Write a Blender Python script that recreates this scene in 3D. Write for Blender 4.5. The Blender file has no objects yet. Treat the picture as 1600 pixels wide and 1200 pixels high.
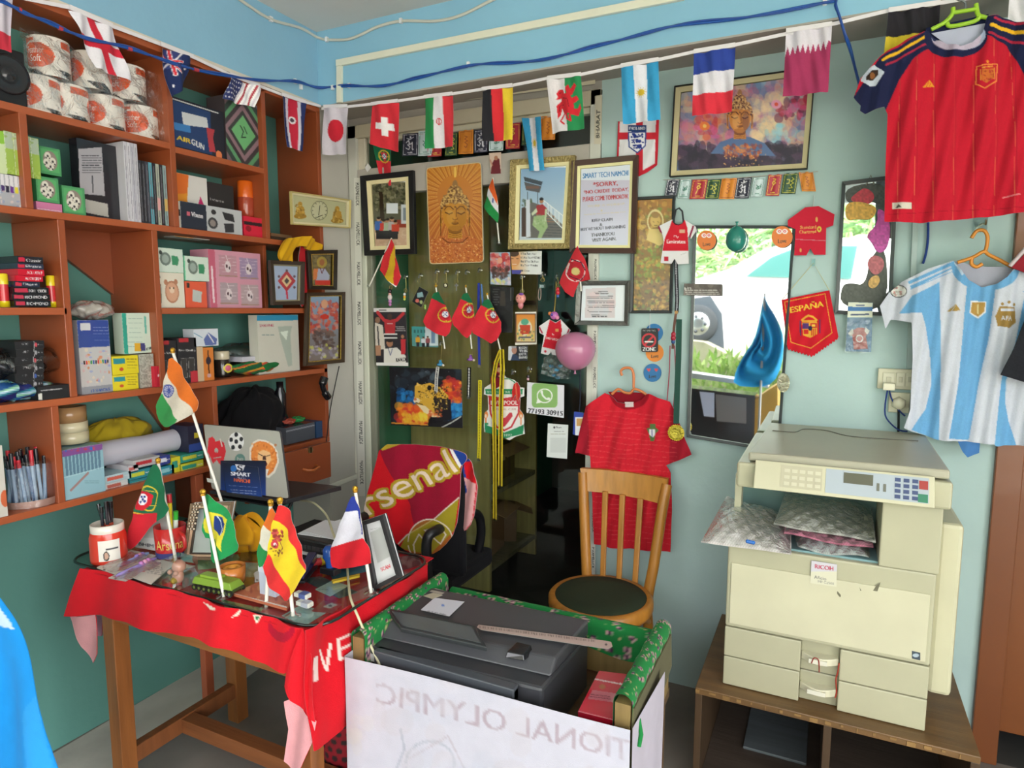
import bpy,math,random
import numpy as np
from mathutils import Vector,noise as mnoise
SC=bpy.context.scene
COLL=SC.collection
PI=math.pi
# ---------------------------------------------------------------- camera
FPX,PITCH,ROLL,YAW,EYE=1025.1,0.113834,0.001502,0.451058,1.55
_F=np.array([-math.sin(YAW)*math.cos(PITCH),math.cos(YAW)*math.cos(PITCH),-math.sin(PITCH)])
_R0=np.array([math.cos(YAW),math.sin(YAW),0.0]);_U0=np.cross(_R0,_F)
_R=math.cos(ROLL)*_R0+math.sin(ROLL)*_U0;_U=-math.sin(ROLL)*_R0+math.cos(ROLL)*_U0
cam=bpy.data.cameras.new('camera');camo=bpy.data.objects.new('camera',cam);COLL.objects.link(camo)
cam.sensor_fit='HORIZONTAL';cam.sensor_width=36.0;cam.lens=FPX/1600*36.0;cam.clip_start=0.02;cam.clip_end=200
from mathutils import Matrix
camo.matrix_world=Matrix(((_R[0],_U[0],-_F[0],0),(_R[1],_U[1],-_F[1],0),(_R[2],_U[2],-_F[2],EYE),(0,0,0,1)))
SC.camera=camo
vs=SC.view_settings;vs.view_transform='Standard';vs.look='None';vs.gamma=1.0;vs.use_curve_mapping=False
vs.exposure=EXPOSURE=2.08
# ---------------------------------------------------------------- sky, sun
wd=bpy.data.worlds.new('sky');SC.world=wd;wd.use_nodes=True
_n=wd.node_tree.nodes;_l=wd.node_tree.links
_sky=_n.new('ShaderNodeTexSky');_sky.sky_type='NISHITA';_sky.sun_disc=False
_sky.sun_elevation=math.radians(55);_sky.sun_rotation=math.radians(60);_sky.dust_density=3.0
_mx=_n.new('ShaderNodeMix');_mx.data_type='RGBA';_mx.inputs[0].default_value=.65;_mx.inputs[7].default_value=(7.6,7.2,6.9,1);_l.new(_sky.outputs[0],_mx.inputs[6]);_l.new(_mx.outputs[2],_n['Background'].inputs[0]);_n['Background'].inputs[1].default_value=0.28
sun=bpy.data.lights.new('sun','SUN');sun.energy=2.2;sun.angle=0.02;sun.color=(1,.95,.88)
suno=bpy.data.objects.new('sun',sun);COLL.objects.link(suno);suno.rotation_euler=(math.radians(-38),math.radians(24),0)
po=bpy.data.lights.new('front_opening','AREA');po.shape='RECTANGLE';po.size=6.2;po.size_y=2.5
po.cycles.is_portal=True
poo=bpy.data.objects.new('front_opening',po);COLL.objects.link(poo);poo.location=(.0,-1.55,1.25);poo.rotation_euler=(math.radians(90),0,0)
pp2=bpy.data.lights.new('added_side_opening','AREA');pp2.shape='RECTANGLE';pp2.size=2.5;pp2.size_y=2.3;pp2.cycles.is_portal=True  # portal for a side opening added to light the left wall
ppo=bpy.data.objects.new('added_side_opening',pp2);COLL.objects.link(ppo);ppo.location=(2.45,-.4,1.25);ppo.rotation_euler=(0,math.radians(90),0)
def ray(x,y): return _F*FPX+_R*(x-800)+_U*(600-y)
def P(x,y,X=None,Y=None,Z=None):
    """the point of a wall, shelf or table plane that the photograph shows at (x, y)"""
    d=ray(x,y)
    t=X/d[0] if X is not None else Y/d[1] if Y is not None else (Z-EYE)/d[2]
    return np.array([0,0,EYE])+t*d
def PV(xy,X=None,Y=None,Z=None):
    xy=np.asarray(xy,float)
    d=_F[None]*FPX+_R[None]*(xy[:,:1]-800)+_U[None]*(600-xy[:,1:2])
    t=X/d[:,0] if X is not None else Y/d[:,1] if Y is not None else (Z-EYE)/d[:,2]
    return np.array([0,0,EYE])+t[:,None]*d
def lin(c):
    if isinstance(c,str): c=[int(c[i:i+2],16)/255 for i in (0,2,4)]
    return tuple(c)
# ---------------------------------------------------------------- materials (all procedural; the paint colour is the mesh's own 'Col')
MATS={}
def material(name,rough=.5,metal=0.0,bump=0.0,bscale=60,var=0.06,vscale=6,stretch=None,coat=0,sheen=0,spec=.5,tint=None):
    m=bpy.data.materials.new(name);m.use_nodes=True;nt=m.node_tree;n,l=nt.nodes,nt.links
    b=n['Principled BSDF'];b.inputs['Roughness'].default_value=rough;b.inputs['Metallic'].default_value=metal
    b.inputs['Coat Weight'].default_value=coat;b.inputs['Sheen Weight'].default_value=sheen;b.inputs['Specular IOR Level'].default_value=spec
    a=n.new('ShaderNodeAttribute');a.attribute_name='Col'
    tc=n.new('ShaderNodeTexCoord');mp=n.new('ShaderNodeMapping');l.new(tc.outputs['Object'],mp.inputs[0])
    if stretch: mp.inputs['Scale'].default_value=stretch
    nz=n.new('ShaderNodeTexNoise');nz.inputs['Scale'].default_value=vscale;nz.inputs['Detail'].default_value=5;l.new(mp.outputs[0],nz.inputs[0])
    mr=n.new('ShaderNodeMapRange');mr.inputs[1].default_value=.25;mr.inputs[2].default_value=.75;mr.inputs[3].default_value=1-var;mr.inputs[4].default_value=1+var
    l.new(nz.outputs[0],mr.inputs[0])
    mx=n.new('ShaderNodeVectorMath');mx.operation='SCALE';l.new(a.outputs['Color'],mx.inputs[0]);l.new(mr.outputs[0],mx.inputs['Scale'])
    l.new(mx.outputs[0],b.inputs['Base Color'])
    if bump:
        n2=n.new('ShaderNodeTexNoise');n2.inputs['Scale'].default_value=bscale;n2.inputs['Detail'].default_value=3;l.new(mp.outputs[0],n2.inputs[0])
        bp=n.new('ShaderNodeBump');bp.inputs['Strength'].default_value=bump;bp.inputs['Distance'].default_value=.01
        l.new(n2.outputs[0],bp.inputs['Height']);l.new(bp.outputs[0],b.inputs['Normal'])
    MATS[name]=m;return m
material('plastic',.38);material('matte',.85,var=.05);material('card',.55,var=.03,vscale=12)
material('print',.45,var=.015,vscale=20);material('gloss',.18,coat=.3,var=.02);material('photo_gloss',.22,var=.02,coat=.25)
material('cloth',.95,bump=.15,bscale=500,var=.04,vscale=25,sheen=.04,spec=.2)
material('towel',.98,bump=.3,bscale=350,var=.04,vscale=30,sheen=.04,spec=.1)
material('metal',.28,metal=1.0,var=.04);material('gold',.34,metal=.8,var=.3,vscale=90,bump=.7,bscale=160)
material('wood',.45,bump=.12,bscale=8,var=.22,vscale=3,stretch=(12,12,1.2),coat=.15)
material('woodx',.5,bump=.12,bscale=8,var=.25,vscale=3,stretch=(1.2,12,12),coat=.1)
material('shelf_paint',.42,bump=.08,bscale=10,var=.09,vscale=3,coat=.2)
material('wall',.75,bump=.12,bscale=30,var=.07,vscale=2.2);material('floor',.7,bump=.25,bscale=14,var=.35,vscale=2.6)
material('leaf',.6,var=.3,vscale=3);material('foil',.25,metal=.6,bump=.6,bscale=40,var=.2)
def clear(name,col,fac,rough=.05,bump=0,bscale=30,gz=.6):
    m=bpy.data.materials.new(name);m.use_nodes=True;nt=m.node_tree;n,l=nt.nodes,nt.links
    for q in list(n): n.remove(q)
    o=n.new('ShaderNodeOutputMaterial');t=n.new('ShaderNodeBsdfTransparent');t.inputs[0].default_value=(*col,1)
    g=n.new('ShaderNodeBsdfGlossy');g.inputs['Roughness'].default_value=rough;g.inputs['Color'].default_value=(.9,.95,.95,1)
    lw=n.new('ShaderNodeLayerWeight');lw.inputs[0].default_value=.25
    mr=n.new('ShaderNodeMapRange');mr.inputs[3].default_value=fac;mr.inputs[4].default_value=min(1,fac+gz);l.new(lw.outputs[0],mr.inputs[0])
    if bump:
        tc=n.new('ShaderNodeTexCoord');nz=n.new('ShaderNodeTexNoise');nz.inputs['Scale'].default_value=bscale;nz.inputs['Detail'].default_value=4
        nz.inputs['Distortion'].default_value=1.5;l.new(tc.outputs['Object'],nz.inputs[0])
        bp=n.new('ShaderNodeBump');bp.inputs['Strength'].default_value=bump;bp.inputs['Distance'].default_value=.02
        l.new(nz.outputs[0],bp.inputs['Height']);l.new(bp.outputs[0],g.inputs['Normal']);l.new(bp.outputs[0],lw.inputs['Normal'])
    mx=n.new('ShaderNodeMixShader');l.new(mr.outputs[0],mx.inputs[0]);l.new(t.outputs[0],mx.inputs[1]);l.new(g.outputs[0],mx.inputs[2]);l.new(mx.outputs[0],o.inputs[0])
    MATS[name]=m
clear('glass',(.95,.98,.96),.03,gz=.45);clear('tableglass',(.90,.96,.93),.03,gz=.22);clear('film',(.97,.98,.98),.07,.12,.5,45);clear('clearbox',(.93,.95,.95),.1)
def mirror_mat():
    m=bpy.data.materials.new('mirror');m.use_nodes=True;b=m.node_tree.nodes['Principled BSDF']
    b.inputs['Metallic'].default_value=1;b.inputs['Roughness'].default_value=.02;b.inputs['Base Color'].default_value=(.82,.88,.87,1);MATS['mirror']=m
mirror_mat()
# ---------------------------------------------------------------- canvas: a picture painted by code, later the colours of a fine mesh
_TX={}
def text_tris(s):
    if s not in _TX:
        cu=bpy.data.curves.new('t','FONT');cu.body=s;cu.resolution_u=3
        ob=bpy.data.objects.new('t',cu);COLL.objects.link(ob);bpy.context.view_layer.update()
        dg=bpy.context.evaluated_depsgraph_get();me=ob.evaluated_get(dg).to_mesh();me.calc_loop_triangles()
        v=np.array([q.co[:2] for q in me.vertices]) if len(me.vertices) else np.zeros((0,2))
        t=np.array([q.vertices[:] for q in me.loop_triangles],int).reshape(-1,3)
        ob.to_mesh_clear();bpy.data.objects.remove(ob);bpy.data.curves.remove(cu)
        _TX[s]=(v,t)
    return _TX[s]
class Cv:
    def __init__(s,x0,y0,x1,y1,bg='ffffff',sc=2.0):
        s.x0,s.y0,s.sc=x0-2,y0-2,sc;s.w=int((x1-x0+4)*sc)+1;s.h=int((y1-y0+4)*sc)+1
        s.a=np.empty((s.h,s.w,3));s.a[:]=lin(bg)
        yy,xx=np.mgrid[0:s.h,0:s.w];s.X=xx/sc+s.x0;s.Y=yy/sc+s.y0
    def _win(s,x0,y0,x1,y1):
        f=lambda v,o,m: int(min(max((v-o)*s.sc,0),m))
        return slice(f(y0,s.y0,s.h),f(y1,s.y0,s.h)+2),slice(f(x0,s.x0,s.w),f(x1,s.x0,s.w)+2)
    def put(s,w,m,c,al=1):
        r=s.a[w];r[m]=r[m]*(1-al)+np.array(lin(c))*al
    def rect(s,x0,y0,x1,y1,c,al=1):
        w=s._win(x0,y0,x1,y1);X,Y=s.X[w],s.Y[w];s.put(w,(X >= x0) & (X <= x1) & (Y >= y0) & (Y <= y1),c,al);return s
    def ell(s,cx,cy,rx,ry,c,al=1,rin=0):
        w=s._win(cx-rx,cy-ry,cx+rx,cy+ry);d=((s.X[w]-cx)/rx)**2+((s.Y[w]-cy)/ry)**2
        s.put(w,(d <= 1) & (d >= rin*rin),c,al);return s
    def poly(s,pts,c,al=1):
        p=np.array(pts,float);w=s._win(p[:,0].min(),p[:,1].min(),p[:,0].max(),p[:,1].max())
        s.put(w,inside(s.X[w],s.Y[w],p),c,al);return s
    def line(s,pts,wd,c,al=1):
        for (xa,ya),(xb,yb) in zip(pts[:-1],pts[1:]):
            h=wd/2;w=s._win(min(xa,xb)-h,min(ya,yb)-h,max(xa,xb)+h,max(ya,yb)+h);X,Y=s.X[w]-xa,s.Y[w]-ya
            dx,dy=xb-xa,yb-ya;L=max(1e-9,dx*dx+dy*dy);t=np.clip((X*dx+Y*dy)/L,0,1)
            s.put(w,(X-t*dx)**2+(Y-t*dy)**2 <= h*h,c,al)
        return s
    def text(s,st,x0,y0,x1,y1,h,c,up=None,bold=0,al=1):
        v,t=text_tris(st)
        if not len(v): return s
        lo,hi=v.min(0),v.max(0);q=(v-lo)/np.maximum(hi-lo,1e-6)
        u=np.array([x1-x0,y1-y0]);w=np.array(up if up else (0,-h),float)
        p=np.array([x0,y0])+q[:,:1]*u+q[:,1:]*w
        for dx in ([0] if not bold else [0,bold,-bold]):
            for tr in t:
                a=p[tr]+[dx,0];W=s._win(a[:,0].min(),a[:,1].min(),a[:,0].max(),a[:,1].max());X,Y=s.X[W],s.Y[W]
                if not X.size: continue
                A,B,D=a;e=lambda m,n: (n[0]-m[0])*(Y-m[1])-(n[1]-m[1])*(X-m[0])
                e1,e2,e3=e(A,B),e(B,D),e(D,A);s.put(W,((e1 >= 0) & (e2 >= 0) & (e3 >= 0)) | ((e1 <= 0) & (e2 <= 0) & (e3 <= 0)),c,al)
        return s
    def lines(s,x0,y0,x1,y1,n,c,seed=1,th=.9,slope=0,al=.8):
        r=random.Random(seed)
        for i in range(n):
            y=y0+(i+.5)*(y1-y0)/n;x=x0+r.random()*3
            while x < x1-2:
                L=min(r.uniform(2,7),x1-x);s.line([(x,y+slope*(x-x0)),(x+L,y+slope*(x+L-x0))],th,c,al);x+=L+r.uniform(1.2,2)
        return s
    def blotch(s,cols,n,seed,x0=None,y0=None,x1=None,y1=None,r=(3,9),al=.6):
        g=random.Random(seed);x0=s.x0 if x0 is None else x0;y0=s.y0 if y0 is None else y0
        x1=s.x0+s.w/s.sc if x1 is None else x1;y1=s.y0+s.h/s.sc if y1 is None else y1
        for i in range(n): s.ell(g.uniform(x0,x1),g.uniform(y0,y1),g.uniform(*r),g.uniform(*r),g.choice(cols),al)
        return s
    def grad(s,x0,y0,x1,y1,ca,cb,vert=True):
        w=s._win(x0,y0,x1,y1);t=((s.Y[w]-y0)/(y1-y0) if vert else (s.X[w]-x0)/(x1-x0));t=np.clip(t,0,1)[...,None]
        s.a[w]=np.array(lin(ca))*(1-t)+np.array(lin(cb))*t;return s
    def mix(s,amt=.08,cell=2.0,seed=0):
        rs=np.random.RandomState(seed);k=max(1,int(cell*s.sc));n=rs.rand(s.h//k+2,s.w//k+2);n=np.kron(n,np.ones((k,k)))[:s.h,:s.w]
        s.a*=(1-amt+2*amt*n[...,None]);np.clip(s.a,0,1,out=s.a);return s
    def sample(s,x,y):
        fx=np.clip((x-s.x0)*s.sc,0,s.w-1.001);fy=np.clip((y-s.y0)*s.sc,0,s.h-1.001);i=fx.astype(int);j=fy.astype(int);a=(fx-i)[...,None];b=(fy-j)[...,None]
        A=s.a;return A[j,i]*(1-a)*(1-b)+A[j,i+1]*a*(1-b)+A[j+1,i]*(1-a)*b+A[j+1,i+1]*a*b
def inside(X,Y,p):
    r=np.zeros(X.shape,bool);j=len(p)-1
    for i in range(len(p)):
        xi,yi=p[i];xj,yj=p[j]
        if yi != yj: r ^= ((yi > Y) != (yj > Y)) & (X < (xj-xi)*(Y-yi)/(yj-yi)+xi)
        j=i
    return r
def snap(pts,poly):
    best=np.full(len(pts),1e18);out=pts.copy();n=len(poly)
    for i in range(n):
        a,b=poly[i],poly[(i+1) % n];d=b-a;L=max(1e-12,d@d);t=np.clip(((pts-a)@d)/L,0,1);q=a+t[:,None]*d;dd=((pts-q)**2).sum(1)
        k=dd < best;best[k]=dd[k];out[k]=q[k]
    return out
def smooth_poly(pts,it=2,closed=True):
    p=np.array(pts,float)
    for _ in range(it):
        q=np.roll(p,-1,0);p=np.stack([p*.75+q*.25,p*.25+q*.75],1).reshape(-1,2)
    return p
def circ(cx,cy,rx,ry=None,n=28,a0=0): ry=ry or rx;return [(cx+rx*math.cos(a0+2*PI*i/n),cy+ry*math.sin(a0+2*PI*i/n)) for i in range(n)]
def rrect(x0,y0,x1,y1,r,n=4):
    o=[]
    for cx,cy,a in ((x1-r,y0+r,-90),(x1-r,y1-r,0),(x0+r,y1-r,90),(x0+r,y0+r,180)):
        for i in range(n+1): t=math.radians(a+90*i/n);o.append((cx+r*math.cos(t),cy+r*math.sin(t)))
    return o
# ---------------------------------------------------------------- mesh builder
def srgb2lin(a): a=np.clip(a,0,1);return np.where(a <= .04045,a/12.92,((a+.055)/1.055)**2.4)
class MB:
    def __init__(s): s.v=[];s.c=[];s.fl=[];s.fs=[];s.fm=[];s.sm=[];s.n=0;s.mats=[]
    def _m(s,mat):
        if mat not in s.mats: s.mats.append(mat)
        return s.mats.index(mat)
    def add(s,v,f,col,mat='plastic',smooth=False):
        v=np.asarray(v,float);s.v.append(v);c=np.asarray(lin(col) if not isinstance(col,np.ndarray) else col,float)
        if c.ndim == 1: c=np.tile(c,(len(v),1))
        s.c.append(c);m=s._m(mat)
        if isinstance(f,np.ndarray):
            s.fl.append((f+s.n).ravel());s.fs.append(np.full(len(f),f.shape[1]));k=len(f)
        else:
            s.fl.append(np.array([i for q in f for i in q],int)+s.n);s.fs.append(np.array([len(q) for q in f]));k=len(f)
        s.fm.append(np.full(k,m));s.sm.append(np.full(k,bool(smooth)));s.n+=len(v);return s
    def box(s,a,b,col,mat='plastic',M=None):
        x0,y0,z0=np.minimum(a,b);x1,y1,z1=np.maximum(a,b)
        v=np.array([(x,y,z) for x in (x0,x1) for y in (y0,y1) for z in (z0,z1)])
        if M is not None: v=M(v)
        return s.add(v,np.array([(0,1,3,2),(4,6,7,5),(0,4,5,1),(2,3,7,6),(0,2,6,4),(1,5,7,3)]),col,mat)
    def hexa(s,A,B,col,mat='plastic'):
        """A, B: matching loops of points (bottom/top or front/back)"""
        A=np.asarray(A,float);B=np.asarray(B,float);n=len(A)
        f=[tuple(range(n))[::-1],tuple(range(n,2*n))]+[(i,(i+1) % n,n+(i+1) % n,n+i) for i in range(n)]
        return s.add(np.vstack([A,B]),f,col,mat)
    def tube(s,pts,r,col,mat='plastic',n=8,caps=True):
        pts=[np.asarray(p,float) for p in pts];k=len(pts);rr=r if hasattr(r,'__len__') else [r]*k;v=[];up=None
        for i,p in enumerate(pts):
            d=pts[min(i+1,k-1)]-pts[max(i-1,0)];d=d/max(1e-9,np.linalg.norm(d))
            if up is None: up=np.array([0,0,1.0]) if abs(d[2]) < .9 else np.array([1.0,0,0])
            a=np.cross(d,up);a /= max(1e-9,np.linalg.norm(a));b=np.cross(a,d);up=b
            for j in range(n): t=2*PI*j/n;v.append(p+rr[i]*(math.cos(t)*a+math.sin(t)*b))
        f=[(i*n+j,i*n+(j+1) % n,(i+1)*n+(j+1) % n,(i+1)*n+j) for i in range(k-1) for j in range(n)]
        s.add(v,np.array(f),col,mat,True)
        if caps: s.add(v[:n],[tuple(range(n))[::-1]],col,mat);s.add(v[-n:],[tuple(range(n))],col,mat)
        return s
    def cyl(s,a,b,r,col,mat='plastic',n=20): return s.tube([a,b],r,col,mat,n)
    def lathe(s,c,prof,col,mat='plastic',n=24,ax=(0,0,1),cap=False):
        ax=np.array(ax,float);ax /= np.linalg.norm(ax);t=np.array([1.0,0,0]) if abs(ax[0]) < .9 else np.array([0,1.0,0]);u=np.cross(ax,t);u /= np.linalg.norm(u);w=np.cross(ax,u)
        v=[np.array(c)+h*ax+r*(math.cos(2*PI*j/n)*u+math.sin(2*PI*j/n)*w) for r,h in prof for j in range(n)]
        k=len(prof);f=[(i*n+j,i*n+(j+1) % n,(i+1)*n+(j+1) % n,(i+1)*n+j) for i in range(k-1) for j in range(n)]
        return s.add(v,np.array(f),col,mat,True)
    def ball(s,c,r,col,mat='plastic',n=20,m=12,sq=(1,1,1)):
        v=[np.array(c)+np.array(sq)*r*np.array([math.sin(PI*i/m)*math.cos(2*PI*j/n),math.sin(PI*i/m)*math.sin(2*PI*j/n),math.cos(PI*i/m)]) for i in range(m+1) for j in range(n)]
        f=[(i*n+j,(i+1)*n+j,(i+1)*n+(j+1) % n,i*n+(j+1) % n) for i in range(m) for j in range(n)]
        return s.add(v,np.array(f),col,mat,True)
    def grid(s,fn,nu,nv,col,mat='cloth',smooth=True):
        U,V=np.meshgrid(np.linspace(0,1,nu),np.linspace(0,1,nv));v=fn(U.ravel(),V.ravel())
        i=np.arange(nu*nv).reshape(nv,nu);f=np.stack([i[:-1,:-1],i[1:,:-1],i[1:,1:],i[:-1,1:]],-1).reshape(-1,4)
        c=col(U.ravel(),V.ravel()) if callable(col) else col
        return s.add(v,f,c,mat,smooth)
    def px(s,outline,cv,step=1.2,disp=None,thick=.0015,mat='print',back='8a8a88',off=0,smooth=True,sides=True,**pl):
        """a sheet lying on a wall/shelf/table plane, outline and picture given in the photograph's frame; it is sampled on a fine mesh"""
        p=np.array(outline,float);x0,y0=p.min(0);x1,y1=p.max(0);nx=max(2,int((x1-x0)/step)+1);ny=max(2,int((y1-y0)/step)+1)
        gx=np.linspace(x0,x1,nx+1);gy=np.linspace(y0,y1,ny+1);CX,CY=np.meshgrid((gx[1:]+gx[:-1])/2,(gy[1:]+gy[:-1])/2)
        keep=inside(CX,CY,p);idx=np.arange((nx+1)*(ny+1)).reshape(ny+1,nx+1)
        q=np.stack([idx[:-1,:-1],idx[1:,:-1],idx[1:,1:],idx[:-1,1:]],-1)[keep]
        if not len(q): return s
        used=np.unique(q);rm=np.full(idx.size,-1);rm[used]=np.arange(len(used));q=rm[q]
        GX,GY=np.meshgrid(gx,gy);pts=np.stack([GX.ravel()[used],GY.ravel()[used]],1)
        E=np.concatenate([q[:,[0,1]],q[:,[1,2]],q[:,[2,3]],q[:,[3,0]]]);key=np.sort(E,1);_,inv,cnt=np.unique(key[:,0]*10**7+key[:,1],return_inverse=True,return_counts=True)
        bmask=cnt[inv] == 1;be=E[bmask];bv=np.unique(be);pts[bv]=snap(pts[bv],p)
        ax=list(pl)[0];nrm=np.array({'X': (1,0,0),'Y': (0,-1,0),'Z': (0,0,1)}[ax],float);v=PV(pts,**{ax: pl[ax]+nrm.sum()*(thick+off)})-nrm*(thick+off)
        o=np.full(len(v),thick+off)
        if disp is not None: o=o+disp(pts[:,0],pts[:,1])
        fr=v+nrm*o[:,None]
        col=cv.sample(pts[:,0],pts[:,1]) if isinstance(cv,Cv) else np.tile(np.array(lin(cv)),(len(v),1))
        s.add(fr,q,col,mat,smooth)
        if sides and len(p) > 2:
            bb=v+nrm*(off if disp is None else off)
            if disp is not None: bb=v+nrm*(o[:,None]-thick)
            vv=np.vstack([fr,bb]);n=len(fr);e=be;sf=np.stack([e[:,1],e[:,0],e[:,0]+n,e[:,1]+n],1)
            cc=np.tile(np.array(lin(back)),(2*n,1));s.add(vv,np.concatenate([sf,q[:,::-1]+n]),cc,mat,False)
        return s
    def build(s,name,parent=None,origin=None,bevel=0,solid=0):
        v=np.vstack(s.v);c=np.vstack(s.c)
        if parent is not None: o=np.array(parent['_o']) if '_o' in parent else np.zeros(3)
        elif origin is not None: o=np.array(origin,float)
        else: lo,hi=v.min(0),v.max(0);o=np.array([(lo[0]+hi[0])/2,(lo[1]+hi[1])/2,lo[2]])
        me=bpy.data.meshes.new(name);me.vertices.add(len(v));me.vertices.foreach_set('co',(v-o).ravel())
        fl=np.concatenate(s.fl);fs=np.concatenate(s.fs);me.loops.add(len(fl));me.loops.foreach_set('vertex_index',fl.astype(np.int32))
        me.polygons.add(len(fs));me.polygons.foreach_set('loop_start',np.concatenate([[0],np.cumsum(fs)[:-1]]).astype(np.int32))
        me.polygons.foreach_set('material_index',np.concatenate(s.fm).astype(np.int32));me.polygons.foreach_set('use_smooth',np.concatenate(s.sm))
        at=me.color_attributes.new('Col','FLOAT_COLOR','POINT');at.data.foreach_set('color',np.hstack([srgb2lin(c),np.ones((len(c),1))]).ravel())
        me.update(calc_edges=True);me.validate()
        for m in s.mats: me.materials.append(MATS[m])
        ob=bpy.data.objects.new(name,me);COLL.objects.link(ob)
        if parent is not None: ob.parent=parent
        else: ob.location=o
        ob['_o']=[float(q) for q in o]
        if bevel:
            b=ob.modifiers.new('bevel','BEVEL');b.width=bevel;b.segments=2;b.limit_method='ANGLE';b.angle_limit=math.radians(40);b.harden_normals=False
        return ob
def thing(name,label,cat,loc,group=None):
    o=bpy.data.objects.new(name,None);COLL.objects.link(o);o.empty_display_size=.05;o.location=tuple(float(q) for q in loc);o['_o']=[float(q) for q in loc]
    return tag(o,label,cat,group)
def tag(o,label,cat,group=None):
    o['label']=label;o['category']=cat
    if group: o['group']=group
    return o
def struct(o): o['kind']='structure';return o
def wav(*ks):
    return lambda x,y: sum(a*np.sin(x*fx+y*fy+p) for a,fx,fy,p in ks)
# ================================================================ the room
YB,XS,XL,YBM,ZC=2.615,-2.14,-2.39,2.405,2.78
YO,XR=-1.5,2.3
def slab(name,parts,parent=None,bevel=0):
    m=MB()
    for a,b,c,mt in parts: m.box(a,b,c,mt)
    o=m.build(name,parent,bevel=bevel)
    return struct(o) if parent is None else o
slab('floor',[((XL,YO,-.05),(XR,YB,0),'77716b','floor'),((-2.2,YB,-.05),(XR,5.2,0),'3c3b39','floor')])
m=MB()
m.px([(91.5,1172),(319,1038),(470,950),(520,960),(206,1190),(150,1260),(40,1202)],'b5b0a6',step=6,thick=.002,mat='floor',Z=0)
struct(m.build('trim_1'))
slab('wall_left',[((XL-.15,YO,0),(XL,YB,2.46),'588d83','wall')])
slab('trim_2',[((XL-.15,YO,2.46),(XS,YB,ZC),'8abad4','wall')])
B1,B2='b0c9c8','b3ccd4'
slab('wall_back',[((-.87,YB,0),(.51,YB+.12,2.46),B1,'wall'),((.51,YB,2.12),(1.42,YB+.12,2.46),B1,'wall'),((1.42,YB,0),(XR,YB+.12,2.46),B1,'wall'),
     ((XL-.1,YB,0),(-2.142,YB+.12,ZC),'b5b3ab','wall'),((-2.142,YB,2.42),(-.87,YB+.12,2.46),'a9a39b','wall'),((-2.142,YB,2.46),(XR,YB+.12,ZC),'a9a39b','wall')])
m=MB()
m.box((XS,YBM,2.462),(XR,YB,ZC),'8cc0da','wall');m.box((XS,YBM,2.455),(XR,YB,2.462),'a9a39b','wall')
struct(m.build('trim_3'))
slab('trim_4',[((XL,2.41,0),(-2.147,YB,2.46),'bab8b0','wall')])
slab('ceiling',[((XL-.15,YO,ZC),(XR,YB+.12,ZC+.15),'dcdcd6','wall')])
slab('wall_right',[((XR,.7,0),(XR+.12,YB+.12,ZC),'a9c6cc','wall')])  # unseen wall, cut short so added side daylight reaches the left wall
slab('added_header',[((XL-.15,YO-.1,2.5),(XR+.12,YO,ZC+.15),'b9c4c4','wall'),((XR,YO,2.5),(XR+.12,.7,ZC),'b9c4c4','wall')])  # unseen header added over the openings so high daylight misses the upper niches
m=MB()
for a,b in (((556,180),(559,738)),((513,757),(560,739))):
    p,q=P(*a,X=-2.147),P(*b,X=-2.147);n=np.array([.012,0,0]);w=np.array([0,0,.022]) if abs(p[2]-q[2]) < .3 else np.array([0,.022,0])
    m.hexa([p,q,q+w*[1,-1,-1],p+w*[1,-1,-1]],[p+n,q+n,q+w*[1,-1,-1]+n,p+w*[1,-1,-1]+n],'d6d7c9','plastic')
struct(m.build('trim_5',bevel=.003))
m=MB()
def bar(m,pa,pb,w,d,col,mat,vert,**pl):
    p,q=P(*pa,**pl),P(*pb,**pl);o=np.array([w,0,0]) if vert else np.array([0,0,-w]);n=np.array([0,-d,0])
    m.hexa([p,q,q+o,p+o],[p+n,q+n,q+o+n,p+o+n],col,mat)
bar(m,(528.5,96),(528.5,162),.028,.014,'e6e6d2','plastic',True,Y=YBM);bar(m,(528,95),(1070,-12),.028,.016,'e6e6d2','plastic',False,Y=YBM)
struct(m.build('trim_6',bevel=.002))
# ---- aluminium shop partition with dark glass (door_1)
YG=2.6
D1=thing('door_1','aluminium framed glass partition','door',(-1.5,YB+.02,0));del D1['label'];del D1['category'];struct(D1)
xl,xr=-2.142,-.868
m=MB();sil='b9b8b0'
m.box((xl,2.60,0),(xl+.05,2.66,2.42),'c6c6bd','plastic');m.box((xr-.045,2.60,0),(xr,2.66,2.42),'cfd0c6','plastic')
m.box((xl,2.60,2.36),(xr,2.66,2.42),'c9bfa8','plastic');m.box((xl+.05,2.605,2.09),(xr,2.65,2.215),'b3aca4','plastic')
m.box((xl+.05,2.612,0),(xl+.085,2.65,2.1),'d9dccb','plastic');m.box((xl+.11,2.616,2.335),(xr-.05,2.65,2.36),'cdc7b2','plastic')
m.box((xl+.085,2.618,0),(xl+.115,2.65,2.1),'8e9080','plastic');m.box((xl+.05,2.616,2.215),(xl+.09,2.65,2.36),'d8d0bd','plastic')
m.build('frame',D1,bevel=.003)
def film_strip(pts,word,n,vert,c='d8d8cf',ink='2a2a2a'):
    """printed protective film left on the aluminium, maker's name repeated along it"""
    p=np.array(pts,float);cv=Cv(*p.min(0),*p.max(0),bg=c,sc=3);a,b=(p[0]+p[1])/2,(p[2]+p[3])/2;w=np.linalg.norm(p[0]-p[1])
    for i in range(n):
        s,e=a+(b-a)*(i+.12)/n,a+(b-a)*(i+.7)/n;d=(b-a)/np.linalg.norm(b-a)
        nn=np.array([d[1],-d[0]])*w*.5;st,en=s-nn/2,e-nn/2
        cv.text(word,*st,*en,1,ink,up=tuple(nn),bold=.15)
    m=MB();m.px(pts,cv,step=.9,thick=.001,mat='print',Y=2.599);return m
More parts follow.
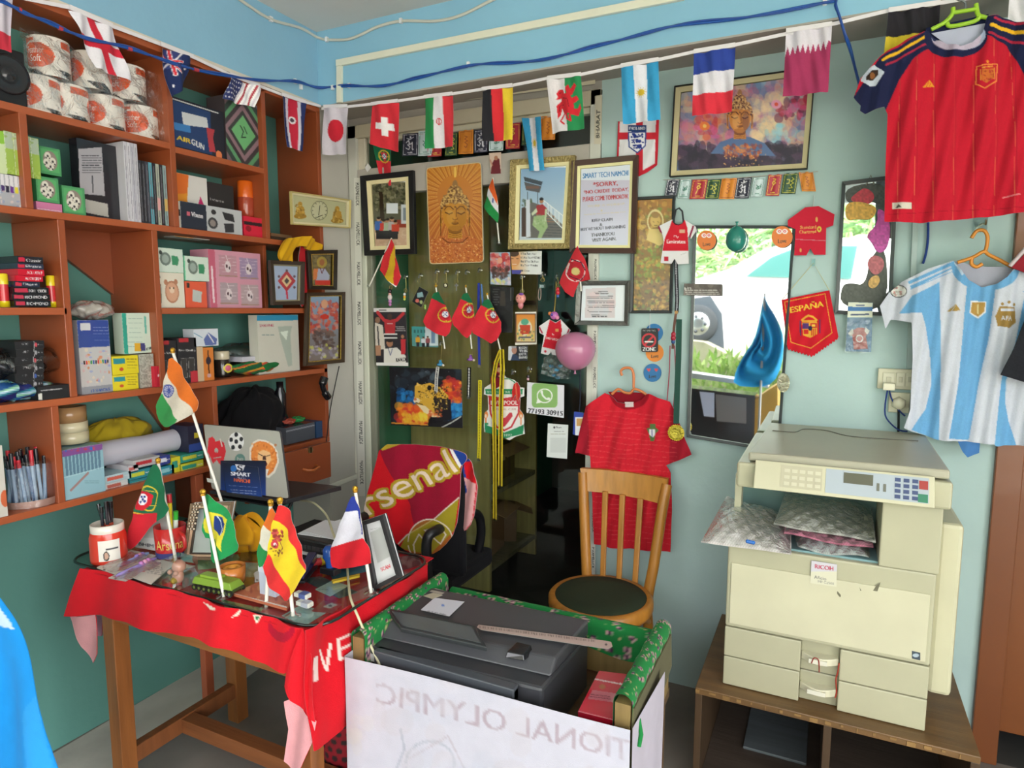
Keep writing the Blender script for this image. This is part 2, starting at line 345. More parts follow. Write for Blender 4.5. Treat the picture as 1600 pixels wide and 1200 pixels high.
film_strip([(569,166),(569,177),(930,131),(930,118)],'JAYKESH',5,False,'cfc5ae').build('film_tape',D1)
film_strip([(553,278),(563,278),(571,775),(560,775)],'MAXMELLICK',8,True).build('film_tape',D1)
film_strip([(927,398),(934,398),(930,905),(923,905)],'MAXMELLICK',9,True).build('film_tape',D1)
film_strip([(928,225),(939,225),(941,148),(930,150)],'BHARAT',1,True,'cfc8b4').build('film_tape',D1)
m=MB();m.box((xl+.09,2.632,2.21),(xr-.05,2.636,2.34),'ffffff','glass');m.build('transom_glass',D1)
m=MB();m.box((xl+.11,2.630,0.02),(xr-.045,2.634,2.095),'ffffff','glass');m.build('door_glass',D1)
# ---- the unlit back room behind the glass
slab('wall_2',[((-2.25,YB+.12,0),(-2.13,5.2,2.8),'4f9472','wall'),((-2.25,5.2,0),(XR,5.3,2.8),'6b675c','wall'),((-.8,YB+.12,0),(-.7,5.2,2.8),'55584f','wall'),((.40,YB+.12,0),(.46,3.5,2.8),'8c9494','wall'),((.40,3.5,0),(1.9,3.6,2.8),'8c9494','wall'),((1.84,YB+.12,0),(1.9,3.5,2.8),'8c9494','wall'),((.46,YB+.12,2.5),(1.84,3.5,2.8),'8c9494','wall')])  # walls and ceiling behind the brown door are added to darken its gap
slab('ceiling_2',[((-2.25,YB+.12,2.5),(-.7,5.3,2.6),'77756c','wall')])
rk=thing('storage_rack','olive painted wooden storage rack standing behind the glass partition','shelf',(-1.87,3.1,0))
OL='b3a468'
m=MB();m.box((-2.12,3.06,0),(-1.617,3.085,2.3),OL,'wood');m.build('side_panel',rk);m=MB();m.box((-2.12,3.68,0),(-1.617,3.7,2.3),OL,'wood');m.build('side_panel',rk)
for z in (.13,.55,1.05,1.6): m=MB();m.box((-2.12,3.085,z-.025),(-1.62,3.68,z),'7d7757','woodx');m.build('rack_shelf',rk)
m=MB();m.box((-2.125,3.085,0),(-2.12,3.68,2.3),'5d5a40','wood');m.build('back_panel',rk)
def carton(loc,sz,rot,label,col='8f6b48'):
    t=thing('cardboard_box',label,'box',loc,'cartons on the storage rack');c,s_=math.cos(rot),math.sin(rot)
    M=lambda v: np.array(loc)+np.stack([v[:,0]*c-v[:,1]*s_,v[:,0]*s_+v[:,1]*c,v[:,2]],1);x,y,z=sz
    m=MB();m.box((-x/2,-y/2,0),(x/2,y/2,z),col,'card',M);m.box((-x/2-.001,-.02,z-.09),(x/2+.001,.02,z+.001),'b59a70','card',M);m.build('carton_body',t,bevel=.003)
    m=MB();m.hexa(M(np.array([(x/2,-y/2,z),(x/2,y/2,z),(x/2+.1,y/2,z-.03),(x/2+.1,-y/2,z-.03)])),M(np.array([(x/2,-y/2,z+.003),(x/2,y/2,z+.003),(x/2+.1,y/2,z-.027),(x/2+.1,-y/2,z-.027)])),'a58460','card');m.build('flap',t)
carton((-1.85,3.3,.13),(.3,.24,.28),.1,'brown cardboard carton on the lowest board of the olive rack');carton((-1.83,3.55,.13),(.25,.2,.2),.5,'smaller open carton at the far end of the olive rack','7f6248')
carton((-1.85,3.4,.55),(.3,.3,.2),0,'dark carton on the second board of the olive rack','4b3a2c');carton((-1.4,4.6,0),(.4,.3,.35),.3,'dim carton on the back room floor beyond the rack','5a4a3a')
# ---- brown door at the right end (door_2)
D2=thing('door_2','x','x',(.95,YB,0));del D2['label'];del D2['category'];struct(D2)
BR='7a4320'
m=MB();m.box((.51,YB-.02,0),(.585,YB+.14,2.12),BR,'shelf_paint');m.box((1.345,YB-.02,0),(1.42,YB+.14,2.12),BR,'shelf_paint');m.box((.585,YB-.02,2.05),(1.345,YB+.14,2.12),BR,'shelf_paint');m.build('frame',D2,bevel=.003)
m=MB();m.box((.585,YB+.05,.09),(1.345,YB+.09,2.05),'80471f','shelf_paint')
for z in (.25,1.15): m.box((.70,YB+.04,z),(1.23,YB+.05,z+.75),'8a4d22','shelf_paint')
m.build('leaf',D2,bevel=.004)
# ================================================================ built-in shelf unit on the left wall
SH=thing('wall_shelf','orange-brown painted wall shelf of open boxes filling the left wall','shelf',(-2.26,1.6,.9))
OC='a65530';OD='984c2a'
def board(y0,y1,z,th=.022,x0=XL+.002,x1=XS,z1=None):
    z1=z if z1 is None else z1
    m=MB();A=[(x0,y0,z-th),(x1,y0,z-th),(x1,y1,z1-th),(x0,y1,z1-th)];m.hexa(A,[(a,b,c+th) for a,b,c in A],OC,'shelf_paint');m.build('shelf_board',SH,bevel=.002)
def upr(y,z0,z1,th=.022,x1=XS): m=MB();m.box((XL+.002,y,z0),(x1,y+th,z1),OD,'shelf_paint');m.build('divider',SH,bevel=.002)
YS0,YS1=.35,2.41
board(YS0,YS1,2.46,.028);board(YS0,1.636,2.133);board(1.656,2.066,2.125);board(YS0,YS1,1.842);board(YS0,1.245,1.552);board(1.56,2.30,1.552)
board(YS0,YS1,1.272);board(YS0,1.78,.945);board(1.78,YS1,.94)
upr(1.15,1.842,2.112);upr(1.635,1.842,2.44);upr(2.065,1.842,2.44);upr(2.388,.94,2.44);upr(1.235,1.272,1.82);upr(1.545,1.272,1.82);upr(1.175,.945,1.25);upr(1.76,.70,1.25)
upr(.36,.945,2.44);upr(1.50,.55,.925);upr(2.10,1.552,1.82,.018,XS-.06)
m=MB();m.box((XL+.002,1.52,.55),(XS-.005,1.76,.57),OD,'shelf_paint');m.build('shelf_board',SH)
def gusset(y0,z0,y1,z1,y2,z2):
    m=MB();m.hexa([(XL+.004,y0,z0),(XL+.004,y1,z1),(XL+.004,y2,z2)],[(XL+.022,y0,z0),(XL+.022,y1,z1),(XL+.022,y2,z2)],'8a4526','shelf_paint');m.build('bracket_board',SH)
gusset(1.257,1.82,1.545,1.82,1.545,1.60);gusset(1.6,1.25,1.76,1.25,1.76,1.0)
m=MB();m.box((XS-.03,1.665,0),(XS,1.70,.92),'a8583a','shelf_paint');m.build('leg',SH,bevel=.002)
m=MB();m.box((XS-.004,YS0,2.455),(XS+.006,YS1,2.468),'d8d0c2','shelf_paint');m.build('edge_strip',SH)
dr=MB();xf=-2.02
y0,y1=1.80,P(517,720,X=xf)[1]
z0,z1=P(517,745,X=xf)[2],P(517,690,X=xf)[2]
dr.box((xf-.02,y0,z0),(xf,y1,z1),'8c4526','shelf_paint');dr.box((XL+.02,y0+.01,z0+.01),(xf-.02,y0+.022,z1-.03),OD,'shelf_paint');dr.box((XL+.02,y1-.022,z0+.01),(xf-.02,y1-.01,z1-.03),OD,'shelf_paint');dr.box((XL+.02,y0+.02,z0+.01),(xf-.02,y1-.02,z0+.02),OD,'shelf_paint')
dro=dr.build('drawer',SH,bevel=.002)
k=P(484,703,X=xf+.001);m=MB();m.cyl(k,k+np.array([.006,0,0]),.014,'c8b48c','metal');m.box(k+[.006,-.002,-.012],k+[.009,.002,.012],'4a3a28','metal');m.build('lock',dro)
k=P(484,730,X=xf+.001);m=MB();m.tube([k+[0,-.04,0],k+[.022,-.035,-.004],k+[.025,0,-.01],k+[.022,.035,-.004],k+[0,.04,0]],.006,'b5632f','shelf_paint');m.build('handle',dro)
# ================================================================ pictures and hangings on the back wall and the glass
def inset(q,d):
    q=np.array(q,float);o=[]
    for i in range(4):
        a=q[(i+1) % 4]-q[i];b=q[(i-1) % 4]-q[i];o.append(q[i]+d*a/np.linalg.norm(a)+d*b/np.linalg.norm(b))
    return np.array(o)
def framed(name,label,cat,q,bw,mw,fc,mc,paint,depth=.02,fmat='plastic',ax='Y',at=YG,back=None,bg='ffffff',group=None,step=1.0,edge=None):
    """q: corners TL TR BR BL in the photograph; bw moulding width, mw mount width, in photo pixels"""
    q=np.array(q,float);sgn=-1 if ax == 'Y' else 1;k='XYZ'.index(ax);nv=np.zeros(3);nv[k]=sgn
    b=PV(q,**{ax: at});lo=b.min(0);c=b.mean(0);c[2]=lo[2];t=thing(name,label,cat,c,group)
    i1=inset(q,bw);A=PV(q,**{ax: at});Bn=PV(i1,**{ax: at});m=MB()
    for i in range(4):
        j=(i+1) % 4;m.hexa([A[i],A[j],Bn[j],Bn[i]],[A[i]+nv*depth,A[j]+nv*depth,Bn[j]+nv*depth*.75,Bn[i]+nv*depth*.75],fc,fmat)
    m.build('frame',t,bevel=.0015)
    if edge:
        m=MB();i0=inset(q,bw*.82);E0=PV(i0,**{ax: at})
        for i in range(4): j=(i+1) % 4;m.hexa([E0[i],E0[j],Bn[j],Bn[i]],[E0[i]+nv*(depth*.82),E0[j]+nv*(depth*.82),Bn[j]+nv*(depth*.8),Bn[i]+nv*(depth*.8)],edge,'gold')
        m.build('gilt_edge',t)
    if mw:
        i2=inset(i1,mw);Cn=PV(i2,**{ax: at});m=MB()
        for i in range(4): j=(i+1) % 4;m.hexa([Bn[i],Bn[j],Cn[j],Cn[i]],[Bn[i]+nv*depth*.6,Bn[j]+nv*depth*.6,Cn[j]+nv*depth*.45,Cn[i]+nv*depth*.45],mc,'card')
        m.build('mount',t)
    else: i2=i1
    cv=Cv(*i2.min(0),*i2.max(0),bg=bg)
    if paint: paint(cv,i2)
    m=MB();m.px([tuple(z) for z in i2],cv,step=step,thick=.003,off=depth*.3,mat='photo_gloss',back=bg,**{ax: at});m.build('picture',t)
    return t
def crowd(cv,x0,x1,y,n,cols,h=14,seed=1):
    r=random.Random(seed)
    for i in range(n):
        x=x0+(x1-x0)*(i+.5)/n+r.uniform(-1,1);hh=h*r.uniform(.9,1.1);w=h*.16
        cv.poly([(x-w*.7,y),(x-w*.9,y-hh*.48),(x+w*.9,y-hh*.48),(x+w*.7,y)],'23262e');cv.poly([(x-w*1.2,y-hh*.42),(x-w*1.1,y-hh*.8),(x+w*1.1,y-hh*.8),(x+w*1.2,y-hh*.42)],cols[i % len(cols)])
        cv.ell(x,y-hh*.9,w*.62,h*.1,'b98a6c');cv.ell(x,y-hh*.95,w*.62,h*.06,'1c1816')
# -- group photograph
def pa(cv,q):
    cv.rect(580,290,650,395,'b9a48c');cv.grad(580,285,645,350,'6f6a52','55584a');cv.blotch(['3e4230','8c8766','5a5c40','2d3024','a09a80'],170,3,583,287,640,330,(1,4));cv.rect(604,318,622,334,'dfe6ee')
    cv.poly([(592,300),(598,300),(601,345),(594,345)],'33291f');cv.rect(612,344,642,356,'8b3a2c');cv.rect(627,320,640,350,'c9cfd6');cv.rect(630,325,637,345,'7d8894')
    cv.rect(583,356,645,392,'c9a98f');cv.blotch(['b99a80','d6bca4'],50,5,585,360,640,392,(1,5),.5);crowd(cv,589,622,374,5,['3a69b8','c83a32','a6b39a','b5aeb0','c2402e'],33)
framed('framed_photo','black framed group photograph with cream mount on the glass','picture frame',[(566,276),(649,267),(652,397),(573,400)],8.5,6,'17171b','e9dcae',pa)
# -- woman on temple steps
def pb(cv,q):
    cv.grad(810,262,890,375,'8fb2d6','c6d3dc');cv.poly([(818,276),(848,284),(846,290),(820,283)],'454a54');cv.poly([(819,284),(846,291),(843,301),(822,297)],'5c5a5c');cv.rect(822,291,842,295,'7b5c50')
    cv.line([(824,300),(824,318)],1,'3a3c42');cv.line([(840,301),(840,318)],1,'3a3c42');cv.blotch(['55624e','66705a'],25,2,815,313,835,325,(1,4));cv.poly([(815,325),(822,372),(880,372),(880,352),(850,322),(832,316)],'6d6a68')
    for i in range(8): cv.line([(838+i*1.5,336+i*4.5),(866+i*3,338+i*4.5)],1.3,'9c7460' if i < 3 else '58585c')
    cv.line([(848,312),(881,338)],1.4,'e5ebee');cv.line([(848,326),(880,358)],1.2,'dfe5e8')
    for i in range(13): cv.line([(850+i*2.4,314+i*1.9),(850+i*2.4,327+i*2.4)],.8,'eef2f4')
    cv.poly([(822,312),(828,312),(829,370),(818,372)],'d5dce8');cv.rect(815,325,822,370,'54453f');cv.poly([(834,338),(852,336),(856,354),(850,364),(846,372),(840,372),(843,362),(832,352)],'9fb886')
    cv.poly([(838,321),(848,319),(855,326),(851,336),(838,335)],'a83a40');cv.poly([(838,325),(830,334),(832,337),(840,331)],'ccd6b8');cv.ell(846,314,3,4,'b07e60');cv.ell(846,311,3.2,2.5,'1d1a1a');cv.line([(853,328),(852,345)],3,'bfcca6');cv.blotch(['86a36e','c0cfa8'],16,6,835,340,852,356,(.8,2),.6)
framed('framed_photo','gold carved frame with a photo of a woman in green on temple steps','picture frame',[(800,251),(901,243.5),(892.5,389),(796.5,390)],9,5.5,'b3a06c','ece2ae',pb,fmat='gold')
# -- shop notice
def pc(cv,q):
    cv.rect(900,250,990,285,'dfe6f2');cv.grad(900,282,990,390,'c9c4d8','c3c6dc');s=-.07
    T=lambda st,x0,x1,y,h,c,b=.25: cv.text(st,x0,y,x1,y+s*(x1-x0),h,c,bold=b)
    T('SMART TECH NAMCHI',911,982,279,8,'3d78b8');T('*SORRY,',927,965,293,8,'b0353c',.4);T('*NO CREDIT TODAY,',912,982,304,6.5,'b0353c');T('PLEASE COME TOMMOROW.',911,982,315,7,'b0353c')
    cv.text('WORK IS WORSHIP',918,324,976,320,3.2,'cdbf9d');cv.ell(940,329,1.4,1.4,'cdbf9d');cv.lines(913,333,980,338,1,'cdbf9d',slope=-.07)
    T('KEEP CLAIM',925,957,347,4.5,'3c3a4c');T('&',937,941,353,4,'3c3a4c');T('BUY WITHOUT BARGAINING',908,977,361,4.8,'3c3a4c',.2);T('THANKYOU',924,960,370,5.2,'33313f');T('VISIT AGAIN.',925,963,378,5.2,'33313f')
framed('framed_notice','dark brown framed shop notice about no credit','picture frame',[(895.5,252.5),(999,243),(994.5,396.5),(892,396)],8.5,4.5,'4a3028','ece6ae',pc,step=.8)
# -- embossed golden head board
def buddha(cv,cx,cy,w,h,skin,dark,hair,curl='d9a860',body=None):
    """serene seated-statue head, closed eyes; cx,cy face centre, w,h face half sizes"""
    e=lambda x,y,a,b,c,al=1: cv.ell(cx+x*w,cy+y*h,a*w,b*h,c,al)
    cv.poly([(cx-.45*w,cy+.7*h),(cx+.45*w,cy+.7*h),(cx+.55*w,cy+1.5*h),(cx-.55*w,cy+1.5*h)],skin);e(0,1.0,.52,.25,dark,.5)
    for i in range(3): cv.line([(cx-.45*w,cy+(1.15+.12*i)*h),(cx,cy+(1.22+.12*i)*h),(cx+.45*w,cy+(1.15+.12*i)*h)],.8,dark,.7)
    for sx in (-1,1): cv.poly([(cx+sx*1.0*w,cy-.25*h),(cx+sx*1.18*w,cy-.2*h),(cx+sx*1.12*w,cy+.75*h),(cx+sx*.95*w,cy+.8*h)],skin);cv.line([(cx+sx*1.08*w,cy-.15*h),(cx+sx*1.04*w,cy+.6*h)],w*.06,dark,.8)
    e(0,-.42,1.08,.78,hair);e(0,-1.12,.58,.46,hair);e(0,-1.58,.2,.3,hair);cv.poly([(cx+x*w,cy+y*h) for x,y in ((-.96,-.3),(-.7,-.68),(.7,-.68),(.96,-.3),(.95,.2),(.8,.62),(.5,.93),(.2,1.06),(-.2,1.06),(-.5,.93),(-.8,.62),(-.95,.2))],skin)
    cv.poly([(cx+x*w,cy+y*h) for x,y in ((-1.0,.0),(-.88,-.36),(-.5,-.56),(-.15,-.52),(0,-.44),(.15,-.52),(.5,-.56),(.88,-.36),(1.0,0),(1.1,-.4),(.85,-1.0),(-.85,-1.0),(-1.1,-.4))],hair)
    r=random.Random(5);s_=max(.9,w*.07)
    for i in range(420):
        a,b=r.uniform(-1.08,1.08),r.uniform(-1.75,-.1)
        if ((a/1.06)**2+((b+.42)/.76)**2 < 1 and b < -.53+.42*max(0,abs(a)-.5)/.5 or (a/.56)**2+((b+1.12)/.44)**2 < 1) : cv.ell(cx+a*w,cy+b*h,s_,s_*.9,curl if i % 3 else dark,.75)
    for sx in (-1,1):
        cv.line([(cx+sx*.12*w,cy-.18*h),(cx+sx*.35*w,cy-.36*h),(cx+sx*.62*w,cy-.33*h),(cx+sx*.8*w,cy-.15*h)],w*.06,dark)
        cv.ell(cx+sx*.45*w,cy-.02*h,.26*w,.13*h,curl,.35);cv.line([(cx+sx*.2*w,cy+.02*h),(cx+sx*.45*w,cy+.1*h),(cx+sx*.72*w,cy-.01*h)],w*.085,dark)
    cv.line([(cx+.1*w,cy-.3*h),(cx+.1*w,cy+.3*h)],w*.07,dark,.55);e(0,.36,.2,.1,dark,.6);e(0,.32,.15,.08,skin);e(0,.62,.27,.09,dark,.75);e(0,.6,.2,.035,skin,.6);e(0,-.32,.05,.05,dark);e(-.3,.3,.3,.4,curl,.22);e(.5,.2,.35,.7,dark,.16);e(0,.9,.5,.14,dark,.2)
def pd(cv):
    cv.grad(660,250,760,415,'d08a34','b5653a');cx,cy=711,335
    for i in range(110):
        t=2*PI*i/110;cv.line([(cx+28*math.cos(t),cy-30+32*math.sin(t)),(cx+100*math.cos(t),cy-30+110*math.sin(t))],.9,['e9b860','9c4f24','e0a24a'][i % 3],.7)
    cv.poly([(671,415),(673,378),(695,368),(727,368),(752,376),(756,412)],'c47038');cv.blotch(['e3a860','a34f2e','d98a58','8f4530','f0c27a'],420,8,672,371,755,412,(.5,1.3),.8)
    buddha(cv,711,332,21,27,'c88a30','5f3a1e','9a7448','e0b566');cv.line([(711,262),(711,276)],3,'f3c65c');cv.line([(691,372),(700,379),(722,379),(731,371)],1.5,'6b3c20')
    for sx in (-1,1): cv.line([(711+sx*23,340),(711+sx*22,368)],1,'5f3a1e')
q=[(665.5,262),(752,253),(756,410),(671,413)]
cv=Cv(660,250,760,418);pd(cv)
def round_q(q,r=5,n=3):
    q=np.array(q,float);o=[]
    for i in range(4):
        a,b,c=q[i-1],q[i],q[(i+1) % 4];u=(a-b)/np.linalg.norm(a-b);w=(c-b)/np.linalg.norm(c-b)
        for k in range(n+1): t=k/n;o.append(tuple(b+u*r*(1-t)**2+w*r*t*t))
    return o
t=thing('wall_plaque','tall orange gold plaque of a serene head with radiating lines','plaque',P(713,412,Y=YG))
m=MB();m.px(round_q(q,6),'d7c398',thick=.006,mat='plastic',step=3,Y=YG);m.build('board',t);m=MB();m.px(round_q(inset(q,1.3),5),cv,step=.9,thick=.001,off=.0065,mat='photo_gloss',Y=YG);m.build('picture',t)
# -- golden leaves picture in a thin black frame
def pe(cv,q):
    cv.grad(985,300,1056,490,'a8753a','6d5532');cv.blotch(['c99a44','8d6a34','e0b85a','70502c','6f8a3c','b07838'],520,11,988,310,1055,488,(1,4.5),.55);cv.blotch(['8fae4a','6c8a38'],60,12,990,385,1030,440,(1,4),.5)
    cv.ell(1024,346,13,19,'e8d9a0',.8,.82);cv.ell(1024,345,8,10,'cfa85c');cv.ell(1024,336,6,5,'9a7440');cv.poly([(1010,375),(1014,358),(1034,358),(1040,378),(1030,384)],'d8bc70');cv.line([(1020,346),(1022,347)],.8,'6b4a24');cv.line([(1027,346),(1029,347)],.8,'6b4a24');cv.line([(1022,352),(1027,352)],.8,'6b4a24')
    cv.blotch(['3c2e20'],40,13,988,430,1052,488,(1,2.5),.5)
framed('framed_picture','tall thin black frame with a golden haloed figure among leaves','picture frame',[(989,309),(1056,305.5),(1050.5,489.5),(985,489.5)],4.5,0,'34383a','ffffff',pe,depth=.015,at=2.612)
# -- handwriting in silver frame
def pf(cv,q):
    cv.rect(900,440,990,510,'dfe4ee');cv.poly([(915,451),(962,449),(961,497),(914,497)],'cfc3cc');cv.blotch(['e0c0c8','c6c9d6'],14,3,920,455,955,492,(3,8),.5)
    for i,(a,b) in enumerate(((928,950),(917,958),(917,960),(917,960),(918,958),(924,948))): cv.line([(a,456+i*7.2),(b,455.6+i*7.2)],.6,'35303c');cv.lines(a,456+i*7.2,b,461+i*7.2,1,'35303c',20+i,1.2)
framed('framed_photo','small silver beaded frame holding a handwritten note','picture frame',[(903.5,439.5),(985.5,438.5),(983.5,509),(900,507.5)],7,0,'6d6d6a','ffffff',pf,fmat='foil',depth=.022,at=2.59)
# -- large colourful painting
def pg(cv,q):
    cv.rect(1040,100,1280,280,'5f6f94');C=['d98a78','c9719a','e8b890','6f8cbc','8f7fb4','e6c69a','4f6f9c','b0607c','7fb3cc']
    cv.grad(1060,120,1265,265,'b09ab8','3b3550');cv.blotch(C,420,21,1060,125,1265,240,(4,13),.38)
    cv.blotch(['f0d6a8','e8c69a'],60,22,1175,150,1225,220,(5,12),.3);cv.blotch(['c4424e','e07a52','d8649a'],26,23,1085,180,1120,215,(3,8),.6);cv.ell(1101,197,8,7,'e8783c');cv.ell(1101,197,3,3,'f4c060')
    cv.blotch(['b8324a','d45a8a','6a2c4a'],26,24,1215,150,1262,185,(3,9),.6);cv.ell(1213,163,8,7,'e49ab8');cv.ell(1213,163,3,3,'d8503c');cv.blotch(['7ec0d8','9fd0de'],20,25,1195,195,1235,225,(3,7),.4)
    cv.blotch(['2a2238','3a2a44','4a3350','231c30'],260,26,1058,228,1265,268,(3,10),.55)
    cv.poly([(1110,240),(1125,222),(1148,214),(1172,214),(1195,224),(1212,244)],'566f9c');cv.blotch(['e0884a','c8643c','7a3a44'],90,27,1132,226,1190,246,(1,4),.6);cv.blotch(['f0b06a'],40,28,1130,236,1200,262,(.5,1.4),.8)
    buddha(cv,1156,183,18,23,'d08a4c','4a2a34','a87858','e8bc80');cv.ell(1150,190,6,12,'f0b878',.3);cv.ell(1165,190,5,14,'5a3c50',.3)
framed('painting','large cream framed painting of a calm face among colourful clouds','painting',[(1055.5,137),(1275,107),(1262,265.5),(1047.5,278)],1.8,8,'1f2224','c3b890',pg,depth=.025,at=2.612,bg='c9b68a')
# ---- mirrors
def mirror(label,q,bw,sides,paint=None,tiltd=0):
    A=PV(q,Y=2.612);c=A.mean(0);c[2]=A[:,2].min();t=thing('wall_mirror',label,'mirror',c);i1=PV(inset(q,bw),Y=2.612);m=MB()
    for i in sides:
        j=(i+1) % 4;n=np.array([0,-.018,0]);m.hexa([A[i],A[j],i1[j],i1[i]],[A[i]+n,A[j]+n,i1[j]+n*.8,i1[i]+n*.8],'3d4446','plastic')
    m.build('frame',t,bevel=.001);m=MB();B=i1-[0,.008,0];m.hexa(i1-[0,.002,0],B,'ffffff','mirror');m.build('mirror_glass',t);return t
MQ=[(1085,353),(1243,353),(1218,706),(1074,682)]
mirror('wide mirror on the wall reflecting a white car and greenery',MQ,4.5,(0,1,2,3))
MQ2=[(1315.5,285),(1403,274),(1392,494),(1304,490.5)]
t=mirror('narrow dark framed mirror with painted flowers beside the red jersey',MQ2,6,(0,1,2,3))
_fo=[.0095]
def fl(name,pts,c,tn=.001):
    _fo[0]+=.0012
    cv=Cv(1300,270,1410,500,bg=c);cv.mix(.12,3,len(pts));m=MB();m.px(smooth_poly(pts,2),cv,step=1.6,thick=.0005,off=_fo[0],mat='print',Y=2.612);m.build(name,t)
fl('painted_leaf',[(1320,291),(1390,283),(1388,345),(1378,330),(1372,318),(1350,312),(1322,320)],'4b4f4c');fl('painted_leaf',[(1312,480),(1315,445),(1330,442),(1352,446),(1360,400),(1385,380),(1388,488)],'4b504a')
fl('painted_flower',[(1326,312),(1340,300),(1352,292),(1368,304),(1362,318),(1345,320)],'c4384a');fl('painted_flower',[(1320,320),(1335,314),(1358,318),(1372,326),(1362,344),(1340,342),(1322,345)],'d8a848')
fl('painted_flower',[(1370,325),(1383,330),(1392,352),(1388,388),(1372,398),(1362,378),(1352,368),(1372,350)],'b8489a');fl('painted_flower',[(1354,412),(1362,398),(1380,402),(1382,418),(1372,430),(1362,428)],'b06068');fl('painted_flower',[(1358,435),(1372,428),(1376,440),(1366,452),(1356,448)],'c8a05a')
k=P(1360,284,Y=2.6);m=MB();m.tube([k+[-.012,0,-.01],k+[0,0,.022],k+[.012,0,-.01]],.002,'8a8678','metal');m.build('hanging_ring',t)
# ================================================================ flags
class Fq:
    """paint in the unit square of a flag whose corners TL TR BR BL are q"""
    def __init__(s,q,bg='ffffff',pad=3,sc=2.5):
        s.q=np.array(q,float);s.cv=Cv(*(s.q.min(0)-pad),*(s.q.max(0)+pad),bg=bg,sc=sc)
    def m(s,pts):
        o=[]
        for u,v in pts: a=s.q[0]*(1-u)+s.q[1]*u;b=s.q[3]*(1-u)+s.q[2]*u;o.append(tuple(a*(1-v)+b*v))
        return o
    def p(s,pts,c,al=1): s.cv.poly(s.m(pts),c,al);return s
    def r(s,a,b,c,d,col): return s.p([(a,b),(c,b),(c,d),(a,d)],col)
    def e(s,u,v,ru,rv,c,al=1): return s.p(circ(u,v,ru,rv,20),c,al)
    def l(s,pts,w,c): s.cv.line(s.m(pts),w,c);return s
    def ring(s,u,v,ru,rv,w,c): return s.l([*circ(u,v,ru,rv,20),circ(u,v,ru,rv,20)[0]],w,c)
def vst(f,cols,ws=None):
    n=len(cols);ws=ws or [1/n]*n;a=-.1
    for i,c in enumerate(cols):
        b=(a if i else 0)+ws[i] if i < n-1 else 1.1;f.r(a,-.1,b,1.1,c);a=b
def hst(f,cols,ws=None):
    n=len(cols);ws=ws or [1/n]*n;a=-.1
    for i,c in enumerate(cols):
        b=(a if i else 0)+ws[i] if i < n-1 else 1.1;f.r(-.1,a,1.1,b,c);a=b
RED,GRN,WHT,BLU,YEL='d8323f','2f8a52','e4e2ea','2f4796','e8c63a'
def f_portugal(f,u=.42,v=.4,r=.2,rot=False,asp=1.0):
    (hst if rot else vst)(f,['1f6b48',RED],[.4,.6]);f.ring(u,v,r,r*asp,1.6,'e0c23a');f.e(u,v,r*.8,r*.8*asp,'c42a35',.0);f.l([(u-r,v),(u+r,v)],.9,'e0c23a');f.l([(u,v-r*asp),(u,v+r*asp)],.9,'e0c23a')
    f.p([(u-r*.55,v-r*.65*asp),(u+r*.55,v-r*.65*asp),(u+r*.55,v+r*.2*asp),(u,v+r*.75*asp),(u-r*.55,v+r*.2*asp)],'d02a36');f.e(u,v-r*.05*asp,r*.4,r*.45*asp,'f0eef2')
    for a,b in ((0,0),(.2,.2),(-.2,.2),(.2,-.22),(-.2,-.22)): f.e(u+a*r,v+(b-.05)*r*asp,r*.11,r*.12*asp,'2a3c86')
def f_england(f): f.r(-.1,-.1,1.1,1.1,WHT);f.r(.4,-.1,.6,1.1,'cf2f42');f.r(-.1,.4,1.1,.58,'cf2f42')
def f_swiss(f): f.r(-.1,-.1,1.1,1.1,'d93440');f.r(.4,.3,.6,.72,'f0ecee');f.r(.18,.43,.82,.58,'f0ecee')
def f_iran(f): vst(f,['2e8a50','e2dde4','d23a44']);f.ring(.5,.48,.08,.06,1.3,'cf3a3e');f.l([(.5,.42),(.5,.54)],1.2,'cf3a3e')
def f_germany(f): vst(f,['2b2a30','d8343c','e9c93c'])
def f_japan(f): f.r(-.1,-.1,1.1,1.1,'d6cfdb');f.e(.5,.49,.31,.24,'cf2b3c')
def f_costa(f):
    vst(f,['2c3668','d6d2e0','c22d44','d6d2e0','2c3668'],[.16,.14,.38,.14,.18]);f.e(.45,.42,.14,.075,'eae6ea');f.e(.45,.42,.08,.045,'4a3c4a')
def f_france(f): hst(f,['33489c','e0dde8','dc3848'])
def f_qatar(f):
    f.r(-.1,-.1,1.1,1.1,'a63a62');pts=[(-.1,-.1)]
    pts+=[(-.1,.22)]+[(i/9+(1/18 if k else 0),.22+(0.14 if not k else 0)) for i in range(9) for k in (0,1)]+[(1.1,.3),(1.1,-.1)];f.p(pts,'dcd7e2')
def f_belgium(f): hst(f,['2c2a30','d8c03a','c8323c'],[.42,.45,.2])
def f_argentina(f,flat=False): vst(f,['3f9fd2','e4e4ee','3f9fd2']);f.e(.5,.48,.09,.06,'d8b83c');[f.l([(.5,.48),(.5+.14*math.cos(a*PI/6),.48+.09*math.sin(a*PI/6))],.7,'d8b83c') for a in range(12)]
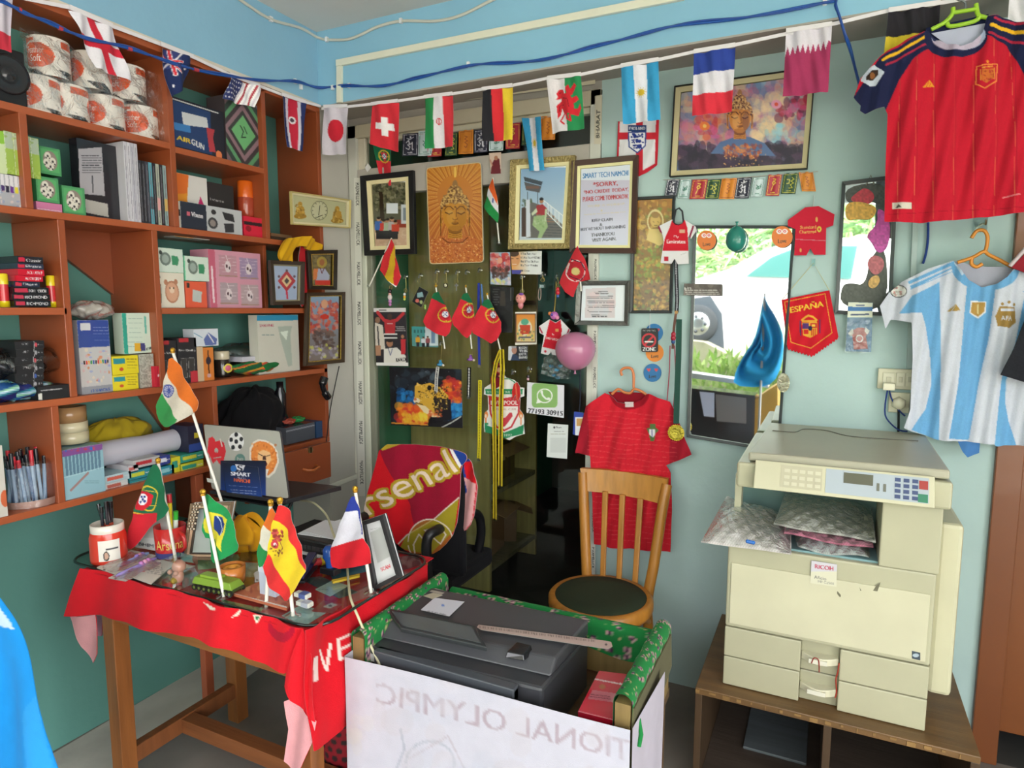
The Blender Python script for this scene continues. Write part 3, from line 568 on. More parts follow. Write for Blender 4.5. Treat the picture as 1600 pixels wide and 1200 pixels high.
def f_wales(f):
    vst(f,['e2dde2','2f8c56']);D='d42c38'
    f.p([(.22,.27),(.3,.2),(.42,.2),(.46,.27),(.42,.34),(.3,.38),(.2,.38),(.26,.33)],D);f.p([(.36,.3),(.6,.28),(.72,.42),(.74,.58),(.6,.68),(.42,.66),(.34,.5)],D)
    f.p([(.22,.75),(.2,.5),(.34,.42),(.5,.5),(.42,.6),(.36,.56),(.32,.68)],D);f.p([(.5,.18),(.6,.12),(.66,.22),(.8,.12),(.86,.18),(.7,.34),(.56,.34)],D)
    f.p([(.66,.4),(.84,.36),(.9,.44),(.74,.5)],D);f.p([(.62,.6),(.84,.6),(.92,.52),(.94,.6),(.84,.74),(.6,.7)],D);f.l([(.5,.66),(.52,.78),(.62,.82),(.6,.72)],3,D);f.l([(.44,.68),(.3,.8),(.4,.86)],2.5,D)
    f.l([(.3,.27),(.36,.25)],.8,'3a1a1e');f.l([(.4,.36),(.56,.4),(.6,.56)],.8,'5a1a22');f.l([(.26,.64),(.3,.5),(.42,.5)],.8,'5a1a22')
def f_australia(f):
    f.r(-.1,-.1,1.1,1.1,'26335f');f.r(0,0,.62,.42,'3a4478');f.l([(-.05,0),(.6,.5)],2.6,WHT);f.l([(.62,0),(0,.45)],2.6,WHT);f.l([(0,0),(.6,.5)],1.2,RED);f.l([(.3,0),(.4,.55)],4,WHT);f.l([(.3,0),(.4,.55)],2.4,RED);f.l([(0,.27),(.66,.2)],4,WHT);f.l([(0,.27),(.66,.2)],2.4,RED)
    for a,b in ((.8,.35),(.3,.8)): f.e(a,b,.06,.04,WHT)
def f_usa(f):
    for i in range(7): f.l([(.35+i*.1,-.1),(.2+i*.12,1.1)],2.8,'b8404e' if i % 2 else 'e0dce4')
    f.p([(-.1,-.1),(.5,-.1),(.42,1.1),(-.1,1.1)],'343c6c')
    for i in range(6):
        for j in range(5): f.e(.02+i*.08-j*.01,.12+j*.19,.018,.035,WHT)
def f_plain(f): f.r(-.1,-.1,1.1,.68,'cfc9d6');f.r(-.1,.68,1.1,1.1,'c8384a');f.p([(-.1,.25),(.1,.42),(-.1,.5)],'c8384a')
def f_uruguay(f): f.r(-.1,-.1,1.1,1.1,WHT);f.e(.95,-.05,.5,.4,'d8b860');f.r(.3,.75,.6,1.2,'3c4c94')
def flagpx(name,label,q,fn,grp,tape=None,wob=.006,mt='cloth',seed=0,group=None,outline=None,off=.0,thick=.0006,**pl):
    q=np.array(q,float);f=Fq(q);fn(f);f.cv.mix(.02,1,seed);ax=list(pl)[0]
    dsp=wav((wob,.14,.03,seed),(wob*.5,.3,-.05,seed*2.0));m=MB()
    g=f.m([(i/12,0) for i in range(13)])+f.m([(1,i/12) for i in range(1,13)])+f.m([(1-i/12,1+.006*math.sin(i*.9+seed)) for i in range(1,13)])+f.m([(0,1-i/12) for i in range(1,12)])
    m.px(outline or g,f.cv,step=1.1,disp=dsp,off=off,thick=thick,mat=mt,back='bdbac2',**pl)
    v=np.vstack(m.v);top=v[v[:,2].argmax()]
    t=thing(name,label,'flag',[v[:,0].mean(),v[:,1].mean(),v[:,2].min()],group);m.build('flag_cloth',t)
    if tape:
        m=MB();a,b=PV(q[:2],**pl);n=np.array([.012,0,0]) if ax == 'X' else np.array([0,-.012,0]);m.hexa([a,b,b+[0,0,.014],a+[0,0,.014]],[a+n*.3,b+n*.3,b+n*.3+[0,0,.014],a+n*.3+[0,0,.014]],tape,'cloth');m.build('top_hem',t)
    return t
GB='bunting flags strung under the ceiling'
LB,BB=dict(X=XS+.022),dict(Y=YBM-.012)
W_='e6e2e6'
flagpx('bunting_flag','white and red flag at the far left end of the bunting',[(-14,-12),(20,0),(19,82),(-14,70)],f_plain,0,W_,seed=1,group=GB,**LB)
flagpx('bunting_flag','white flag with a red cross hanging before the toilet rolls',[(109,15),(176,44),(205,127),(149,106)],f_england,0,W_,seed=2,group=GB,**LB)
flagpx('bunting_flag','twisted dark blue flag with a crossed canton over the shelf post',[(251,72),(302,92),(285,141),(265,152)],f_australia,0,W_,.012,seed=3,group=GB,**LB)
flagpx('bunting_flag','small draped flag of stars and red stripes above the diamond box',[(359,119),(406,137),(396,168),(347,154)],f_usa,0,W_,.01,seed=4,group=GB,**LB)
flagpx('bunting_flag','blue white and red flag with round crest hanging in the shelf corner',[(440,150),(477,162),(471,237),(449,229)],f_costa,0,W_,seed=5,group=GB,**LB)
flagpx('bunting_flag','white flag with one red disc beside the shelf corner',[(506,169),(543,168),(541,241),(505,242)],f_japan,0,W_,seed=6,group=GB,Y=YBM-.012)
flagpx('bunting_flag','red flag with a white cross over the transom window',[(580,165),(622,160),(624,238),(579,226)],f_swiss,0,W_,seed=7,group=GB,**BB)
flagpx('bunting_flag','green white and red flag with a small red emblem',[(663,154),(707,149),(708,229),(665,233)],f_iran,0,W_,seed=8,group=GB,**BB)
flagpx('bunting_flag','black red and yellow upright striped flag',[(753,142),(801,136),(802,219),(755,221)],f_germany,0,W_,seed=9,group=GB,**BB)
flagpx('bunting_flag','white and green flag with a red dragon',[(855,125),(908,119),(913,201),(862,208)],f_wales,0,W_,seed=10,group=GB,**BB)
flagpx('bunting_flag','wide sky blue and white flag with a sun above the small pennant',[(970,106),(1029,96),(1032,187),(974,194)],f_argentina,0,W_,seed=11,group=GB,**BB)
flagpx('bunting_flag','blue white and red banded flag over the large painting',[(1084,84),(1149,73.5),(1144,175),(1081,181)],f_france,0,W_,seed=12,group=GB,**BB)
flagpx('bunting_flag','maroon flag with a white serrated top edge',[(1228,52),(1300,41),(1294,143),(1223,152)],f_qatar,0,W_,seed=13,group=GB,**BB)
flagpx('bunting_flag','black and yellow flag partly behind the red jersey',[(1388,20),(1469,8),(1462,105),(1378,112)],f_belgium,0,W_,seed=14,group=GB,**BB)
flagpx('bunting_flag','white flag with a yellow sun in the top right corner of the photo',[(1577,-4),(1650,-14),(1645,60),(1574,70)],f_uruguay,0,W_,seed=15,group=GB,**BB)
t=thing('bunting_tape','white cloth tape carrying the row of flags along both walls','tape',P(500,168,Y=YBM-.01))
def tape(m,pts,h,c,**pl):
    V=[P(x,y,**pl) for x,y in pts];n=np.array([.003,0,0]) if 'X' in pl else np.array([0,-.003,0])
    for a,b in zip(V[:-1],V[1:]): m.hexa([a,b,b+[0,0,h],a+[0,0,h]],[a+n,b+n,b+n+[0,0,h],a+n+[0,0,h]],c,'cloth')
m=MB();tape(m,[(-20,-16),(20,-3),(109,15),(176,44),(251,72),(302,92),(359,119),(406,137),(440,150),(477,162),(501,168)],.011,W_,X=XS+.014);m.build('tape_run',t)
m=MB();tape(m,[(503,172),(543,169),(580,165),(622,160),(663,154),(707,149),(753,142),(801,136),(855,125),(908,119),(970,106),(1029,96),(1084,84),(1149,73),(1228,56),(1300,41),(1388,20),(1469,8),(1577,-10),(1650,-22)],.011,W_,Y=YBM-.006);m.build('tape_run',t)
# ---- cables
def smoothpath(V,k=6):
    V=[np.asarray(v,float) for v in V];o=[]
    for i in range(len(V)-1):
        p0,p1,p2,p3=V[max(0,i-1)],V[i],V[i+1],V[min(len(V)-1,i+2)]
        for j in range(k): t=j/k;o.append(.5*((2*p1)+(-p0+p2)*t+(2*p0-5*p1+4*p2-p3)*t*t+(-p0+3*p1-3*p2+p3)*t**3))
    o.append(V[-1]);return o
L1=[(-12,-2),(22,11),(62,30),(120,54),(187,72),(250,91),(325,114),(400,124),(460,128),(495,135)]
L2=[(500,137),(540,135),(600,133),(655,122),(732,102),(800,99),(870,88),(950,68),(1040,43),(1150,30),(1290,4)]
V=[P(x,y,X=XS+.03) for x,y in L1[:-1]]+[P(497,136,Y=YBM-.012)]+[P(x,y,Y=YBM-.012) for x,y in L2[1:]]+[P(1306,12,Y=YBM-.02),P(1322,60,Y=YBM-.02),P(1333,95,Y=2.5),P(1345,142,Y=2.58),P(1350,165,Y=2.6)]
t=thing('electric_wire','twisted blue and red wire pinned along the lintel','wire',V[9]);m=MB();S=smoothpath(V);m.tube(S,.0042,'1f55a8','plastic',6);m.build('blue_wire',t)
m=MB();m.tube([p+np.array([0,0,.0065*math.sin(i*.55)])+np.array([.002,-.003,0]) for i,p in enumerate(S)],.0034,'2a4f9c','plastic',6);m.build('second_wire',t)
for i in (7,15,25,34): m=MB();a,b=S[i],S[min(i+1,len(S)-1)];m.tube([a+(b-a)*.2,a+(b-a)*.8],.0068,'c0404e','plastic',6);m.build('red_sleeve',t)
for x,y,pl in ((461,127,dict(X=XS+.004)),(470,136,dict(X=XS+.004)),(520,137,dict(Y=YBM-.004)),(546,134,dict(Y=YBM-.004)),(732,101,dict(Y=YBM-.004)),(1289,3,dict(Y=YBM-.004))):
    m=MB();p=P(x,y,**pl);m.box(p-[.006,.006,.01],p+[.006,.006,.01],'e8e8ea','plastic');m.build('cable_clip',t)
V=[P(x,y,X=XS+.006) for x,y in ((350,-18),(380,3),(423,30),(470,44),(495,58))]+[P(x,y,Y=YBM-.006) for x,y in ((511,62),(540,62),(560,56),(590,42),(627,33),(680,33),(720,24),(765,2),(790,-10))]
t=thing('electric_cable','cream cable looping across the blue corner near the ceiling','cable',V[5]);m=MB();m.tube(smoothpath(V),.006,'cfcfc4','plastic',8);m.build('cable_run',t)
for x,y,pl in ((423,30,dict(X=XS+.004)),(511,62,dict(Y=YBM-.004)),(627,33,dict(Y=YBM-.004))): m=MB();p=P(x,y,**pl);m.box(p-[.006,.008,.01],p+[.006,.008,.01],'e8e8ea','plastic');m.build('cable_clip',t)
# ---- prayer flag strings
def prayer(name,label,q,col,ink,kind,tilt=0,group=None,at=2.606):
    f=Fq(q,col,sc=3.5);f.r(-.2,-.2,1.2,1.2,col);f.l([(.09,.07),(.91,.07),(.91,.93),(.09,.93),(.09,.07)],.7,ink)
    if kind == 'om': f.l([(.25,.42),(.4,.32),(.45,.45),(.35,.52),(.48,.6),(.4,.72),(.25,.65)],1.3,ink);f.l([(.45,.5),(.6,.42),(.62,.7),(.72,.72)],1.3,ink);f.l([(.62,.4),(.66,.75)],1.3,ink);f.l([(.3,.22),(.45,.27),(.68,.18)],1.1,ink);f.e(.5,.17,.05,.04,ink)
    elif kind == 'ma': f.l([(.35,.4),(.5,.48),(.35,.56),(.45,.62),(.7,.55),(.72,.36)],1.3,ink);f.l([(.6,.44),(.5,.58)],1.2,ink)
    elif kind == 'ni': f.l([(.4,.2),(.6,.22),(.5,.34),(.62,.4),(.45,.48),(.38,.4),(.45,.3)],1.3,ink);f.l([(.45,.5),(.35,.75)],1,ink)
    elif kind == 'pad': f.l([(.28,.3),(.45,.3),(.45,.48),(.3,.5)],1.3,ink);f.l([(.6,.2),(.75,.3),(.55,.38),(.75,.48),(.55,.56),(.72,.7),(.5,.72)],1.2,ink)
    else: f.l([(.4,.25),(.58,.28),(.42,.38),(.6,.45),(.42,.52),(.6,.6),(.5,.74),(.4,.68)],1.0,ink)
    if kind != 'hu': f.l([(.36,.85),(.64,.85)],1.1,ink)
    m=MB();m.px([tuple(z) for z in f.q],f.cv,step=.8,disp=wav((.0015,.5,.1,q[0][0])),thick=.0006,mat='print',back=col,Y=at)
    return tag(m.build(name),label,'prayer flag',group)
KINDS=[('om','2c2c40','dcdce6'),('ma','c9dadf','3a7a6a'),('ni','b02a3c','e8cc50'),('pad','2c5038','cfc850'),('hu','dc8a2c','9c4a2c')]
WORDS={'om': 'dark navy','ma': 'pale','ni': 'crimson','pad': 'dark green','hu': 'orange'}
xs=[(1041,1060,280,307),(1062,1078,281,309),(1080,1104,281,311),(1104,1125,281,311),(1126,1150,279,311),(1150,1173,278,310),(1176,1194,278,307),(1199,1220,273,306),(1223,1246,271,303),(1251,1273,269,299)]
POS=['at the left end','second from the left','third from the left','fourth from the left','in the middle','sixth from the left','seventh from the left','eighth from the left','ninth from the left','at the right end']
for i,(a,b,c,d) in enumerate(xs):
    k,bg,ink=KINDS[i % 5];s_=3 if i < 9 else -2
    prayer('prayer_flag','%s prayer card below the large painting, %s' % (WORDS[k],POS[i]),[(a+s_-1,c),(b+s_-1,c-1),(b-s_,d),(a-s_,d)],bg,ink,k,group='prayer cards below the painting')
def string(name,label,cat,V,r,col,mat='cloth'):
    m=MB();m.tube(smoothpath(V,3),r,col,mat,6);return tag(m.build(name),label,cat)
string('string','thin string holding the prayer cards below the painting','string',[P(x,y,Y=2.606) for x,y in ((1036,281),(1080,280),(1150,278),(1200,274),(1278,268))],.0015,'b8b4ac')
xs=[(628,653,209,243),(653,675,205,243),(668,690,210,244),(695,714,208,243),(716,739,204,240),(740,762,203,238),(764,786,208,235),(790,812,193,232),(815,836,190,226),(844,867,182,218)]
for i,(a,b,c,d) in enumerate(xs):
    k,bg,ink=KINDS[i % 5];prayer('prayer_flag','%s prayer card on the transom glass, %s' % (WORDS[k],POS[i]),[(a+1,c),(b+1,c-1.5),(b,d),(a,d+1)],bg,ink,k,group='prayer cards on the transom window',at=2.612)
string('string','thin string of prayer cards across the transom window','string',[P(x,y,Y=2.612) for x,y in ((622,211),(700,207),(790,194),(872,180))],.0015,'b8b4ac')
t=flagpx('portugal_flag','narrow red and green flag with crest hanging under the white-cross flag',[(583,222),(609,226),(613,290),(595,293)],lambda f: f_portugal(f,.55,.3,.34,True,.42),0,seed=20,Y=2.597)
t['category']='flag'
t=flagpx('argentina_flag','narrow blue and white striped flag hanging over the gold frame',[(816,185),(845,182),(851,266),(828,268)],f_argentina,0,seed=21,Y=2.57)
# ---- hand flags on the glass: pole, cloth, suction cup
def handflag(name,label,pole,q,fn,at=2.585,cup=None,finial=None,outline=None,wob=.006,seed=0,group=None,r=.0035,pc='e9e6dc',tilt=0,dpt=.012):
    """pole: two points; q: four corners of the cloth, its hoist along q[0]-q[3]"""
    a,b=P(*pole[0],Y=at),P(*pole[1],Y=at+tilt);base=b
    t=thing(name,label,'flag',base,group);m=MB();m.tube([a,b],r,pc,'plastic',8);m.build('pole',t)
    f=Fq(q);fn(f);f.cv.mix(.02,1,seed);m=MB()
    g=list(map(tuple,outline)) if outline is not None else (f.m([(i/10,0) for i in range(11)])+f.m([(1,i/10) for i in range(1,11)])+f.m([(1-i/10,1) for i in range(1,11)])+f.m([(0,1-i/10) for i in range(1,10)]))
    m.px(g,f.cv,step=1.1,disp=wav((wob,.16,.06,seed),(wob*.6,.05,.2,seed+1)),off=dpt,thick=.0007,mat='cloth',back='c8b8b0',Y=at);m.build('flag_cloth',t)
    if finial: m=MB();m.ball(a+[0,0,finial*.8],finial,'d9a83a','gold');m.lathe(a,[(finial*.8,-.004),(finial*.9,0),(finial*.5,.003)],'c8963a','gold',12);m.build('finial',t)
    if cup: m=MB();m.lathe(b,[(0,.012),(.006,.012),(.008,.004),(cup,0),(cup,-.001)],'cfd4dc','clearbox',20,ax=(0,-1,0) if cup < .02 else (0,0,1));m.build('suction_cup',t)
    return t
handflag('spain_flag','small yellow and red flag on a slanted stick on the glass',((612,372),(577,447)),[(612,373),(622,395),(625,446),(592,423)],lambda f: (vst(f,['d2323a','e2b92e','d2323a'],[.3,.42,.3])),cup=.008,seed=3,outline=[(611,373),(616,388),(622,412),(627,432),(618,449),(605,437),(592,422),(600,398)])
handflag('india_flag','small orange white and green flag beside the golden plaque',((770,278),(780,380)),[(768,277),(776,300),(779,350),(757,322)],lambda f: (hst(f,['e0622e','dcdce4','2a8a4a'],[.38,.28,.34]),f.e(.55,.5,.1,.07,'3a4a9a')),cup=.009,seed=4,outline=[(768,277),(774,292),(779,320),(777,349),(765,336),(756,322),(762,298)])
for nm,lab,pole,o,cu in (('portugal_flag','left one of the three red and green hand flags on the glass',((681,448),(695,545)),[(681,450),(694,472),(706,496),(701,528),(680,520),(659,509),(668,482)],(697,492)),
        ('portugal_flag','middle one of the three red and green hand flags on the glass',((728,448),(737,545)),[(728,452),(738,474),(744,494),(735,531),(720,521),(704,505),(714,480)],(733,485)),
        ('portugal_flag','right one of the three red and green hand flags on the glass',((761,460),(783,552)),[(761,462),(772,484),(788,510),(772,539),(754,530),(735,517),(746,488)],(770,493))):
    x,y=cu;o=np.array(o)
    def fp(f,o=o,x=x,y=y):
        c=f.cv;c.rect(600,400,900,600,'d8303e');a=o[0];c.poly([a+[-14,-4],a+[14,-4],a+[20,28],a+[8,24],a+[-8,15],a+[-14,10]],'226b45');c.ell(x,y,12,12,'d9c23a',1,.86);c.line([(x-11,y),(x+11,y)],.8,'d9c23a');c.line([(x,y-11),(x,y+11)],.8,'d9c23a');c.poly([(x-6,y-7),(x+6,y-7),(x+6,y+3),(x,y+8),(x-6,y+3)],'b02834');c.ell(x,y-1,4.5,5,'ecebf2')
        for dx,dy in ((0,-1),(2,1),(-2,1),(2,-3.5),(-2,-3.5)): c.ell(x+dx,y+dy,1,1.1,'2a3c86')
    handflag(nm,lab,pole,[o.min(0),(o.max(0)[0],o.min(0)[1]),o.max(0),(o.min(0)[0],o.max(0)[1])],fp,at=2.575,outline=smooth_poly(o,1),seed=x,finial=.005,group='three hand flags on the glass')
def fa(f):
    c=f.cv;c.rect(860,370,940,480,'c8323c');c.ell(899,423,15,17,'e6d8d6',1,.9);c.poly([(889,408),(910,412),(911,430),(898,440),(886,428)],'b42a36');c.ell(900,424,6,6,'c8b878');c.line([(890,431),(906,438),(913,430)],1.2,'2a2438');c.line([(892,405),(908,410),(914,422)],1.4,'2a2438');c.line([(889,412),(886,426)],2,'e6d8d6')
handflag('club_flag','red club flag with a cannon crest beside the notice frame',((903,384),(908,455)),[(870,384),(925,384),(925,470),(870,470)],fa,at=2.565,outline=[(903,384),(912,402),(920,425),(922,437),(904,440),(895,465),(884,456),(873,442),(886,412)],seed=9)
# ================================================================ posters, cards, stickers on the glass and wall
def sheet(name,label,cat,q,paint,bg='ffffff',at=2.598,step=1.0,mat='print',thick=.0006,group=None,disp=None,outline=None,back='c9c9c4',off=0):
    q=np.array(q,float);cv=Cv(*q.min(0),*q.max(0),bg=bg,sc=2.5)
    if paint: paint(cv)
    m=MB();m.px(outline or [tuple(z) for z in q],cv,step=step,thick=thick,mat=mat,disp=disp,back=back,off=off,Y=at);return tag(m.build(name),label,cat,group)
def p1(c):
    c.rect(580,480,640,575,'2a2830');c.rect(583,480,636,487,'dcdcdc');c.rect(592,484,604,485.5,'333'*2);c.ell(609,495,4,5,'4a3430');c.line([(590,488),(600,500),(609,503),(620,500),(630,490)],5,'c0343c');c.poly([(600,500),(618,500),(617,522),(602,522)],'b83038');c.line([(605,506),(613,506)],1.2,'e0e0e0')
    for i in range(4): c.line([(600,522+i*3),(620,522+i*3)],1.4,'e4e4e4' if i % 2 == 0 else '303036')
    c.poly([(586,504),(598,508),(602,545),(586,548)],'d6cfc4');c.ell(590,500,4,5,'8c6a54');c.line([(590,510),(592,540)],2,'2c2c30');c.rect(586,540,595,556,'b08468');c.ell(609,536,5,6,'a8785c');c.ell(609,532,5,3,'2a2220');c.poly([(600,545),(620,543),(634,556),(634,568),(600,568)],'e2e0da');c.line([(607,545),(610,555),(613,545)],1,'3a4c80')
    c.poly([(626,530),(634,530),(633,554),(627,554)],'c0303a');c.ell(629,526,2.2,3,'a8785c');c.lines(618,509,633,518,3,'dddddd',4,1.3);c.rect(586,567,640,575,'e6e6e4');c.text('CRIS',588,565.5,599,565,6,'1c1c20',bold=.2);c.text('RNALDO',619,565.5,637,564,6,'1c1c20',bold=.2)
sheet('poster','football poster of players with outstretched arms, at the left of the glass','poster',[(583.5,481.5),(634,481),(638,572),(588,571)],p1,'30303a')
def p2(c): c.grad(640,508,690,545,'3f9a9c','5a8c8a');c.rect(664,510,686,540,'c9d8e0');c.rect(674,512,680,536,'6f8cae');[c.rect(647+i*5,515,649.5+i*5,520,'2a5c60') for i in range(4)];crowd(c,650,672,543,3,['d8a030','c9d0d8','8c4a50'],18)
sheet('photo_print','small turquoise street photo beside the football poster','photo',[(643,510),(684,511),(685,543),(644,541)],p2)
def p3(c):
    c.rect(600,570,730,670,'14151d');c.blotch(['1d2430','0f1016','2c3844'],60,3,r=(4,12));c.blotch(['1f6fb4','2a86c8','174f86'],40,4,622,608,648,640,(2,6));c.blotch(['2078c0','1a5a9c','3a9ad8'],55,5,700,625,721,660,(2,7));c.blotch(['d8342c','e86a24','b82830','f0902c'],60,6,694,592,720,628,(2,7));c.blotch(['3c4854','50606c'],14,7,655,580,690,596,(2,6))
    c.blotch(['e0402a','f07a24','f4a82c','d83a34'],110,8,622,634,668,662,(3,8));c.blotch(['f8d23c','f6b832'],45,9,630,646,668,662,(2,5));c.blotch(['f8dc4c'],14,10,656,642,666,656,(2,4))
    c.poly([(648,604),(652,600),(660,601),(672,598),(688,605),(700,618),(704,640),(694,655),(676,650),(664,634),(653,634),(647,626),(648,616)],'d8a83c');c.poly([(678,622),(704,624),(706,656),(680,658)],'1c1a22');c.blotch(['241c18','5a4020','f0c860','38281c'],130,11,676,604,700,640,(.6,1.7),.9);c.blotch(['3a281c','f0d890'],46,12,656,602,676,626,(.5,1.1),.9);c.ell(651,626,5,4,'f0e0c0');c.poly([(652,632),(664,634),(678,646),(690,652),(676,652),(662,644)],'f0dcb0');c.poly([(650,604),(652,597),(657,602)],'e8c060')
    c.ell(655,612,2,1.4,'1a1410');c.ell(649,624,2.4,2,'c87a50');c.line([(650,629),(660,632)],1.2,'2a1c16');c.ell(671,606,3.5,4,'1c1612');c.blotch(['d8542c','e8843c'],26,13,668,640,690,652,(1,2.5));c.poly([(612,662),(650,664),(700,658),(724,648),(724,670),(612,670)],'1b1b20');c.line([(612,661),(640,662),(668,664)],2,'f09c34');c.line([(690,668),(706,660),(720,651)],1.6,'d0d2cc');c.blotch(['c8ccd4'],25,14,r=(.4,.8))
sheet('poster','dark poster of a spotted big cat among fire and blue smoke','poster',[(608,573),(721,577),(723,669),(611,664)],p3)
def p4(c): c.rect(760,390,802,450,'9fb8d0');c.blotch(['c8383c','d8604a','b02c34','e08a80'],90,3,766,396,796,425,(1.5,4));c.blotch(['3a2826','5c3a34'],40,4,770,418,794,434,(1.5,4));c.blotch(['e6dc6c','d8c8d8','b8a0b8'],30,5,768,434,797,446,(1.5,3));c.ell(781,407,4,5,'e0a088')
sheet('photo_print','red garlanded idol photo print left of the quote card','photo',[(765.5,394.5),(797,394),(798.5,446),(766.5,444)],p4)
def p5(c):
    c.rect(795,390,850,432,'dfe2e2');c.grad(795,390,826,430,'e0903c','dfe2e2',False);c.ell(805,404,8,12,'d89a68');c.ell(803,396,8,5,'4a3428');c.line([(801,413),(807,413)],1,'f0e8e0');c.line([(799,404),(802,404)],1,'3a2418');c.line([(807,404),(810,404)],1,'3a2418');c.poly([(798,422),(816,422),(812,430),(798,430)],'4a4a9c')
    for i,s_ in enumerate(('If You Born Poor',"It's Not Your MISTAKE",'But If You Die Poor',"It's Your Mistake")): c.text(s_,814,398+i*6,(838,845,842,840)[i],398.5+i*6,3.6,'44464c',bold=.05)
    c.text('Bill Gates',814,424.5,827,424.5,3,'44464c')
sheet('quote_card','white quote card with a smiling face under the gold frame','card',[(798,394),(846.5,392),(846,429),(800,428)],p5,step=.7)
def p6(c): c.rect(755,440,805,545,'121216');c.blotch(['1c1c22','26262c'],20,1);c.lines(770,450,780,478,7,'5c5c60',3,1.4);c.poly([(782,455),(789,455),(790,478),(781,478)],'3c3430');c.line([(798,450),(798,470)],1.2,'6c6c70')
sheet('poster','black poster below the garlanded idol print','poster',[(766,447),(803,449),(800,520),(766,519)],p6,'121216',at=2.5985)
def p7(c):
    c.rect(800,480,840,545,'e4e0d4');c.rect(805,490,837,535,'5c3a2c');c.grad(807,492,835,533,'e08a34','d8c490');c.ell(820,512,11,13,'dcd4b8');c.ell(820,503,6,5,'5aa88c');c.poly([(812,508),(829,508),(828,522),(813,522)],'c8452c');c.blotch(['e8c850','a83a24','3c7a5c'],40,4,808,515,834,532,(.8,2));c.line([(812,527),(829,527)],2,'4a4a6c')
sheet('hanging_scroll','little religious scroll print with white rods on the glass','print',[(805,487.5),(838,487),(838.5,538),(805,539)],p7,step=.8)
def p8(c): c.rect(790,535,830,570,'23242e');c.rect(794,538,803,566,'c9ccd6');c.ell(803.5,547,4,6,'b08070');c.ell(803,542,4,2.5,'9a9698');c.poly([(797,566),(801,553),(808,555),(814,566)],'2c3c5c');[c.text(w,811,545.5+i*5,823+(i % 2),545+i*5,3.8,'d8dade',bold=.15) for i,w in enumerate(('KLEON','THIS','BATTL','BEING'))]
sheet('card','small dark card with a man in a suit below the scroll print','card',[(794.5,541),(825,540),(824,564),(794,563)],p8,step=.7)
def p9(c):
    c.rect(820,590,890,660,'e2e2ea');c.poly(rrect(831,599,871,637,6),'8cb86c');c.ell(851,618.5,12.5,11.5,'f0f4ee');c.ell(851,618.5,10.6,9.7,'8cb86c');c.poly([(839.5,623),(838,630.5),(846,629)],'f0f4ee');c.line([(846,612),(848,618),(853,623),(857,624)],2.6,'f0f4ee');c.ell(846.5,612.5,2,2.4,'f0f4ee');c.ell(857,623,2.6,2,'f0f4ee')
    c.text('77193 30915',825,645.5,879,650,7.4,'24242c',up=(.4,-7.6),bold=.35)
sheet('phone_number_sign','white sign with a green call icon and phone number','sign',[(824,597),(881.5,602),(881,653),(822.5,645)],p9,step=.8)
def p10(c): c.rect(850,660,890,720,'dde3e2');c.text('PhonePe',869,669,878,669.5,3,'44464c');c.ell(866,668,1.4,1.8,'3a3a40');c.lines(863,673,881,675,1,'6a6c70',2,.8);c.lines(860,677,884,679,1,'8a8c70',3,.8);c.rect(860,684,884,707,'cfd5d4')
sheet('payment_card','upright white payment card low on the glass','card',[(856,661.5),(888,664),(886,717),(854,714)],p10,step=.8)
def p11(c): c.rect(890,640,915,690,'2c44a0');c.rect(899,652,915,680,'e2e4ea');c.poly([(901,654),(911,654),(911,666),(901,666)],'c89a5c')
t=thing('id_badge','blue edged identity badge hanging by the red jersey','badge',P(903,682,Y=2.57))
m=MB();m.px([(897,643),(912,645),(910,682),(895,679)],(lambda c: (p11(c),c)[1])(Cv(893,640,915,685)),step=.8,thick=.002,Y=2.57);m.build('badge_card',t);m=MB();m.tube([P(905,644,Y=2.572),P(907,618,Y=2.575),P(906,585,Y=2.58)],.0025,'2a2c3a','cloth',6);m.build('strap',t)
def p12(c): c.rect(1060,435,1135,470,'5c5450');c.blotch(['7a6c68','8a8078','4a4240'],40,3,r=(2,8),al=.4);c.text('Buddha',1070,453,1080,452,4,'e6e4e0');c.lines(1070,452,1124,461,3,'e2e0dc',4,1)
sheet('sticker','long dark sticker with small white writing across the mirror edge','sticker',[(1069,443),(1128,444),(1128,462.5),(1068,461.5)],p12,at=2.592)
sheet('photo_print','little print of a red robed figure taped above the hand flag','photo',[(764,239),(783,238),(783,271),(767,272)],lambda c: (c.rect(760,235,790,275,'d8c0b0'),c.poly([(769,255),(774,246),(780,248),(783,272),(766,272)],'6c1c28'),c.ell(775,247,3,3.5,'b07c60'),c.line([(766,250),(769,258)],2,'c08870')),'d8c0b0',at=2.598);sheet('sticker','small white diamond sticker on the frame rail above the group photograph','sticker',[(575,255),(580,262),(574,269),(570,262)],None,'d8d8d8',at=2.603)
def smiley(name,label,cx,cy,r,col,at,kind,grp='round face stickers'):
    cv=Cv(cx-r-2,cy-r-2,cx+r+2,cy+r+2,bg=col,sc=3)
    if kind == 'eyes':
        for s_ in (-1,1): cv.ell(cx+s_*r*.27,cy-r*.5,r*.27,r*.24,'f0e8e8');cv.ell(cx+s_*r*.25,cy-r*.52,r*.15,r*.13,'d8505c');cv.ell(cx+s_*r*.25,cy-r*.52,r*.06,r*.05,'f0e8e8')
    elif kind == 'hearts':
        for s_ in (-1,1): cv.poly([(cx+s_*r*.42,cy-r*.1),(cx+s_*r*.42-r*.25,cy-r*.4),(cx+s_*r*.42-r*.1,cy-r*.52),(cx+s_*r*.42,cy-r*.42),(cx+s_*r*.42+r*.1,cy-r*.52),(cx+s_*r*.42+r*.25,cy-r*.4)],'d84a50')
    if kind != 'none': cv.text('Love',cx-r*.38,cy+r*.62,cx+r*.4,cy+r*.55,r*.38,'3a3430',bold=.15)
    m=MB();m.px(circ(cx,cy,r,r*1.02,30),cv,step=.8,thick=.001,Y=at);return tag(m.build(name),label,'sticker',grp)
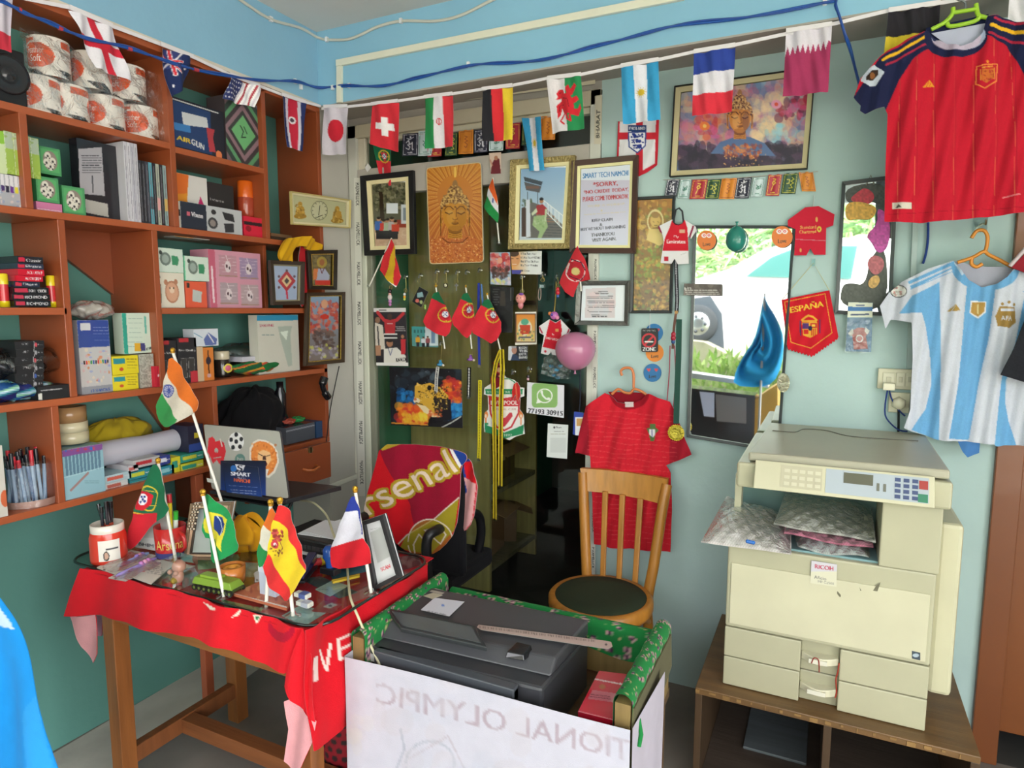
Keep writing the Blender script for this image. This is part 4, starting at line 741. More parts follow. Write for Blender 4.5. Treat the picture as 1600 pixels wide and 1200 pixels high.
smiley('round_sticker','orange round sticker with heart eyes at the top left of the mirror',1104,375.5,15,'e07a34',2.59,'eyes');smiley('round_sticker','orange round sticker with heart eyes at the top right of the mirror',1222,370,16.5,'e07a34',2.59,'eyes')
smiley('round_sticker','blue round sticker half hidden behind the no smoking tag',1022,520,14,'2c7ab8',2.612,'hearts');smiley('round_sticker','orange round sticker below the no smoking tag',1023,551,14,'e88a34',2.6125,'word');smiley('round_sticker','blue round sticker with red heart eyes above the red jersey',1019.5,582.5,14,'2c74b0',2.612,'hearts')
for x,y in ((1020,567),(1036,567)): pass
def p13(c): c.rect(1000,510,1032,552,'26262a');c.ell(1014,532,11.5,11.5,'c8303c');c.ell(1014,532,8.6,8.6,'26262a');c.line([(1007,539),(1021,525)],3,'c8303c');c.line([(1008,534),(1020,534)],2,'e8e4e0');c.text('NO SMOKING',1005,518,1024,518,2.6,'d8d8d8');c.text('ZONE',1004,548.5,1024.5,548.5,6,'f0f0f0',bold=.25)
t=thing('no_smoking_tag','black hanging tag with a red no smoking ring','tag',P(1015,549,Y=2.6));m=MB();c=Cv(1000,508,1032,552);p13(c);m.px(rrect(1002,513,1028,550,3),c,step=.7,thick=.003,back='1c1c20',Y=2.603);m.build('tag_card',t);m=MB();m.tube([P(1015,514,Y=2.602),P(1016,483,Y=2.6)],.001,'dcdcdc','plastic',5);m.build('string',t)
# ================================================================ small shirts, pennants, crest
def shape(name,label,cat,outline,paint,at,thick=.004,step=.9,mat='cloth',bg='ffffff',back='b8b4b0',disp=None,group=None,parts=None,off=0):
    o=np.array(outline,float);cv=Cv(*o.min(0),*o.max(0),bg=bg,sc=2.5);paint(cv) if paint else None
    if parts is None: m=MB();m.px(outline,cv,step=step,thick=thick,mat=mat,back=back,disp=disp,off=off,Y=at);return tag(m.build(name),label,cat,group)
    c=PV(o,Y=at);t=thing(name,label,cat,[c[:,0].mean(),at,c[:,2].min()],group);m=MB();m.px(outline,cv,step=step,thick=thick,mat=mat,back=back,disp=disp,off=off,Y=at);m.build(parts,t);return t
def k1(c):
    c.rect(1025,330,1092,415,'e4e2e6');c.poly([(1050,344),(1070,344),(1074,356),(1076,392),(1035,392),(1039,372),(1046,356)],'d02838');c.line([(1052,345),(1055,350),(1060,351),(1065,349),(1068,344)],2,'2a2430');c.ell(1059.5,345,5,5,'c8d8da')
    for a,b in (((1029,354),(1033,364)),((1083,354),(1077,372))): c.line([a,b],3,'8c2a4a')
    c.rect(1062,359,1070,364,'d8a890');c.text('Fly',1053,372,1061,372,4,'f0e8e8',bold=.1);c.text('Emirates',1042,380.5,1071,380.5,6,'f4eef0',bold=.2);c.rect(1038,401,1044,408,'c03040');c.line([(1064,398),(1072,395)],.6,'b0b0b4')
t=shape('mini_kit_hanger','small red and white football kit hanging on the thin black frame','mini football kit',[(1050,343),(1055,349),(1060,350.5),(1066,349),(1069,343),(1087,354),(1088,360),(1080,373),(1075,369),(1076,412),(1059,413),(1054,404),(1049,412),(1032,411),(1037,378),(1035,366),(1031,362),(1028,354)],k1,2.59,.006,parts='kit_body')
m=MB();m.tube([P(1052,348,Y=2.586),P(1056,328,Y=2.59),P(1061,325,Y=2.592),P(1066,330,Y=2.59),P(1068,347,Y=2.586)],.0035,'3a3c40','cloth',6);m.build('loop',t)
def k2(c):
    c.rect(1225,315,1310,405,'cc2a40');c.line([(1243,374),(1290,376)],1,'c8808c');c.text('Standard',1250.5,358,1275,357,5,'dfc468',bold=.1);c.text('Chartered',1249,365,1275,364,5,'dfc468',bold=.1);c.ell(1280,358,3.6,4.6,'dcc452');c.ell(1280,358,1.4,2,'cc2a40');c.ell(1276,343,2,4,'d8a860');c.ell(1251,391,1.6,3,'d8a860')
t=shape('mini_kit_hanger','all red mini football kit beside the narrow mirror','mini football kit',[(1258,324),(1279,322),(1304,335),(1302,352),(1291,356),(1290,398),(1272,398),(1266,388),(1260,399),(1241,399),(1243,358),(1231,353),(1231,344)],k2,2.60,.006,parts='kit_body')
m=MB();m.tube([P(1271,323,Y=2.6),P(1272,305,Y=2.606)],.0015,'d0d8d8','plastic',5);m.build('loop',t)
def k3(c):
    c.rect(835,480,900,580,'e2e0e4');c.poly([(859,500),(876,500),(878,516),(874,548),(848,542),(854,520)],'d02838');c.line([(862,500),(868,504),(874,500)],1.5,'c8c8d0');c.line([(843,512),(847,520)],2.5,'a83a50');c.line([(889,515),(884,528)],2.5,'a83a50');c.text('Fly',861,524,866,525,3.5,'f0e8e8');c.text('Emirates',851,529,873,533,4.6,'f4eef0',bold=.15);c.rect(868,514,873,518,'d8a060');c.ell(852,549,2,2,'c84050');c.poly([(859,555),(861,549),(863,556)],'404048')
t=shape('mini_kit_hanger','mini red and white kit with a pink toy head next to the balloon','mini football kit',[(858,499),(868,504),(876,499),(891,516),(884,529),(878,525),(872,556),(862,554),(860,551),(856,555),(845,552),(850,524),(843,520),(842,510)],k3,2.575,.006,parts='kit_body')
p=P(866,493,Y=2.565);m=MB();m.ball(p,.018,'c070b8','gloss',sq=(1,.9,.95));m.ball(p+[-.018,-.004,.008],.008,'e08848','gloss');m.ball(p+[.016,-.006,-.008],.009,'e890b8','gloss');m.ball(p+[-.004,-.017,.004],.006,'5a4aa8','gloss');m.build('toy_head',t)
m=MB();m.tube([p+[0,0,.015],P(868,466,Y=2.575),P(869,440,Y=2.59)],.002,'c8a850','gold',6);m.build('key_chain',t)
def k4(c):
    c.rect(1210,445,1320,565,'c8202e');c.line([(1226,472),(1289,459),(1300,520),(1267,544),(1236,535),(1226,472)],1.1,'e0a840');c.text('ESPAÑA',1235,489,1287,479,10,'e8c040',up=(-1,-11),bold=.5)
    c.line([(1253,500),(1258,496),(1263,493),(1270,495),(1276,500)],3,'e0a83c');c.rect(1253,500,1276,503,'e0a83c');c.poly([(1253,504),(1277,503),(1277,522),(1266,528),(1255,524)],'e0a83c');c.rect(1254,505,1264,514,'5c3c78');c.rect(1266,505,1276,512,'c03434');c.rect(1268,507,1274,510,'e8c04c');c.rect(1256,515,1263,522,'c8302c');[c.line([(1268+i*3,514),(1268+i*3,524)],1.2,'c8302c') for i in range(3)];c.ell(1266,513,3,4,'2a3048');c.line([(1250,502),(1251,524)],2,'4a3a60');c.line([(1281,500),(1281,520)],2,'4a3a60')
fr=[(1310,526)]+[(1310-i*2.2,527+i*1.55+(3 if i % 2 else 0)) for i in range(1,19)]+[(1270-i*2.5,556-i*.75+(3 if i % 2 else 0)) for i in range(1,16)]
t=shape('football_pennant','red pennant with yellow country name, crest and fringe','pennant',[(1221,468.5),(1296,453.5)]+fr+[(1230,541)],k4,2.60,.002,parts='pennant_cloth',disp=wav((.002,.3,.1,0)))
m=MB();m.tube([P(1222,468,Y=2.598),P(1271,411,Y=2.606),P(1296,454,Y=2.598)],.0012,'c8c088','cloth',5);m.build('cord',t);m=MB();m.box(P(1268,416,Y=2.612),P(1274,404,Y=2.602),'d0d2cc','clearbox');m.build('wall_hook',t)
def k5(c):
    c.rect(955,180,1040,290,'e4e2e8');c.rect(955,207,1040,218,'d0303e');c.rect(994,180,1004,290,'d0303e');c.line([(966,190),(963,280)],5,'c8283a');c.line([(1028,188),(1026,257),(996,275)],6,'c8283a')
    c.rect(981,195.5,1010,205,'2c4474');c.text('ENGLAND',983,203,1008,203,5,'e8e8f0',bold=.1);c.poly([(981,206),(1010,205),(1009,228),(996,240),(982,230)],'34488c');c.poly([(983,208),(1008,207),(1007,227),(996,237.5),(984,229)],'e8e8f0')
    for y in (212,220.5,229): c.blotch(['2c3c8c'],26,int(y),986+(y > 225)*3,y-2.4,1005-(y > 225)*3,y+2.4,(.8,1.8),1)
shape('football_pennant','white pennant with red cross, blue country shield and red fringe','pennant',[(966,190),(1030,187),(1027,258),(1010,270),(998,276),(962,282)],k5,2.607,.002,disp=wav((.0015,.3,.1,0)))
def k6(c):
    c.rect(1315,465,1370,560,'44749c');c.poly([(1325,472),(1364,473),(1363,480),(1325,479)],'d8dcc8');c.line([(1338,477),(1350,477)],2,'4a5c80');c.rect(1320,480,1370,486,'2c6ca8');c.rect(1320,486,1370,496,'d8dcc8');c.line([(1330,492),(1357,491)],2.4,'3c4c70');c.poly([(1340,512),(1350,512),(1358,520),(1353,525),(1356,545),(1334,546),(1332,525),(1325,520)],'a8403c');c.poly([(1332,513),(1325,521),(1330,526),(1334,520)],'d8d4cc');c.poly([(1352,511),(1359,517),(1355,523),(1351,518)],'d8d4cc');c.ell(1343,529,6,6,'e8e4e4',1,.68)
t=shape('air_freshener_packet','blue packet with a red shirt shape below the narrow mirror','packet',[(1325.5,472),(1364,473),(1361,550),(1321,549)],k6,2.58,.003,parts='packet_card',mat='print');m=MB();m.px([(1323,497),(1363,496),(1360,552),(1320,551)],'ffffff',thick=.001,off=.006,step=4,disp=wav((.002,.3,.3,0)),mat='film',Y=2.58);m.build('wrapper',t)
def k7(c):
    c.rect(750,580,825,695,'e8e6e4');c.poly([(758,608),(817,608),(816,616),(759,616)],'2a8a5c');c.line([(772,602),(778,596),(786,592),(796,592),(804,597),(808,603)],1.6,'2a8a5c');c.text("YOU'LL NEVER WALK ALONE",761,614.5,815,614.5,4,'e4ece0')
    c.poly([(763,618),(788,622),(813,618),(812,645),(800,668),(788,674),(775,668),(765,646)],'c8303c');c.poly([(766,621),(788,625),(810,621),(809,645),(798,666),(788,671),(777,666),(768,646)],'ece8e4');c.poly([(765,621),(788,625),(811,621),(811,635),(766,635)],'c8303c');c.text('LIVERPOOL',767,632.5,809,632.5,6.5,'f0ece8',bold=.25);c.text('FOOTBALL CLUB',770,641,806,641,3,'b0605c')
    c.poly([(796,645),(790,652),(783,654),(786,660),(784,668),(789,666),(794,660),(801,650),(800,645)],'c84050');c.line([(785,656),(780,668)],2,'c84050')
    for x in (759,814): c.line([(x,663),(x,645)],2.4,'e0803c');c.ell(x,648,3.5,6,'e0803c',.9);c.ell(x,650,1.5,3,'f0d8c0')
    c.poly([(757,663),(770,668),(788,676),(806,669),(819,663),(817,678),(800,682),(788,686),(776,682),(758,676)],'2a8a5c');c.text('1892',788,682,800,682,4,'e0e8dc');c.rect(757,661,763,664,'2a8a5c')
shape('club_crest','white green and red shield shaped club crest cut-out','crest',[(766,600),(772,594),(784,590),(787,585),(791,590),(804,594),(810,601),(811,605),(819,606),(819,619),(813,621),(812,640),(818,648),(819,660),(818,664),(820,678),(806,682),(796,688),(790,685),(776,680),(757,675),(756,667),(757,645),(763,640),(762,618),(756,616),(757,606)],k7,2.596,.004,mat='print',step=.8)
def k8(c): c.rect(755,560,790,640,'8c2438');c.blotch(['d8a060','e8d8c0','c83040','2c2430'],60,3,768,562,790,590,(1,3));c.ell(780,578,4,4,'e0b08c')
shape('toy_charm','red and yellow cartoon charm behind the yellow tape measures','key ring',[(770,566),(786,568),(789,580),(782,588),(786,600),(768,612),(766,590),(773,582)],k8,2.5955,.005,mat='gloss')
def k9(c): c.rect(795,590,815,635,'c83030');c.line([(805,596),(808,625)],2,'e06a50')
shape('chilli_charm','red chilli shaped charm over the crest','key ring',[(803,600),(808,597),(812,604),(813,618),(809,628),(805,616),(801,626),(800,612)],k9,2.588,.006,mat='gloss')
def balloon(label,cx,cy,rx,ry,col,at,knot):
    c0=P(cx,cy,Y=at);R=(P(cx+rx,cy,Y=at)-c0)[0];Rz=(c0-P(cx,cy+ry,Y=at))[2];c0=c0-[0,R*.75,0];t=thing('balloon',label,'balloon',c0-[0,0,Rz])
    m=MB();pr=[(R*math.sin(PI*i/16)*(1+.12*math.cos(PI*i/16)*(1 if knot > 0 else -1)*-1),Rz*math.cos(PI*i/16)) for i in range(17)];m.lathe(c0,pr,col,'gloss',28);m.build('balloon_skin',t)
    m=MB();s_=1 if knot > 0 else -1;m.lathe(c0+[0,0,s_*Rz],[(.002,-.002*s_),(.004,.004*s_),(.003,.008*s_),(.007,.014*s_)],col,'gloss',12);m.build('knot',t)
balloon('small teal balloon hanging on the wide mirror',1152,374,16.5,20,'2a8478',2.60,1);balloon('round pink balloon at the edge of the glass',907,547.5,29.5,29.5,'c07a9c',2.60,-1)
HG='clear suction hooks on the glass'
for x,y,lb in ((683,424,'clear suction hook under the plaque, leftmost of the level row'),(697.5,424,'second clear suction hook of the level row under the plaque'),(715,425,'third clear suction hook of the level row under the plaque'),(730,425,'fourth clear suction hook of the level row under the plaque'),(750,422,'clear suction hook at the right end of the row under the plaque'),(657,431,'clear suction hook above the small black packet'),(634,432,'clear suction hook beside the slanted yellow and red flag'),(816,432,'clear suction hook below the quote card'),(848,429,'clear suction hook with a silver keyring'),(871,431,'clear suction hook holding the mini kit chain'),(690,536,'clear suction hook under the left hand flag'),(802,581,'clear suction hook above the chilli charm'),(827,577,'clear suction hook above the phone sign')):
    p=P(x,y,Y=2.598);t=thing('suction_hook',lb,'hook',p-[0,0,.012],HG);m=MB();m.lathe(p,[(.0,.009),(.004,.009),(.006,.004),(.012,.0),(.0125,-.0005)],'dfe2ee','clearbox',20,ax=(0,-1,0));m.build('suction_cup',t)
    m=MB();m.tube([p+[0,-.008,.004],p+[0,-.012,0],p+[0,-.012,-.008],p+[0,-.018,-.011],p+[0,-.02,-.005]],.0016,'b8bac0','metal',6);m.build('hook',t)
def keyring(label,top,x,y,body,group=None,col='b8a868'):
    a=P(*top,Y=2.582);p=P(x,y,Y=2.586);t=thing('key_ring',label,'key ring',p-[0,0,.03],group);m=MB();m.tube([a,(a+p)/2+[.002,0,0],p+[0,0,.01]],.0012,col,'metal',6);rg=[p+[.009*math.cos(i*PI/8),0,.018+.009*math.sin(i*PI/8)] for i in range(17)];m.tube(rg,.0011,col,'metal',6);m.build('key_chain',t);body(t,p)
def bpack(t,p):
    m=MB();m.px([(655,448),(669,456),(658,480),(644,471)],(lambda c: (c.poly([(652,458),(660,456),(662,464),(652,465)],'8cb0b8'),c.ell(652,470,3,3,'c86a60'),c.ell(658,472,2.5,3,'a8b87c'),c)[-1])(Cv(640,445,672,482,bg='1d1e24')),thick=.004,step=.8,Y=2.592);m.build('packet',t)
keyring('small black printed packet hanging on a key ring',(657,432),655,446,bpack)
def gold_cross(t,p): m=MB();m.box(p+[-.002,-.002,-.02],p+[.002,.002,.012],'d8b04c','gold');m.box(p+[-.009,-.002,-.002],p+[.009,.002,.003],'d8b04c','gold');m.build('cross',t)
def pearl(t,p): m=MB();m.lathe(p,[(0,.004),(.008,.003),(.008,-.003)],'e8e4c8','gloss',18,ax=(0,-1,0));m.build('disc',t);m=MB();m.lathe(p,[(.008,.004),(.0105,.004),(.0105,-.003),(.008,-.003)],'4a3c28','metal',18,ax=(0,-1,0));m.build('bezel',t)
def silver(t,p): m=MB();m.box(p+[-.0018,-.002,-.024],p+[.0018,.002,.01],'d0d2d6','metal');m.box(p+[-.008,-.002,-.004],p+[.008,.002,.004],'d0d2d6','metal');m.build('cross',t)
keyring('tiny gold cross pendant on the glass',(683,426),681,446,gold_cross);keyring('round pearl disc pendant on the glass',(697,426),696.5,446,pearl);keyring('slim silver cross pendant on the glass',(715,427),713,446,silver)
def pig(t,p):
    m=MB();m.ball(p+[0,-.012,-.012],.023,'e89a94','gloss',sq=(1,.8,1));m.ball(p+[0,-.012,-.04],.013,'d8848c','gloss',sq=(1,.8,1.3));m.build('toy_body',t);m=MB();m.ball(p+[.008,-.024,.006],.008,'7a4aa8','gloss',sq=(1.4,.6,.7));m.build('bow',t);m=MB();[m.ball(p+[s_*.008,-.03,-.01],.0022,'2a1c20','gloss') for s_ in (-1,1)];m.build('eyes',t)
keyring('pink toy pig key ring with a purple bow',(816,432),815.5,462,pig,col='d8c890')
def block(t,p): m=MB();m.box(p+[-.012,-.012,-.018],p+[.012,0,0],'e8ecf0','clearbox');m.box(p+[-.009,-.009,-.015],p+[.009,-.003,-.003],'b8bcc4','foil');m.build('crystal_block',t);m=MB();m.tube(smoothpath([p+[-.012,-.004,-.012],p+[-.018,-.004,-.04],p+[-.016,-.004,-.066],p+[-.008,-.004,-.06],p+[-.006,-.004,-.03],p+[-.01,-.004,-.012]]),.0026,'8c8078','plastic',6);m.build('strap',t)
keyring('clear crystal block key ring with a grey strap loop',(848,430),848,444,block)
def dolls(cols):
    def f(t,p):
        m=MB();z=0
        for c,r in cols: m.ball(p+[0,-.01,z],r,c,'gloss',sq=(1,.8,1.1));z -= r*1.6
        m.build('toy_body',t)
    return f
keyring('red toy figure key ring beside the club flag',(871,433),873,452,dolls([('d02c40',.008),('c8283c',.01),('3a5a9c',.007)]));keyring('doll key ring in a white skirt with a lilac tail below the slanted flag',(612,444),611,455,dolls([('2c2024',.01),('e0a8a0',.008),('e0d4d4',.012),('c080c0',.009),('b878b8',.008)]));keyring('small tri-colour flag charm beside the slanted flag',(634,434),634,460,dolls([('d8d8e0',.007),('e0a030',.007),('c8d860',.006)]));keyring('green toy charm hanging by the black packet',(667,470),666,478,dolls([('8cb85c',.006),('a8c860',.006)]) )
keyring('silver ring with a pink bead above the phone sign',(827,579),826.5,588,dolls([('3a3238',.007),('d8a8b8',.006)]))
def ufo(c1,c2): return lambda t,p: (lambda m: (m.lathe(p,[(0,.02),(.006,.018),(.008,.006),(.018,0),(.016,-.006),(.006,-.009),(0,-.009)],c1,'gloss',18),m.ball(p+[.018,-.004,-.004],.006,c2,'gloss'),m.build('toy_body',t)))(MB())
keyring('blue saucer shaped toy charm at the end of the left hand flag',(690,538),688,569,ufo('3a8ab8','d8d0c0'));keyring('purple saucer shaped toy charm under the middle hand flag',(737,546),735.5,561,ufo('8c5aa8','d8c8b8'))
def ribbon(name,label,cat,pts,w,col,at=2.585,dots=None,mat='cloth',group=None,endc=None):
    pts=[np.array(p,float) for p in pts];L,R=[],[]
    for i,p in enumerate(pts):
        d=pts[min(i+1,len(pts)-1)]-pts[max(i-1,0)];d /= np.linalg.norm(d);n=np.array([-d[1],d[0]])*w/2;L.append(tuple(p+n));R.append(tuple(p-n))
    o=np.array(L+R[::-1]);cv=Cv(*o.min(0),*o.max(0),bg=col,sc=3)
    if dots:
        for a,b in zip(pts[:-1],pts[1:]):
            k=int(np.linalg.norm(b-a)/dots[1])
            for j in range(k): q=a+(b-a)*(j+.5)/k;cv.line([q,q+(b-a)/np.linalg.norm(b-a)*dots[1]*.5],dots[2],dots[0])
    t=thing(name,label,cat,P(*o[o[:,1].argmax()],Y=at),group);m=MB();m.px(L+R[::-1],cv,step=.9,thick=.0015,mat=mat,back=col,Y=at);m.build('ribbon',t)
    if endc: p=P(*pts[-1],Y=at);m=MB();m.box(p-[.006,.004,.006],p+[.006,.002,.006],endc,'metal');m.build('end_clip',t)
    return t
YL='d2b82c'
ribbon('tape_measure','longer yellow tape measure strip hanging in front of the crest','tape measure',[(782,548),(775,566),(771,590),(772,650),(773,720),(773,812)],6,YL,2.575,('6a5c14',2.5,2.4),endc='a8a088');ribbon('tape_measure','shorter yellow tape measure strip right of the longer one','tape measure',[(784,546),(785,575),(783,620),(782,680),(781.5,760)],7,'d8c030',2.57,('5a4c10',3.2,3),endc='a8a088')
ribbon('lanyard','narrow yellow lanyard hanging on the olive board side','lanyard',[(750,594),(749.5,640),(749,690),(748,718)],5.5,'d8c828',2.585,('8a7c20',4,1.6),endc='e0e0d8');ribbon('lanyard','blue lanyard strap above the narrow yellow lanyard','lanyard',[(748,442),(747.5,480),(748,530),(749,572)],3.6,'2c3c9c',2.59,endc='c8c0a8');ribbon('lanyard','light blue lanyard strand behind the right hand flag','lanyard',[(752,444),(754,470),(755,500)],2.5,'5a80c0',2.5905)
ribbon('strap_charm','white lettered wrist strap hanging over the big cat poster','strap',[(684,573),(682,590),(681,613)],5,'c8c8c4',2.588,('505058',3,1.6),endc='d0d0cc');ribbon('strap_charm','black lettered wrist strap under the purple charm','strap',[(733,574),(732.5,600),(732,621)],5.5,'1c1c20',2.588,('d8d8d8',4,1.8),endc='b0b0b0');ribbon('chain_lanyard','dark chain strand hanging from the pink balloon','chain',[(907,578),(906,600),(906,612)],1.5,'3a3a44',2.58)
ribbon('lanyard','black lanyard with pale lettering by the golden leaves picture','lanyard',[(1056,405),(1057,440),(1058,470),(1057,488)],6,'2a2a32',2.59,('a8a8b0',3.6,2),endc='8a6a4a')
t=ribbon('hero_charm','red and blue string doll key strap beside the green medal ribbon','strap',[(1056,490),(1053,512),(1051,545)],4,'7a5a50',2.588);m=MB();p=P(1052,528,Y=2.58);m.ball(p+[0,0,.014],.009,'c83048','gloss',sq=(1,.8,1.2));m.ball(p,.01,'c02c44','gloss',sq=(1,.7,1.3));m.ball(p+[0,0,-.014],.008,'3a5a98','gloss',sq=(1,.7,1.2));m.build('doll',t)
for L in (((1047,540),(1046,580),(1042,630)),((1054,540),(1056,590),(1052,640))): m=MB();m.tube([P(*a,Y=2.582) for a in L],.0022,'b05060','cloth',6);m.build('cord',t)
t=ribbon('medal','gold starburst medal on a dark green ribbon over the red jersey','medal',[(1061,499),(1060,560),(1058,610),(1056.5,662)],9,'2f5148',2.535);p=P(1056.5,676,Y=2.53);r=.033
m=MB();st=[(math.cos(i*PI/24)*(r if i % 2 else r*.9),math.sin(i*PI/24)*(r if i % 2 else r*.9)) for i in range(48)];m.hexa([p+[x,0,z] for x,z in st],[p+[x,-.004,z] for x,z in st],'d8c040','gold');m.lathe(p+[0,-.004,0],[(0,.002),(r*.6,.002),(r*.68,.004),(r*.76,.002),(r*.8,0)],'d8c850','gold',32,ax=(0,-1,0));m.build('medal_disc',t)
def bagpx(name,label,cat,outline,at,amp=.012,thick=.002,blue=None):
    c=PV(np.array(outline,float),Y=at);t=thing(name,label,cat,[c[:,0].mean(),at,c[:,2].min()]);m=MB();m.px(outline,'e8eef0',step=2,disp=wav((amp*.5,.4,.2,0),(amp*.4,-.3,.5,1),(amp*.3,.9,.7,2)),off=amp,thick=thick,mat='film',Y=at);m.build('bag',t)
    if blue: m=MB();[m.ball(P(x,y,Y=at)-[0,.004,0],.008,'4a90b8','gloss',sq=(1.4,.3,.8)) for x,y in blue];m.build('trinkets',t)
bagpx('clear_packet','crumpled clear packet of blue trinkets behind the pink balloon','packet',[(850,558),(868,552),(884,560),(892,578),(890,592),(870,592),(846,584)],2.596,blue=((862,572),(870,578),(866,586),(876,572),(872,590)))
t=shape('silver_tag','greyish oval tag hanging at the lower right of the mirror','tag',circ(1224,598,10,15,24,.3),lambda c: (c.blotch(['8c8a78','a8a690'],30,2,al=.5)),2.575,.004,mat='foil',bg='98968a')
# ================================================================ jerseys
def jersey(name,label,outline,paint,at,bulge,parts,bg,step=1.25,back='9a9aa0'):
    o=np.array(outline,float);c=PV(o,Y=at);t=thing(name,label,'jersey',[c[:,0].mean(),at,c[:,2].min()]);cv=Cv(*o.min(0),*o.max(0),bg=bg,sc=2);paint(cv);cv.mix(.025,1,3)
    m=MB();m.px([tuple(z) for z in o],cv,step=step,disp=bulge,thick=.004,off=.012,mat='cloth',back=back,Y=at);m.build(parts,t);return t
def js(c):
    c.rect(1330,20,1660,360,'bc1c30');N='1d2244'
    for i,x in enumerate((1404,1430,1459,1491,1522,1556,1585,1612)): c.line([(x+(1491-x)*.06,60),(x,200),(x-2,350)],.8,'d87a50',.7);c.line([(x+2.5,60),(x+2,350)],.8,'8c1828',.6)
    c.poly([(1449,46),(1458,70),(1427,92),(1405,125),(1385,170),(1350,180),(1330,155),(1375,90)],N);c.poly([(1543,25),(1540,55),(1575,70),(1595,105),(1604,125),(1660,130),(1660,20)],N)
    for a,b,w,col in (((1372,85),(1443,49),3.2,'b02a38'),((1379,95),(1447,57),4.2,'e8b428'),((1384,103),(1450,67),3,'a82a44')): c.line([a,b],w,col)
    for a,b,w,col in (((1554,29),(1640,44),4,'b02a44'),((1549,40),(1640,60),6,'e8b428'),((1545,52),(1640,80),4,'b02a44')): c.line([a,b],w,col)
    c.ell(1493,58,49,32,N);c.poly([(1445,40),(1543,18),(1545,50),(1500,60),(1448,62)],N);c.ell(1498,54,42,25,'a8b4d0');c.ell(1496,60,38,19,'c8a8b8',.55);c.poly([(1452,30),(1545,15),(1540,38),(1500,50),(1456,56)],N);c.poly([(1456,56),(1500,50),(1540,38),(1538,44),(1500,56),(1460,62)],'2a3050')
    c.poly([(1352,108),(1366,102),(1382,114),(1368,135),(1359,134),(1345,124)],'c8d0e0');c.poly([(1362,110),(1372,110),(1372,118),(1364,126),(1354,124),(1354,118)],'3a2a24');c.ell(1363,118,4,5,'8c5a34')
    c.poly([(1441,137),(1453,124),(1461,134)],'d8962c');c.line([(1447,136),(1452,127)],.8,'c81e32');c.line([(1452,135),(1455,128)],.8,'c81e32');sx,sy=1542,98
    c.poly([(sx+4*math.sin(i*PI/5)*(1 if i % 2 == 0 else .42),sy-4.4*math.cos(i*PI/5)*(1 if i % 2 == 0 else .42)) for i in range(10)],'e08a34');S=[(1526,104),(1557.5,101),(1556,128),(1538,139),(1524.5,132)];c.line(S+[S[0]],1.6,'e89044');c.poly([(1533,110),(1552,108),(1551,124),(1540,131),(1532,126)],'c87a30',.8);c.line([(1531,110),(1531,126)],1.5,'d88a3c');c.line([(1553,108),(1552,125)],1.5,'d88a3c');c.blotch(['8c3a24','a82a34'],18,3,1534,111,1551,127,(.8,1.6),.8);c.line([(1534,107),(1550,105)],2,'d8903c');c.rect(1395,316,1424,326,'cfc8bc');c.poly([(1399,325),(1404,319),(1409,324)],'4a4a44');c.line([(1385,335),(1600,324)],.8,'9a1628');c.line([(1567,309),(1592,304)],1.6,'d88a8c')
t=jersey('football_jersey','red jersey with navy sleeves and gold shoulder stripes, top right',[(1449,47),(1462,58),(1480,68),(1500,73),(1520,66),(1536,50),(1543,25),(1560,24),(1650,48),(1690,110),(1650,130),(1640,320),(1605,331),(1560,337),(1500,343),(1440,348),(1382,346),(1384,260),(1387,178),(1382,166),(1352,177),(1344,172),(1345,164),(1334,151),(1345,120),(1376,88),(1415,62)],js,2.36,wav((.007,.11,.01,0),(.005,.05,-.015,2),(.003,.25,.06,1)),'jersey_body','c81e32')
m=MB();m.px([(1446,44),(1545,22),(1541,48),(1500,62),(1455,62)],'1f2546',step=3,thick=.002,off=-.012,mat='cloth',Y=2.36);m.px([(1455,52),(1541,36),(1534,54),(1518,68),(1500,74),(1478,69)],'b4b8d0',step=3,thick=.001,off=-.005,mat='cloth',Y=2.36);m.build('collar_back',t)
def hang(label,pts_list,r,col,at,name='clothes_hanger',hook=None):
    V=[P(x,y,Y=at) for x,y in pts_list[0]];t=thing(name,label,'hanger',V[len(V)//2]);
    for k,pl_ in enumerate(pts_list): m=MB();m.tube(smoothpath([P(x,y,Y=at) for x,y in pl_],4),r,col,'plastic',8);m.build('hanger_arm' if k == 0 else 'hook' if hook == k else 'crossbar',t)
    return t
hang('bright green plastic hanger holding the red jersey at the top right',[[(1455,46),(1476,35),(1488,22),(1489,12)],[(1480,36),(1486,41),(1520,34),(1530,27),(1527,20),(1525,6)],[(1489,20),(1526,14)],[(1527,24),(1542,28)]],.006,'9ac82c',2.36);t=bpy.context.scene.objects.get('clothes_hanger')
m=MB();m.tube(smoothpath([P(x,y,Y=2.36) for x,y in ((1508,17),(1508,4),(1496,-1),(1488,-8),(1492,-18),(1502,-20))],4),.0028,'8a8c90','metal',8);m.build('wire_hook',t)
